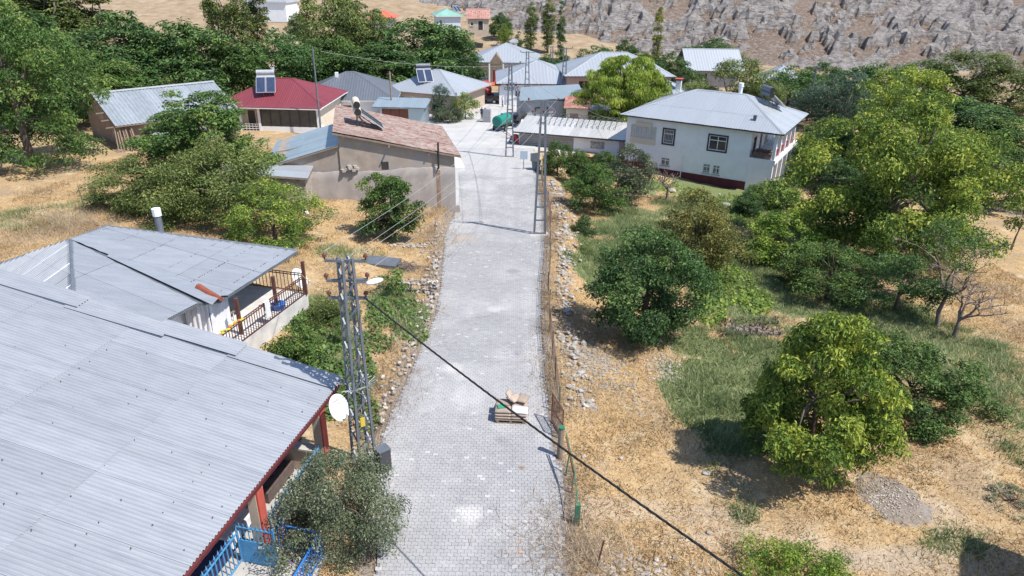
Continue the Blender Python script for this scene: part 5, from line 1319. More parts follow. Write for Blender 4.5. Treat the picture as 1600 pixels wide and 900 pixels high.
T('brownish-olive tree above the dark walnut', 'quince', 1088, 41.5, 292, 145, mat='brownish', rx=2.9, hh=6, kind='pear', ncl=150, nleaf=22000, leaf=.17, clr=.22, z0=.3, trunk=.14, shell=.35)
T('round shrub at the roadside before the dark fruit tree', 'mulb2', 930, 54.5, 252, 92, mat='mid', rx=2.4, hh=4.6, kind='bush', ncl=110, nleaf=15000, leaf=.18, clr=.22, z0=.2, trunk=.12, yel=.15)
T('dark upright tree right of the roadside shrub', 'darkup', 985, 58, 222, 80, mat='grey', rx=2, hh=5, kind='bush', ncl=90, nleaf=12000, leaf=.16, clr=.24, z0=.4, trunk=.12)
T('small shrub in front of the maroon wall', 'mulb2', 872, 64.5, 216, 46, 'roadside shrubs', 'bush', 'bush')
T('low shrub between the maroon wall and roadside tree', 'midbig2', 905, 63, 232, 50, 'roadside shrubs', 'bush', 'bush')
T('little dark shrub right of the low maroon wall shrub', 'darkbig3', 945, 66, 232, 46, 'roadside shrubs', 'bush', 'bush')
T('small dark bush on the stony slope by the road', 'mulb3', 913, 47.5, 336, 36, 'roadside shrubs', 'bush', 'bush', mat='dark', rx=.9, hh=1.6, kind='bush', ncl=40, nleaf=3500, leaf=.13, clr=.3, trunk=.05)
T('pale small plant beside the slope bush', 'mulb4', 912, 44, 390, 34, 'roadside shrubs', 'bush', 'bush', mat='olive', rx=.9, hh=1.2, kind='bush', ncl=34, nleaf=2600, leaf=.12, clr=.3, trunk=.05, gap=.05)
# left gardens
T('tall dark fruit tree in the garden before the barn', 'gardentall', 316, 49, 140, 168, mat='mid', rx=3.4, hh=9, kind='egg', ncl=190, nleaf=38000, leaf=.22, clr=.18, z0=.4, trunk=.2, gap=.1, lobes=.4)
T('wide grey-green tree left in the garden clump', 'gardengrey', 228, 45.5, 238, 150, mat='olive', rx=3.4, hh=5.4, kind='bush', ncl=130, nleaf=22000, leaf=.17, clr=.2, z0=.3, trunk=.2)
T('lighter olive tree in the middle of the garden clump', 'gardenolive', 345, 43, 216, 190, mat='olive', rx=3.8, hh=6, kind='bush', ncl=170, nleaf=30000, leaf=.17, clr=.19, z0=.3, trunk=.2, yel=.1)
T('small-leaved olive tree at the right of the clump', 'gardenright', 425, 39, 282, 150, mat='walnut', rx=2.8, hh=4.4, kind='spread', ncl=110, nleaf=16000, leaf=.15, clr=.18, z0=.3, trunk=.14, gap=.1, lobes=.4, yel=.15)
T('young mulberry tree before the mud-plastered house', 'mulberry', 606, 42.5, 268, 92, mat='mid', rx=2, hh=5, kind='round', ncl=80, nleaf=13000, leaf=.2, clr=.26, z0=.2, trunk=.12, yel=.06, lobes=.6, gap=.15)
T('dusty grey-green bush beside the blue gate', 'nearbush', 527, 16.1, 712, 188, name='bush', cat='bush', mat='grey', rx=1.85, hh=2.6, kind='bush', ncl=150, nleaf=30000, leaf=.075, clr=.2, z0=.1, trunk=.06, asp=.5, yel=.15, ry=.95)
T('leafy vine shrub below the brown balcony', 'vine', 463, 25.6, 502, 84, name='shrub', cat='shrub', mat='mid', rx=1.1, hh=2.2, kind='bush', ncl=60, nleaf=7000, leaf=.13, clr=.3, trunk=.05, yel=.15)
T('grapevine clump between balcony and lattice pole', 'vine2', 505, 29.5, 470, 70, name='shrub', cat='shrub', mat='olive', rx=1.2, hh=1.4, kind='bush', ncl=40, nleaf=4000, leaf=.14, clr=.3, trunk=.05)
T('young sapling with bare stem beside the lattice pole', 'sapling', 534, 27.5, 494, 22, name='sapling', cat='sapling', mat='mid', rx=.4, hh=2.1, kind='round', ncl=20, nleaf=900, leaf=.11, clr=.5, z0=.9, trunk=.03, fork=.6, nl=3)
T('small fruit sapling left of the stone wall', 'sapling2', 610, 33.5, 418, 52, name='sapling', cat='sapling', mat='mid', rx=.9, hh=2.0, kind='spread', ncl=22, nleaf=1500, leaf=.15, clr=.3, z0=.4, trunk=.04, gap=.1, nl=8)
T('bright leafy bush at the bottom edge right of the cable', 'bottombush', 1245, 15.0, 862, 165, name='bush', cat='bush', mat='bright', rx=1.6, hh=1.5, kind='bush', ncl=90, nleaf=11000, leaf=.085, clr=.2, z0=.05, trunk=.05, gap=.1, basez=-.9)
T('thin rose bush at the right edge', 'rose', 1582, 18.6, 770, 74, name='bush', cat='bush', mat='grey', rx=.8, hh=1.6, kind='bush', ncl=34, nleaf=1500, leaf=.07, clr=.2, z0=.15, trunk=.03, gap=.05, fork=.08, nl=24)
T('small yellow-green sapling at the right edge', 'sapling3', 1597, 49, 286, 44, name='sapling', cat='sapling', mat='walnut', rx=.9, hh=2.4, kind='round', ncl=26, nleaf=1800, leaf=.15, clr=.35, z0=.9, trunk=.05, nl=5)
# bare apricot trees
def bare(label, px, Y, top, w, seed, leaves=0, lean=0):
    g = aty(px, 300, Y); z = gz(g.x, Y); H_ = aty(px, top, Y).z - z; rad = w / 2 * Vector((g.x, Y, CAM_H)).length / FPX
    t = thing('bare_tree', label, 'tree', (g.x, Y, z - .05), 0, 'bare and half-bare trees'); r = random.Random(seed); mb = MB(); tips = []
    def br(p, d, l, rr_, dep):
        q = p + d * l; m = p.lerp(q, .5) + Vector((r.uniform(-1, 1), r.uniform(-1, 1), r.uniform(-.3, .6))) * l * .13
        mb.tube([p, m, q], [rr_, rr_ * .85, rr_ * .6], 6 if dep < 2 else 4, cap=False)
        if dep >= 4: tips.append(q); return
        for k in range(3 if dep else 4):
            nd = (d * .75 + Vector((r.uniform(-1, 1), r.uniform(-1, 1), r.uniform(-.25, .75)))).normalized(); br(q, nd, l * r.uniform(.6, .85), rr_ * .58, dep + 1)
    br(Vector((0, 0, 0)), Vector((lean, 0, 1)).normalized(), H_ * .24, .1, 0)
    xs = [v.x for v in tips]; k = rad / max(abs(x) for x in xs); kz = H_ / max(v.z for v in tips)
    mb.v = [(v[0] * k, v[1] * k, v[2] * kz) for v in mb.v]
    mb.build('trunk', MT['palebark'], t, True)
    if leaves:
        rs = np.random.RandomState(seed); P_ = np.array([(v.x * k, v.y * k, v.z * kz) for v in tips]); sel = P_[P_[:, 2] > np.median(P_[:, 2])]
        pos = sel[rs.randint(len(sel), size=leaves)] + rs.randn(leaves, 3) * .17
        a = rs.randn(leaves, 3); a /= np.linalg.norm(a, axis=1)[:, None]; b2 = np.cross(a, rs.randn(leaves, 3)); b2 /= np.linalg.norm(b2, axis=1)[:, None]
        l = .11; V = np.stack([pos, pos + a * l * .5 + b2 * l * .3, pos + a * l, pos + a * l * .5 - b2 * l * .3], 1).reshape(-1, 3)
        np_obj('crown', np_mesh('crown', V, np.arange(leaves * 4).reshape(-1, 4), tint=np.repeat(np.clip(.45 + .2 * rs.randn(leaves), 0, 1), 4)), LM['mid'], t)
bare('half-bare apricot tree with a few green twigs at the right', 1528, 35.5, 350, 130, 3, 3600)
bare('leafless grey tree with forked stump below the apricot', 1562, 34.0, 440, 90, 9)
bare('small brown leafless tree against the white house wall', 1043, 59.5, 262, 44, 5)

# ---------------------------------------------------------------- lattice poles
def lattice(label, loc, hgt, w0, w1, rz, arms, ladder=False, group='steel lattice poles'):
    t = thing('utility_pole', label, 'utility pole', loc, rz, group)
    def wd(z): return w0 + (w1 - w0) * z / hgt
    n = 4 if not ladder else 2; d = [(-1, -1), (1, -1), (1, 1), (-1, 1)] if not ladder else [(-1, 0), (1, 0)]
    for (sx, sy) in d:
        mb = MB(); a, b = wd(0) / 2, wd(hgt) / 2
        mb.bar((sx * a, sy * a, -.3), (sx * b, sy * b, hgt), .08 if not ladder else .1, .08 if not ladder else .14)
        mb.build('leg', MT['galv'], t)
    z = .15; k = 0
    step = .42 if not ladder else .95
    while z < hgt - .1:
        z2 = min(hgt, z + step)
        if ladder:
            a = wd(z) / 2; MB().bar((-a, 0, z), (a, 0, z), .09).build('rung', MT['galv'], t)
        else:
            for i in range(4):
                p, q = d[i], d[(i + 1) % 4]
                if k % 2: p, q = q, p
                a, b = wd(z) / 2, wd(z2) / 2
                MB().bar((p[0] * a, p[1] * a, z), (q[0] * b, q[1] * b, z2), .05, .025).build('brace', MT['galv'], t)
        z = z2; k += 1
    for (z, half, ang, ins) in arms:
        c, s = math.cos(ang), math.sin(ang); mb = MB().bar((-half * c, -half * s, z), (half * c, half * s, z), .09, .08)
        o = mb.build('crossarm', MT['galv'], t)
        for f in ins:
            x, y = half * f * c, half * f * s
            MB().tube([(x, y, z + .04), (x, y, z + .12), (x, y, z + .13), (x, y, z + .2), (x, y, z + .24)], [.025, .03, .075, .065, .03], 8).build('insulator', MT['ceramic'], o)
    return t
pb = Vector((-5.05, 19.6, gz(-5.05, 19.6)))
pn = lattice('near lattice pole with three crossarms standing beside the road', pb, 8.05, .60, .32, R(38), [(7.95, .62, R(-38), (-1, 1)), (7.3, .62, R(-34), (-1, 1)), (6.7, .6, R(-38), (-1, .9))])
MB().box((-.16, -.36, 2.1), (.0, -.34, 2.45)).build('warning_plate', MT['yellow'], pn)
mb = MB()
for k in range(4):
    for i in range(6): a = R(90 * k) + (i - 2.5) * .22; mb.tube([(.27 * math.cos(R(90 * k + 45)), .27 * math.sin(R(90 * k + 45)), 3.5), (.62 * math.cos(a + .78), .62 * math.sin(a + .78), 3.56 + .03 * i)], .012, 4)
for i in range(4): a0, a1 = R(90 * i + 45), R(90 * i + 135); mb.bar((.34 * math.cos(a0), .34 * math.sin(a0), 3.5), (.34 * math.cos(a1), .34 * math.sin(a1), 3.5), .03)
mb.build('climbing_guard', MT['wire'], pn)
lamp = MB().tube([(.1, -.08, 7.2), (.5, -.4, 7.25)], .025, 6).build('lamp_arm', MT['galv'], pn)
MB().sphere((.66, -.52, 7.28), .3, 12, 6, (1, .45, .28)).build('lamp_head', MT['dish'], lamp, True)
bx = MB().box((.3, -.62, .1), (.72, -.25, .95)).build('meter_box', MT['darksteel'], pn)
MB().box((.285, -.64, .95), (.735, -.23, .99)).build('box_lid', MT['galv'], bx)
b2 = gr(843, 368); p2 = lattice('ladder-shaped steel pole at the right road edge', (b2.x, b2.y, b2.z), 9.2, .78, .22, R(4), [(9.1, .95, 0, (-1, 1)), (8.35, .7, 0, (-1, 1, 0))], True)
MB().box((-.65, -.35, -.25), (.65, .35, .1)).build('footing', MT['concrete'], p2)
b3 = gr(796, 247); p3 = lattice('ladder-shaped steel pole on the square', (b3.x, b3.y, b3.z), 9.4, .8, .22, R(4), [(9.3, .95, 0, (-1, 1))], True)
MB().box((-.9, -.4, -.25), (.7, .4, .12)).build('footing', MT['concrete'], p3)
for px, pyb, top, Y, lab in ((822, 158, 80, 104.5, 'ladder pole in front of the white hall'), (878, 150, 74, 104.0, 'thick lattice pole at the right end of the white hall'), (858, 110, 72, 126, 'slim pole between the white hall and the poplars')):
    g = aty(px, 200, Y); z = gz(g.x, Y); ztop = aty(px, top, Y).z
    lattice(lab, (g.x, Y, z), ztop - z, .8, .3, R(3), [(ztop - z - .15, 1.0, 0, (-1, 1))], True)
def post(name, label, cat, px, Y, top, r, mat, bot=None, group=None):
    g = aty(px, 200, Y); z = gz(g.x, Y) if bot is None else bot; zt = aty(px, top, Y).z
    t = thing(name, label, cat, (g.x, Y, z), 0, group)
    MB().tube([(0, 0, -.3), (0, 0, zt - z)], [r, r * .75], 10).build('shaft', mat, t)
    return t, zt - z
t, hh = post('steel_pole', 'tall thin steel pole before the red roof house', 'pole', 501, 80, 74, .11, MT['galv'])
MB().bar((-.3, 0, hh * .62), (.3, 0, hh * .62), .05).build('bracket', MT['galv'], t)
t, hh = post('wooden_pole', 'dark wooden pole behind the tin shed', 'pole', 614, 91, 112, .12, MT['wood'])
MB().bar((-.35, 0, hh - .25), (.35, 0, hh - .25), .06).build('bracket', MT['darksteel'], t)
t, hh = post('utility_pole', 'grey pole among the trees right of the white house', 'utility pole', 1258, 96, 103, .12, MT['galv'])
MB().bar((-.5, 0, hh - .2), (.5, 0, hh - .2), .08).build('crossarm', MT['galv'], t)
t, hh = post('utility_pole', 'thin pole on the hillside at the upper left', 'utility pole', 198, 190, -10, .12, MT['galv'])
MB().bar((-.5, 0, hh - .3), (.5, 0, hh - .3), .08).build('crossarm', MT['galv'], t)

# cables
def cable(label, a, b, sag, r, mat, name='cable', n=18, twist=0, group=None):
    a = Vector(a); b = Vector(b); pts = []
    for i in range(n + 1):
        t = i / n; p = a.lerp(b, t); p.z -= sag * 4 * t * (1 - t); pts.append(p)
    if twist:
        m = 220; mb = MB()
        for k in range(3):
            q = []
            for i in range(m + 1):
                t = i / m; p = a.lerp(b, t); p.z -= sag * 4 * t * (1 - t); an = t * twist + k * 2.094
                q.append(p + Vector((.5 * math.cos(an), .4 * math.cos(an), math.sin(an))) * r * .7)
            mb.tube(q, r * .75, 5)
        o = mb.build(name, mat, None, True)
    else: o = MB().tube(pts, r, 5).build(name, mat, None, True)
    return tag(o, label, 'cable', group)
pa_ = Vector((-4.9, 19.55, 6.75))
p_end = aty(1172, 897, 9.2)
far_e = pa_ + (p_end - pa_) * 1.35
cable('thick black twisted cable slung from the near pole to the lower right', pa_ + Vector((.35, 0, 0)), far_e, .28, .023, MT['cable'], twist=150)
tops2 = [Vector((b2.x + dx, b2.y, b2.z + z)) for dx, z in ((-.95, 9.35), (.95, 9.35), (-.7, 8.6), (.7, 8.6))]
tops3 = [Vector((b3.x + dx, b3.y, b3.z + z)) for dx, z in ((-.95, 9.55), (.95, 9.55), (-.8, 9.4), (.8, 9.4))]
topsn = [Vector((-5.05 + dx, 19.6, z)) for dx, z in ((-.62, 8.25), (.62, 8.25), (-.62, 7.6), (.62, 7.6))]
labs = ['uppermost left', 'uppermost right', 'lower left', 'lower right']
for k in range(4):
    cable('aluminium wire from near pole to roadside pole, %s' % labs[k], topsn[k], tops2[k], .5, .008, MT['wire'], 'wire', group='overhead wires')
    cable('aluminium wire from roadside pole to square pole, %s' % labs[k], tops2[k], tops3[k], .45, .011, MT['wire'], 'wire', group='overhead wires')
c_e = aty(822, 82, 104.5)
for k in range(2): cable('aluminium wire from square pole to hall pole, %s' % ('left' if k == 0 else 'right'), tops3[k], c_e + Vector((-1 + 2 * k, 0, -.2)), .5, .016, MT['wire'], 'wire', group='overhead wires')
cable('thin wire from steel pole to the white hall', aty(501, 80, 80), aty(822, 100, 104.5), .9, .015, MT['wire'], 'wire')
cable('yellowish wire from near pole down to the balcony roof', topsn[2] + Vector((0, 0, -.6)), (-10.6, 30.8, 3.3), .35, .012, pm('yellowed wire', (.5, .38, .15), (.45, .34, .14), scale=5), 'wire')
cable('service wire slung from shack to the white house eave', aty(905, 165, 88), (11.5, 69.2, 1.9), .35, .016, MT['wire'], 'wire')

# ---------------------------------------------------------------- satellite dishes
def dish(label, loc, nrm, w, hgt, stand=None, marks=False):
    t = thing('satellite_dish', label, 'satellite dish', loc, 0, 'satellite dishes')
    n = Vector(nrm).normalized(); q = n.to_track_quat('Z', 'Y').to_matrix()
    u, v = q @ Vector((1, 0, 0)), q @ Vector((0, 1, 0)); mb = MB(); V = []; seg = 24; rings = 5
    for back in (0, 1):
        for i in range(rings + 1):
            f = i / rings
            for k in range(seg):
                a = 2 * math.pi * k / seg
                V.append(u * (w / 2 * f * math.cos(a)) + v * (hgt / 2 * f * math.sin(a)) + n * (.10 * w * f * f - (.02 if back else 0)))
    F_ = []; o2 = (rings + 1) * seg
    for i in range(rings):
        for k in range(seg):
            k2 = (k + 1) % seg; F_.append((i * seg + k, i * seg + k2, (i + 1) * seg + k2, (i + 1) * seg + k)); F_.append(tuple(o2 + j for j in ((i + 1) * seg + k, (i + 1) * seg + k2, i * seg + k2, i * seg + k)))
    for k in range(seg): k2 = (k + 1) % seg; F_.append((rings * seg + k, rings * seg + k2, o2 + rings * seg + k2, o2 + rings * seg + k))
    mb.add(V, F_); mb.build('reflector', MT['dish'], t, True)
    low = v * (-hgt / 2) if v.z > 0 else v * (hgt / 2)
    foc = n * w * .55 + low * .55
    MB().tube([low * .98 + n * .08 * w, foc], .014, 6).build('feed_arm', MT['galv'], t)
    MB().tube([foc, foc - n * .1], .035, 8).build('feed_horn', MT['dish'], t)
    if stand: MB().tube([-n * .03, -n * .12, Vector(stand[0]) - Vector(loc), Vector(stand[1]) - Vector(loc)], .025, 6).build('mount', MT['darksteel'], t)
    if marks:
        mb = MB()
        for k in range(7):
            c = u * (-.21 + k * .05) + v * (.24 + .02 * (k % 2)) + n * (.036 * w / .9 + .012); mb.bar(c - u * .015, c + u * .015, .05, .004, up=n)
        c = u * .08 + v * .14 + n * .02; mb.bar(c - u * .03, c + u * .03, .06, .006, up=n); mb.build('logo_mark', MT['greywall'], t)
    return t
dp = at(528, 637, 3.1)
dish('large white satellite dish hanging beside the nearest porch', dp, (.74, -.52, .42), .72, .92, [dp + Vector((-.35, .1, -.35)), dp + Vector((-.55, .25, -.35))], True)
dp = aty(467, 436, 31.5)
dish('white satellite dish at the balcony corner of the neighbour house', dp, (.82, -.25, .5), .95, 1.1, [dp + Vector((-.1, 0, -.5)), (dp.x - .15, dp.y, gz(dp.x, dp.y) - .1)])

# ---------------------------------------------------------------- stones
def stone_mesh(seed):
    bm = bmesh.new(); bmesh.ops.create_icosphere(bm, subdivisions=1, radius=.5); r = random.Random(seed)
    ax = Vector((r.uniform(.8, 1.3), r.uniform(.7, 1.1), r.uniform(.5, .85)))
    for v in bm.verts: v.co = Vector((v.co.x * ax.x, v.co.y * ax.y, v.co.z * ax.z)) * r.uniform(.78, 1.15)
    bmesh.ops.dissolve_limit(bm, angle_limit=R(14), verts=bm.verts, edges=bm.edges)
    bmesh.ops.triangulate(bm, faces=[f for f in bm.faces if len(f.verts) > 4])
    me = bpy.data.meshes.new('stone'); bm.to_mesh(me); bm.free(); return me
ST = []
for k in range(8):
    me = stone_mesh(k); me.materials.append(MT['stone'] if k % 3 else MT['stone2']); ST.append(me)
def stones(parent, pts, smin, smax, seed, name='stone'):
    r = random.Random(seed)
    for (x, y, z) in pts:
        o = bpy.data.objects.new(name, r.choice(ST)); s = r.uniform(smin, smax) * (1.35 if r.random() < .12 else 1)
        o.location = (x, y, z); o.rotation_euler = (r.uniform(-.4, .4), r.uniform(-.4, .4), r.uniform(0, 6.28)); o.scale = (s, s * r.uniform(.7, 1), s * r.uniform(.55, .9))
        link(o, parent); o.matrix_parent_inverse = parent.matrix_basis.inverted()
def rubble(name, label, pts, smin, smax, seed, cat='stones'):
    r = np.random.RandomState(seed); tri = []; V = []; n0 = 0
    base = []
    for me in ST[:4]:
        me.calc_loop_triangles(); base.append((np.array([v.co[:] for v in me.vertices]), np.array([t.vertices[:] for t in me.loop_triangles])))
    tint = []
    for (x, y, z) in pts:
        v, f = base[r.randint(4)]; s = r.uniform(smin, smax); a = r.rand() * 6.28; c, sn = math.cos(a), math.sin(a)
        v2 = v * s * np.array([1, 1, r.uniform(.5, .9)]); v2 = np.stack([v2[:, 0] * c - v2[:, 1] * sn, v2[:, 0] * sn + v2[:, 1] * c, v2[:, 2]], 1) + np.array([x, y, z])
        V.append(v2); tri.append(f + n0); n0 += len(v2)
    o = np_obj(name, np_mesh(name, np.concatenate(V), None, np.concatenate(tri)), MT['stone']); return tag(o, label, cat, kind='stuff')
rg = random.Random(31)
# dry-stone bank left of the road
wl = thing('stone_wall', 'tumbled dry-stone retaining wall along the left road edge', 'stone wall', (-4.9, 30, gz(-4.9, 30)))
pts = []
while len(pts) < 290:
    y = rg.uniform(21.5, 47.5); x = float(RLx(y)) - .2 - abs(rg.gauss(0, .42))
    if y > 40 and rg.random() < .4: continue
    pts.append((x, y, gz(x, y) + rg.uniform(-.03, .2)))
stones(wl, pts, .1, .3, 1)
wl = thing('stone_wall', 'row of pale stones along the right verge behind the fence', 'stone wall', (2.8, 38, gz(2.8, 38)))
pts = []
while len(pts) < 290:
    y = rg.uniform(23.5, 62); x = float(RRx(y)) + 1.45 + rg.gauss(0, .28) + (.5 if y > 44 and rg.random() < .5 else 0)
    pts.append((x, y, gz(x, y) + rg.uniform(-.02, .14)))
stones(wl, pts, .15, .42, 2)
# stacked wall piece by the left garden
g0 = gr(672, 462)
wl = thing('stone_wall', 'short stacked stone wall with brush at the garden corner', 'stone wall', (g0.x, g0.y, g0.z))
pts = [(g0.x - 1.6 + rg.uniform(0, 2.1), g0.y - .1 + rg.uniform(-.12, .12) + .25 * k * 0, g0.z + .1 + .17 * k) for k in range(6) for _ in range(13)]
stones(wl, pts, .2, .34, 3)
wl = thing('stone_wall', 'line of low white stones across the dry garden', 'stone wall', tuple(gr(640, 385)))
pts = []
for k in range(34): g = gr(608 + k * 2.0 + rg.uniform(-3, 3), 384 + rg.uniform(-3, 4)); pts.append((g.x, g.y, g.z + .06))
stones(wl, pts, .16, .32, 4)
# loose rubble
pts = []
for k in range(620):
    px = rg.gauss(930, 36); py = 565 + (px - 930) * .55 + rg.gauss(0, 18); g = gr(px, py); pts.append((g.x, g.y, g.z + .02))
rubble('rubble', 'grey stone rubble spilled left of the dark walnut', pts, .06, .19, 5)
pts = []
for k in range(160):
    g = gr(rg.gauss(1040, 14), rg.gauss(575, 14)); pts.append((g.x, g.y, g.z + .02))
for k in range(150):
    g = gr(rg.gauss(990, 45), rg.gauss(893, 14)); pts.append((g.x, g.y, g.z + .02))
rubble('rubble', 'pale stones scattered at the field edge', pts, .06, .2, 6)
pts = []
for k in range(900):
    y = rg.uniform(14, 62); s_ = rg.random() < .5
    x = float(RLx(y)) - abs(rg.gauss(.15, .35)) if s_ else float(RRx(y)) + abs(rg.gauss(.3, .5)); pts.append((x, y, gz(x, y) + .01))
for k in range(140):
    g = gr(rg.uniform(890, 1560), rg.uniform(520, 895)); pts.append((g.x, g.y, g.z))
pts2 = []
for k in range(420):
    y = rg.uniform(23.5, 60); x = float(RRx(y)) + 1.35 + rg.gauss(0, .3); pts2.append((x, y, gz(x, y) + rg.uniform(0, .1)))
rubble('rubble', 'smaller pale stones filling the right verge stone row', pts2, .1, .26, 17)
rubble('gravel', 'small stones and broken paver bits along the verges', pts, .04, .13, 7)
pts = []
for k in range(260):
    g = gr(rg.gauss(1386, 22), rg.gauss(780, 16)); pts.append((g.x, g.y, g.z + .02))
rubble('stone_chips', 'heap of grey earth and chips right of the near walnut', pts, .03, .085, 8)
for k, (px, py, s, lab) in enumerate(((1104, 741, .3, 'round white boulder in the straw left of the near walnut'), (1107, 836, .26, 'pale boulder in the straw near the bottom edge'), (886, 634, .3, 'white stone beside the pallet fence line'), (970, 719, .24, 'grey stone beside the cable in the straw'), (912, 715, .28, 'flat grey stone right of the leaning gate'),
        (1050, 300, .9, 'big pale boulder before the white house'), (1135, 322, .8, 'long pale boulder near the house corner'), (1125, 305, .5, 'upright grey stone by the house wall'), (612, 760, .35, 'stone at the left paver edge below the meter box'), (660, 395, .3, 'white stone in the dry garden'))):
    g = gr(px, py); o = bpy.data.objects.new('boulder', ST[k % 8]); o.location = g + Vector((0, 0, s * .15)); o.scale = (s, s * .8, s * .7); o.rotation_euler = (.2, .1, k); link(o); tag(o, lab, 'boulder', 'loose boulders')

# ---------------------------------------------------------------- pallet of sacks
g = gr(799, 653)
pl = thing('pallet', 'wooden pallet under the cement sacks on the road', 'pallet', (g.x, g.y, .085), R(-3))
for k in range(6): MB().box((-.6, -.5 + k * .19, .12), (.6, -.5 + k * .19 + .13, .145)).build('slat', MT['wood'], pl)
for x in (-.55, -.05, .45): MB().box((x, -.5, 0.02), (x + .1, .58, .12)).build('bearer', MT['wood'], pl)
for y in (-.5, .48): MB().box((-.6, y, 0), (.6, y + .1, .02)).build('slat', MT['wood'], pl)
def sack_mesh():
    bm = bmesh.new(); bmesh.ops.create_cube(bm, size=1); bmesh.ops.subdivide_edges(bm, edges=bm.edges, cuts=4, use_grid_fill=True)
    r = random.Random(3)
    for v in bm.verts:
        x, y, z = v.co; e = max(abs(x), abs(y)) * 2
        v.co = Vector((x * .62 * (1 - .06 * (abs(z) * 2) ** 2), y * .42 * (1 - .08 * (abs(z) * 2) ** 2), z * .14 * (1.08 - .5 * max(0, e - .55) / .45 * (1 if abs(z) > .3 else .6)) + r.uniform(-.006, .006)))
    me = bpy.data.meshes.new('sack'); bm.to_mesh(me); bm.free(); me.polygons.foreach_set('use_smooth', [True] * len(me.polygons)); return me
SK = sack_mesh(); SK.materials.append(MT['sack']); SKW = SK.copy(); SKW.materials.clear(); SKW.materials.append(MT['sackwhite'])
M4 = pl.matrix_basis
spots = []
for lay in range(3):
    for (x, y) in ((-.31, -.27), (.31, -.27), (-.31, .2), (.31, .2)): spots.append((x, y, .215 + lay * .13, 0, 0, 0, 'brown paper cement sack in the %s layer on the pallet, %s %s' % (('bottom', 'middle', 'top')[lay], 'front' if y < 0 else 'back', 'left' if x < 0 else 'right')))
spots[9] = (.33, -.25, .475, 0, .05, .1, 'white sack on top at the front right of the pallet')
spots += [(.12, .28, .66, .9, .1, .2, 'tilted brown sack lying across the top of the pallet'), (.42, .3, .64, 1.3, 0, .1, 'brown sack standing skewed at the back right of the pallet'), (-.1, .42, .68, 1.1, .9, .5, 'brown sack propped upright at the back of the pallet')]
for i, (x, y, z, rz, rx, ry, lab) in enumerate(spots):
    o = bpy.data.objects.new('sack', SKW if i == 9 else SK); o.matrix_world = M4 @ Matrix.Translation((x, y, z)) @ Matrix.Rotation(rz, 4, 'Z') @ Matrix.Rotation(rx, 4, 'X') @ Matrix.Rotation(ry, 4, 'Y'); link(o); tag(o, lab, 'sack', 'cement sacks on the pallet')
o = MB().box((-.16, -.12, 0), (.16, .12, .03)).build('plastic_sheet', pm('green plastic', (.03, .25, .15), (.04, .3, .18), scale=4, rough=.4), None); o.matrix_world = M4 @ Matrix.Translation((-.36, -.2, .56)) @ Matrix.Rotation(.2, 4, 'Z'); tag(o, 'green plastic sheet on the front left sack', 'plastic sheet')

# ---------------------------------------------------------------- fence along the right verge
fn = thing('wire_fence', 'rusty wire mesh fence on thin posts along the right verge', 'fence', (float(RRx(30)) + .45, 30, gz(1.9, 30)))
prev = None; mbw = MB()
def fx(y): return float(RRx(y)) + .5
fl_ = fn.location
ysf = [23.2, 25.6, 28, 30.5, 33, 35.5, 38, 40.5, 43, 47.5, 50, 53, 56, 59, 62]
for y in ysf:
    x = fx(y); z = gz(x, y); p = Vector((x, y, z)) - fl_
    MB().bar(p + Vector((0, 0, -.2)), p + Vector((rg.uniform(-.06, .06), 0, 1.25)), .05).build('post', MT['green_pipe'] if rg.random() < .4 else MT['darksteel'], fn)
    if prev is not None:
        for hgt in (.1, .4, .7, 1.0, 1.2): mbw.bar(prev + Vector((0, 0, hgt)), p + Vector((0, 0, hgt + rg.uniform(-.05, .05))), .012)
        n = 14
        for k in range(n):
            a = prev.lerp(p, k / n); b = prev.lerp(p, (k + 1) / n); mbw.bar(a + Vector((0, 0, .1)), b + Vector((0, 0, 1.2)), .007); mbw.bar(a + Vector((0, 0, 1.2)), b + Vector((0, 0, .1)), .007)
    prev = p
mbw.build('wire_mesh', pm('rusty wire', (.2, .13, .1), (.28, .2, .16), scale=4), fn)
# gate panel leaning, green pipe frame
a = gr(859, 690); 
t = thing('gate', 'rusty barred gate panel standing open beside the pallet', 'gate', (a.x + .12, a.y + 1.3, .02), 0)
P0, P1_ = Vector((0, 0, 0)), Vector((.35, -1.15, 0))
mb = MB(); 
for z in (.05, .6, 1.25): mb.bar(P0 + Vector((0, 0, z)), P1_ + Vector((0, 0, z)), .04)
for q in (P0, P1_): mb.bar(q + Vector((0, 0, .05)), q + Vector((0, 0, 1.27)), .04)
mb.build('frame', MT['brownmetal'], t)
for k in range(1, 12): q = P0.lerp(P1_, k / 12); MB().bar(q + Vector((0, 0, .05)), q + Vector((0, 0, 1.25)), .02).build('gate_bar', MT['brownmetal'], t)
a = gr(874, 716)
t = thing('gate_post', 'stout weathered post with green cap beside the gate', 'post', (a.x, a.y, a.z), 0)
MB().tube([(0, 0, -.2), (.03, .05, 1.25)], .11, 10).build('shaft', MT['wood'], t); MB().tube([(.03, .05, 1.25), (.03, .05, 1.33)], .12, 10).build('cap', MT['green_pipe'], t)
t = thing('pipe_rail', 'bent green pipe railing along the verge below the gate', 'railing', tuple(gr(883, 760)))
L0 = t.location
def rel(v): return Vector(v) - L0
g1 = gr(878, 722); g2 = gr(893, 772); g3 = gr(901, 822); 
MB().tube([rel(g1 + Vector((.1, 0, 1.25))), rel(g2 + Vector((.05, 0, .95))), ], .022, 8).tube([rel(g2 + Vector((.05, 0, .95))), rel(g3 + Vector((0, 0, .75)))], .022, 8).build('rail', MT['green_pipe'], t)
MB().tube([rel(g1 + Vector((.1, 0, 1.1))), rel(g2 + Vector((.02, 0, .85)))], .025, 8).build('rail', pm('rust', (.27, .085, .05)), t)
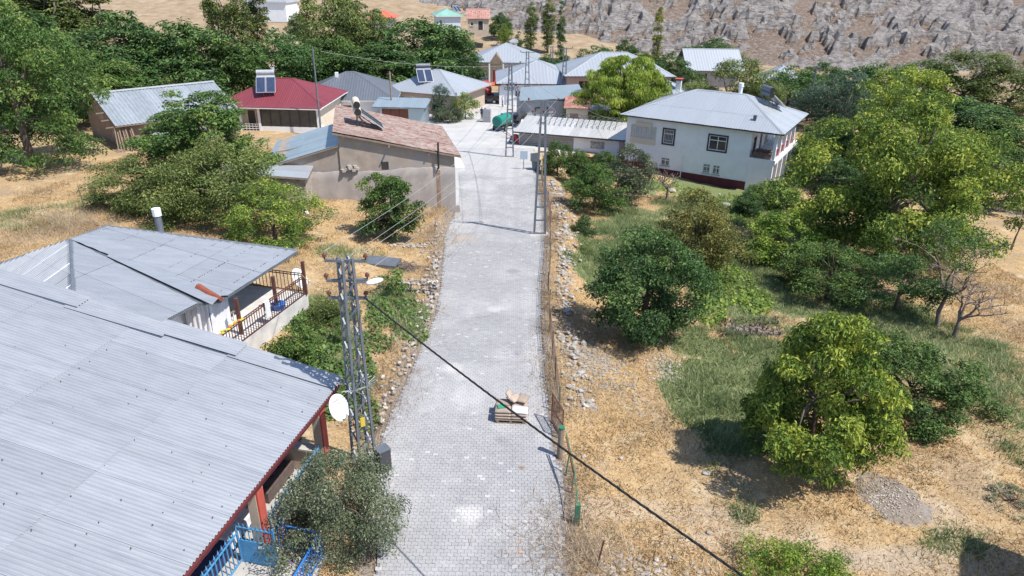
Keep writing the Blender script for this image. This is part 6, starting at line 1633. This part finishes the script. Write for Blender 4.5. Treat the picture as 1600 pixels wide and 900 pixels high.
MB().tube([rel(g2 + Vector((.0, 0, -.1))), rel(g2 + Vector((.05, 0, .95)))], .03, 8).build('post', MT['wood'], t)
MB().tube([rel(gr(884, 745)), rel(gr(884, 745) + Vector((.1, .1, 1.0)))], .025, 8).build('post', MT['green_pipe'], t)
MB().box(rel(g3) + Vector((-.08, -.08, -.2)), rel(g3) + Vector((.08, .08, .85))).build('corner_post', MT['green_pipe'], t)
for k, (px, py, hgt, lean, lab) in enumerate(((932, 885, 1.0, .15, 'thin rusty stake near the bottom edge of the field'), (658, 366, 1.1, -.1, 'left of two wooden stakes before the old house'), (680, 367, 1.2, .05, 'right of two wooden stakes before the old house'), (620, 515, .9, .05, 'upper wire stake left of the stone bank'), (611, 548, .9, .1, 'lower wire stake left of the stone bank'), (134, 330, 1.6, -.1, 'leaning rusty stake in the left field'))):
    g = gr(px, py); o = MB().tube([(0, 0, -.2), (lean, 0, hgt)], .03, 6).build('stake', MT['wood'] if k else MT['brownmetal'], None); o.location = g; tag(o, lab, 'stake', 'garden stakes')
# sign and bin
g = gr(818, 266); t = thing('sign', 'blank pale blue sign board on a thin post at the road', 'sign', tuple(g), R(-3))
MB().tube([(0, 0, -.2), (0, 0, 1.75)], .035, 8).build('post', MT['galv'], t); MB().box((-.36, -.045, 1.05), (.36, -.02, 1.85)).build('board', MT['signpale'], t)
g = gr(836, 268); t = thing('bin', 'dented grey metal bin with lid ajar by the pole', 'bin', tuple(g + Vector((.1, .4, 0))), R(20))
MB().tube([(0, 0, 0), (0, 0, .95)], [.36, .46], 12).build('body', MT['galv'], t); MB().box((-.46, .3, .85), (.46, .36, 1.6), 0).build('lid', MT['galv'], t); MB().tube([(0, 0, .9), (0, 0, .955)], .49, 12).build('rim', MT['darksteel'], t)

# ---------------------------------------------------------------- vehicles on the square
def wheel(parent, x, y, r, w, mat=None):
    o = MB().tube([(x - w / 2, y, r), (x - w * .42, y, r), (x + w * .42, y, r), (x + w / 2, y, r)], [r * .86, r, r, r * .86], 18).build('wheel', MT['black'], parent)
    MB().tube([(x - w / 2 - .01, y, r), (x + w / 2 + .01, y, r)], r * .52, 14).build('rim', mat or MT['steelbright'], o)
def tractor(label, loc, rz, body, sc=1.0, roof=True):
    t = thing('tractor', label, 'tractor', loc, rz, 'tractors'); t.scale = (sc,) * 3
    MB().box((-.3, -1.75, .75), (.3, .1, 1.35)).box((-.22, -1.85, .8), (.22, -1.75, 1.25)).build('hood', body, t)
    MB().box((-.28, -1.6, .5), (.28, 1.0, .78)).build('chassis', MT['darksteel'], t)
    for s in (-1, 1):
        wheel(t, s * .78, .75, .72, .4, MT['white']); wheel(t, s * .66, -1.35, .4, .24, MT['white'])
        MB().add([(s * (.78 + o), .75 + .8 * math.cos(a), .72 + .8 * math.sin(a)) for a in (R(20), R(55), R(90), R(125), R(160)) for o in (-.24, .24)], [(2 * k, 2 * k + 1, 2 * k + 3, 2 * k + 2) for k in range(4)]).build('mudguard', body, t)
    MB().box((-.25, .5, .95), (.25, .95, 1.1)).box((-.25, .9, 1.1), (.25, 1.0, 1.5)).build('seat', MT['black'], t)
    MB().tube([(0, .15, 1.1), (0, .3, 1.5)], .02, 6).tube([(-.2, .32, 1.5), (0, .2, 1.56), (.2, .32, 1.5)], .02, 6).build('steering_wheel', MT['black'], t)
    MB().tube([(.2, -1.0, 1.3), (.2, -1.0, 2.0)], .035, 8).build('exhaust', MT['darksteel'], t)
    if roof:
        for x, y in ((-.5, .1), (.5, .1), (-.5, 1.05), (.5, 1.05)): MB().bar((x, y, .9), (x, y, 2.25), .05).build('canopy_post', MT['darksteel'], t)
        MB().box((-.65, -.1, 2.25), (.65, 1.25, 2.33)).build('canopy', body, t)
    return t
g = gr(787, 204); tk = thing('tanker_trailer', 'green water tank trailer parked on the square', 'tanker', (g.x - .2, g.y, g.z), R(-28))
mb = MB(); mb.tube([(0, -1.5, 1.45), (0, -1.42, 1.45), (0, 1.4, 1.45), (0, 1.5, 1.45)], [.55, .78, .78, .55], 20); mb.build('tank', MT['tankgreen'], tk, False)
MB().tube([(0, 0, 2.2), (0, 0, 2.36)], .22, 10).build('hatch', MT['tankgreen'], tk)
MB().box((-.5, -1.5, .6), (.5, 1.6, .72)).box((-.06, 1.6, .58), (.06, 2.6, .7)).build('frame', MT['darksteel'], tk)
for s in (-1, 1): wheel(tk, s * .85, -.55, .42, .26)
tk.scale = (.88,) * 3
g = gr(806, 201); tractor('dark tractor hitched before the green tank trailer', (g.x + .3, g.y + 1.8, float(zr(g.y + 1.5))), R(150), MT['darksteel'], 1.0, False)
g = gr(738, 150); tractor('blue tractor parked by the trees beyond the square', (g.x - .3, 112, gz(g.x, 112)), R(30), MT['bluepaint'], 1.1)
tractor('red tractor parked right of the blue tractor', (g.x + 2.2, 113.5, gz(g.x + 2, 113.5)), R(20), MT['redgloss'], 1.0)
c = aty(754, 145, 119); 
tractor('dark navy tractor parked behind the red tractor', (c.x, 118, gz(c.x, 118)), R(-20), MT['navy'], 1.0)
# hand tiller
g = gr(798, 224); t = thing('tiller', 'red two-wheeled garden tiller parked at the slatted shed', 'tiller', (g.x + .3, g.y + .2, g.z), R(60))
for s in (-1, 1): wheel(t, s * .35, 0, .3, .16)
MB().box((-.25, -.6, .35), (.25, .3, .75)).sphere((0, -.25, .85), .28, 8, 5, (1, 1.3, .7)).build('engine', MT['redgloss'], t)
MB().tube([(-.1, .2, .7), (-.3, 1.2, 1.1)], .03, 6).tube([(.1, .2, .7), (.3, 1.2, 1.1)], .03, 6).build('handlebar', MT['darksteel'], t)
MB().box((-.4, -1.1, .1), (.4, -.6, .45)).build('tines_cover', MT['redgloss'], t)
# stacked pavers on pallets
def pstack(label, loc, rz, w, d, hgt):
    t = thing('paver_stack', label, 'pavers', loc, rz, 'stacks of pavers'); MB().box((-w / 2, -d / 2, 0), (w / 2, d / 2, .12)).build('pallet', MT['wood'], t)
    n = int(hgt / .16)
    for k in range(n): j = .01 * (k % 2); MB().box((-w / 2 + j, -d / 2 + j, .13 + k * .16), (w / 2 - j, d / 2 - j, .13 + k * .16 + .145)).build('layer', pm('stacked paver', (.36, .36, .38), (.28, .28, .3), scale=6, rnd=.12), t)
    return t
g = gr(761, 191); ps = pstack('pallet stack of grey pavers beside the man in navy', tuple(g), R(-8), .95, .8, 1.6)
MB().box((-.3, -.25, 1.75), (-.08, 0, 1.86)).build('loose_paver', _mats['stacked paver'], ps)
g = gr(752, 160); pstack('tall stack of grey pavers on the trailer by the hall', (g.x, g.y, g.z), R(3), 1.25, 1.0, 2.3)
c = gr(766, 161); t = thing('trailer', 'low flat farm trailer loaded with planks beside the hall', 'trailer', (c.x, c.y, c.z), R(85))
MB().box((-.8, -1.6, .6), (.8, 1.6, .72)).build('bed', MT['wood'], t)
for s in (-1, 1): wheel(t, s * .8, -.7, .36, .2); wheel(t, s * .8, .9, .36, .2)
for k in range(5): MB().box((-.7 + k * .28, -1.5, .72), (-.48 + k * .28, 1.4, .84 + .1 * (k % 3))).build('plank', MT['wood'], t)
for x, y in ((-.8, -1.6), (.8, -1.6), (-.8, 1.6), (.8, 1.6)): MB().bar((x, y, .6), (x, y, 1.8), .06).build('stake', MT['white'], t)

# ---------------------------------------------------------------- people
def person(label, loc, rz, shirt, trousers, hgt=1.72, white_cap=False):
    J = [((0, 0, .95), .13), ((0, 0, 1.15), .125), ((0, 0, 1.36), .16), ((0, 0, 1.47), .07), ((0, .01, 1.53), .06), ((0, -.01, 1.62), .095), ((0, 0, 1.7), .06),
         ((.17, 0, 1.40), .065), ((.24, .05, 1.13), .05), ((.23, -.06, .9), .04), ((.23, -.1, .8), .035), ((-.17, 0, 1.40), .065), ((-.25, -.03, 1.13), .05), ((-.24, .04, .9), .04), ((-.24, .05, .8), .035),
         ((.1, 0, .88), .095), ((.1, -.14, .5), .065), ((.1, -.04, .1), .045), ((.1, -.2, .04), .04), ((-.1, 0, .88), .095), ((-.1, .05, .5), .065), ((-.1, .22, .12), .045), ((-.1, .1, .04), .04)]
    E_ = [(0, 1), (1, 2), (2, 3), (3, 4), (4, 5), (5, 6), (2, 7), (7, 8), (8, 9), (9, 10), (2, 11), (11, 12), (12, 13), (13, 14), (0, 15), (15, 16), (16, 17), (17, 18), (0, 19), (19, 20), (20, 21), (21, 22)]
    me = bpy.data.meshes.new('person'); me.from_pydata([j[0] for j in J], E_, []); tmp = bpy.data.objects.new('person', me); COL.objects.link(tmp)
    md = tmp.modifiers.new('s', 'SKIN'); 
    for i, (p, r_) in enumerate(J): me.skin_vertices[0].data[i].radius = (r_, r_ * (.75 if i in (0, 1, 2) else 1))
    me.skin_vertices[0].data[0].use_root = True
    tmp.modifiers.new('d', 'SUBSURF').levels = 1
    dg = bpy.context.evaluated_depsgraph_get(); m2 = bpy.data.meshes.new_from_object(tmp.evaluated_get(dg)); bpy.data.objects.remove(tmp)
    m2.materials.clear()
    for m in (MT['skin'], shirt, trousers, MT['black'], MT['darkcloth']): m2.materials.append(m)
    for p in m2.polygons:
        c = p.center; p.use_smooth = True
        if c.z > 1.47: p.material_index = 4 if (c.z > 1.655 or (c.y > .03 and c.z > 1.56)) else 0
        elif c.z > .94 or (abs(c.x) > .17 and c.z > 1.0): p.material_index = 1
        elif abs(c.x) > .19 and c.z > .7: p.material_index = 0
        elif c.z > .09: p.material_index = 2
        else: p.material_index = 3
    o = bpy.data.objects.new('person', m2); o.location = loc; o.rotation_euler = (0, 0, rz); s = hgt / 1.75; o.scale = (s, s, s); link(o)
    return tag(o, label, 'person', 'people on the square')
g = gr(753, 188); person('person in navy top and dark trousers walking away across the square', tuple(g + Vector((0, 0, .05))), R(170), MT['navy'], MT['darkcloth'])
g = gr(785, 168); person('person in white shirt and dark trousers walking by the hall', tuple(g + Vector((0, 0, .05))), R(-60), MT['white'], MT['darkcloth'], 1.62)

# ---------------------------------------------------------------- odds and ends in the gardens
g = gr(595, 415); t = thing('water_trough', 'grey sheet metal trough lying in the left garden', 'trough', tuple(g), R(-12))
MB().prism([(-1.0, -.35, .1), (1.0, -.35, .1), (1.15, .4, .3), (-.85, .4, .3)], (0, 0, .1)).build('tray', MT['galv'], t); MB().box((-.9, -.3, -.05), (.9, .3, .1)).build('base', MT['concrete'], t)
g = gr(632, 420); o = MB(); rr = random.Random(6)
for k in range(160): a = rr.uniform(0, 6.28); c = Vector((rr.gauss(0, .45), rr.gauss(0, .3), abs(rr.gauss(.05, .1)))); d = Vector((math.cos(a), math.sin(a), rr.uniform(-.1, .3))) * .35; o.bar(c - d, c + d, .018)
o = o.build('brush_pile', MT['palebark'], None); o.location = g; tag(o, 'round pile of grey dry brushwood in the left garden', 'brush pile')
g = gr(482, 335); rr = random.Random(7); t = thing('plastic_bags', 'heap of crumpled white bags by the stone shed', 'bags', tuple(g))
for k in range(4): MB().sphere((rr.uniform(-.4, .4), rr.uniform(-.3, .3), .15), rr.uniform(.18, .3), 7, 5, (1, .8, .6)).build('bag', MT['cloth'], t)
g = gr(1482, 381); t = thing('chair', 'white plastic chair under the big walnut', 'chair', tuple(g), R(30))
MB().box((-.22, -.22, .4), (.22, .22, .44)).build('seat', MT['white'], t); MB().box((-.22, .2, .44), (.22, .24, .85)).build('backrest', MT['white'], t)
for x in (-.2, .2):
    for y in (-.2, .2): MB().bar((x, y, 0), (x, y, .4), .04).build('leg', MT['white'], t)
# dark seedlings in rows
g0 = gr(1130, 528); rr = random.Random(12); n = 0
for i in range(4):
    for j in range(11):
        px = 1122 + j * 9.2 + i * 1.5 + rr.uniform(-2, 2); py = 505 + i * 7.5 + rr.uniform(-2, 2) - (j * .3)
        g = gr(px, py); mb = MB()
        for k in range(7): a = rr.uniform(0, 6.28); mb.add([(0, 0, 0), (.1 * math.cos(a) - .04 * math.sin(a), .1 * math.sin(a) + .04 * math.cos(a), .18), (.2 * math.cos(a), .2 * math.sin(a), .22), (.1 * math.cos(a) + .04 * math.sin(a), .1 * math.sin(a) - .04 * math.cos(a), .2)], [(0, 1, 2, 3)])
        o = mb.build('seedling', pm('dark purple leaf', (.04, .03, .035), (.06, .05, .045), scale=5), None); o.location = g; o['label'] = 'dark seedling in the planted rows right of the dark walnut'; o['category'] = 'seedling'; o['group'] = 'seedling rows'

# ---------------------------------------------------------------- grass and weeds (uncountable)
def blades(name, label, pts, hmin, hmax, wid, mat, seed, lean=.6, cat='grass'):
    r = np.random.RandomState(seed); n = len(pts); P_ = np.asarray(pts, float)
    z = ground(P_[:, 0], P_[:, 1]); B = np.stack([P_[:, 0], P_[:, 1], z - .01], 1)
    a = r.rand(n) * 6.28; hgt = hmin + (hmax - hmin) * r.rand(n) ** 1.5; ln = lean * r.rand(n) * hgt * 1.6; a2 = r.rand(n) * 6.28
    s = np.stack([np.cos(a), np.sin(a), np.zeros(n)], 1) * (wid * (.6 + .8 * r.rand(n)))[:, None]
    tip = B + np.stack([np.cos(a2) * ln, np.sin(a2) * ln, hgt * (1 - .4 * r.rand(n))], 1)
    V = np.stack([B - s, B + s, tip], 1).reshape(-1, 3)
    tint = np.clip(  .45 + .3 * r.randn(n) + 1.3 * (fbm(P_[:, 0] * .45, P_[:, 1] * .45, 4) - .47), 0, 1)
    o = np_obj(name, np_mesh(name, V, None, np.arange(n * 3).reshape(-1, 3), tint=np.repeat(tint, 3)), mat)
    return tag(o, label, cat, kind='stuff')
HOUSE_BOX = [(-16, -5.8, 6, 22), (-27, -10.2, 20.5, 35), (-17.5, -4, 50.5, 62), (-20.5, -14.7, 48.3, 54), (12, 30, 61, 80)]
def mask_pts(n, x0, x1, y0, y1, seed, f):
    r = np.random.RandomState(seed); x = x0 + (x1 - x0) * r.rand(n); y = y0 + (y1 - y0) * r.rand(n) ** 1.25
    ok = (x < RLx(y) - .1) | (x > RRx(y) + .12)
    for (a, b, c, d) in HOUSE_BOX: ok &= ~((x > a) & (x < b) & (y > c) & (y < d))
    x, y = x[ok], y[ok]; k = r.rand(len(x)) < f(x, y); return np.stack([x[k], y[k]], 1)
def gmask(x, y): return gsample(gm, x, y)
def smask(x, y): return gsample(smk, x, y)
LM['straw'] = leafmat('straw blades', (.23, .14, .06), (.45, .305, .145), (.62, .475, .265), .2, 0)
LM['gblade'] = leafmat('green grass blades', (.095, .14, .055), (.23, .29, .115), (.46, .48, .27), .3, 0)
P_ = mask_pts(800000, -34, 34, 14, 66, 1, lambda x, y: np.clip(1.05 - gmask(x, y) * 1.1 - smask(x, y) * .8, .03, 1) * (.25 + 1.2 * sm(.36, .6, fbm(x * .5, y * .5, 4))))
blades('dry_grass', 'dry golden straw covering the fields', P_, .06, .26, .015, LM['straw'], 2, 1.2)
P_ = mask_pts(1900000, -34, 34, 14, 66, 3, lambda x, y: np.clip(gmask(x, y) * 1.15, 0, 1) ** 1.5 * (.35 + 1.1 * sm(.36, .58, fbm(x * .7 + 5, y * .7, 4))))
blades('green_grass', 'green grass and weeds in the gardens', P_, .1, .42, .017, LM['gblade'], 4, .8)
def pix_edge(k):
    r = random.Random(k + 500); y = r.uniform(15, 58); x = float(RLx(y)) - .3 - r.random() * .5 if k % 2 else float(RRx(y)) + .25 + r.random() * .5
    v = CAM_M.inverted() @ Vector((x, y, gz(x, y) - CAM_H)); return (800 + FPX * v.x / -v.z, 450 - FPX * v.y / -v.z, r.uniform(.3, 1.1))
def tufts(name, label, L, mat, seed, n=60, hgt=.5, wid=.01, spread=.3):
    r = np.random.RandomState(seed); pts = []
    for (px, py, k) in L:
        g = gr(px, py)
        for _ in range(int(n * k)): pts.append((g.x + r.randn() * spread * k ** .5, g.y + r.randn() * spread * k ** .5))
    blades(name, label, pts, hgt * .4, hgt, wid, mat, seed, .9, 'weeds')
tufts('dry_weeds', 'grey dry thistle weeds along fences and field edges', [(885, 850, 6), (893, 875, 6), (905, 890, 5), (880, 820, 3), (872, 640, 2), (866, 600, 3), (860, 560, 3), (858, 520, 2), (70, 350, 8), (100, 365, 8), (130, 350, 6), (110, 340, 6), (60, 300, 3), (690, 330, 4), (670, 335, 3), (490, 310, 3), (620, 590, 4), (610, 640, 3), (640, 520, 3), (665, 480, 3), (688, 380, 4), (697, 365, 3), (1560, 460, 4), (1500, 440, 4), (1540, 480, 3), (1460, 400, 3)] + [(pix_edge(k)) for k in range(70)], LM['dry'], 21, 130, .8, .008, .42)
tufts('sage_tufts', 'small grey-green weed tufts dotted over the straw', [(1012, 770, 1), (965, 760, 1), (985, 725, 1.5), (1055, 770, 1), (1150, 800, 3), (1170, 805, 2), (985, 660, 1.5), (935, 605, 1.5), (920, 610, 1), (1000, 830, 1), (930, 760, 1), (910, 705, 1), (1480, 850, 3), (1500, 845, 3), (1440, 750, 1), (1560, 690, 2), (1330, 840, 1.5), (1450, 880, 1.5), (1250, 840, 1), (1040, 680, 1), (1010, 690, 1), (960, 840, 1), (1100, 700, 1.5)] + [(random.Random(k).uniform(890, 1590), random.Random(k + 99).uniform(600, 890), .5) for k in range(60)], leafmat('sage leaves', (.07, .085, .05), (.15, .16, .10), (.26, .26, .18), .2, 0), 22, 40, .22, .014, .2)
# leafy vegetable beds
def bed(name, label, L, mat, seed, leaf=.16, dens=1.0):
    r = np.random.RandomState(seed); pos = []
    for (px, py, w, h_) in L:
        for _ in range(int(w * h_ * .22 * dens)):
            a, q = r.rand() * 6.28, math.sqrt(r.rand()); pos.append((px + math.cos(a) * q * w / 2, py + math.sin(a) * q * h_ / 2))
    G = []
    for (px, py) in pos:
        v = ray(px, py); t = -(CAM_H - zr(v.y / -v.z * CAM_H) - (.9 if px < 800 else -1.3)) / v.z
        x, y = v.x * t, v.y * t; G.append((x, y))
    G = np.array(G); n = len(G); z = ground(G[:, 0], G[:, 1]) + .04 + .3 * r.rand(n) * (fbm(G[:, 0] * 1.2, G[:, 1] * 1.2, 3) + .2)
    p = np.stack([G[:, 0], G[:, 1], z], 1); a = r.rand(n) * 6.28; l = leaf * (.6 + .8 * r.rand(n))[:, None]
    d = np.stack([np.cos(a), np.sin(a), .5 * r.randn(n)], 1); b = np.stack([-np.sin(a), np.cos(a), .4 * r.randn(n)], 1)
    V = np.stack([p, p + d * l * .5 + b * l * .45, p + d * l, p + d * l * .5 - b * l * .45], 1).reshape(-1, 3)
    tint = np.clip(.5 + .22 * r.randn(n), 0, 1)
    tag(np_obj(name, np_mesh(name, V, np.arange(n * 4).reshape(-1, 4), tint=np.repeat(tint, 4)), mat), label, 'vegetables', kind='stuff')
bed('vegetable_bed', 'leafy vegetable beds between the near pole and the stone bank', [(620, 478, 95, 45), (585, 525, 60, 30), (510, 590, 100, 80), (560, 565, 50, 60), (500, 520, 90, 60), (470, 500, 40, 50), (570, 625, 40, 60), (640, 500, 60, 40), (300, 560, 10, 10), (455, 680, 40, 40), (590, 495, 40, 30), (545, 480, 40, 40)], LM['mid'], 31, .14, .8)
bed('bean_patch', 'low green bean plants before the white house', [(1015, 285, 95, 24), (1070, 295, 80, 20), (1130, 312, 70, 18), (1180, 330, 80, 26), (1150, 300, 60, 14), (1160, 380, 90, 40), (1130, 445, 110, 70), (1100, 430, 60, 60), (1180, 470, 60, 40), (1110, 490, 50, 60)], LM['bright'], 32, .17, 1.1)
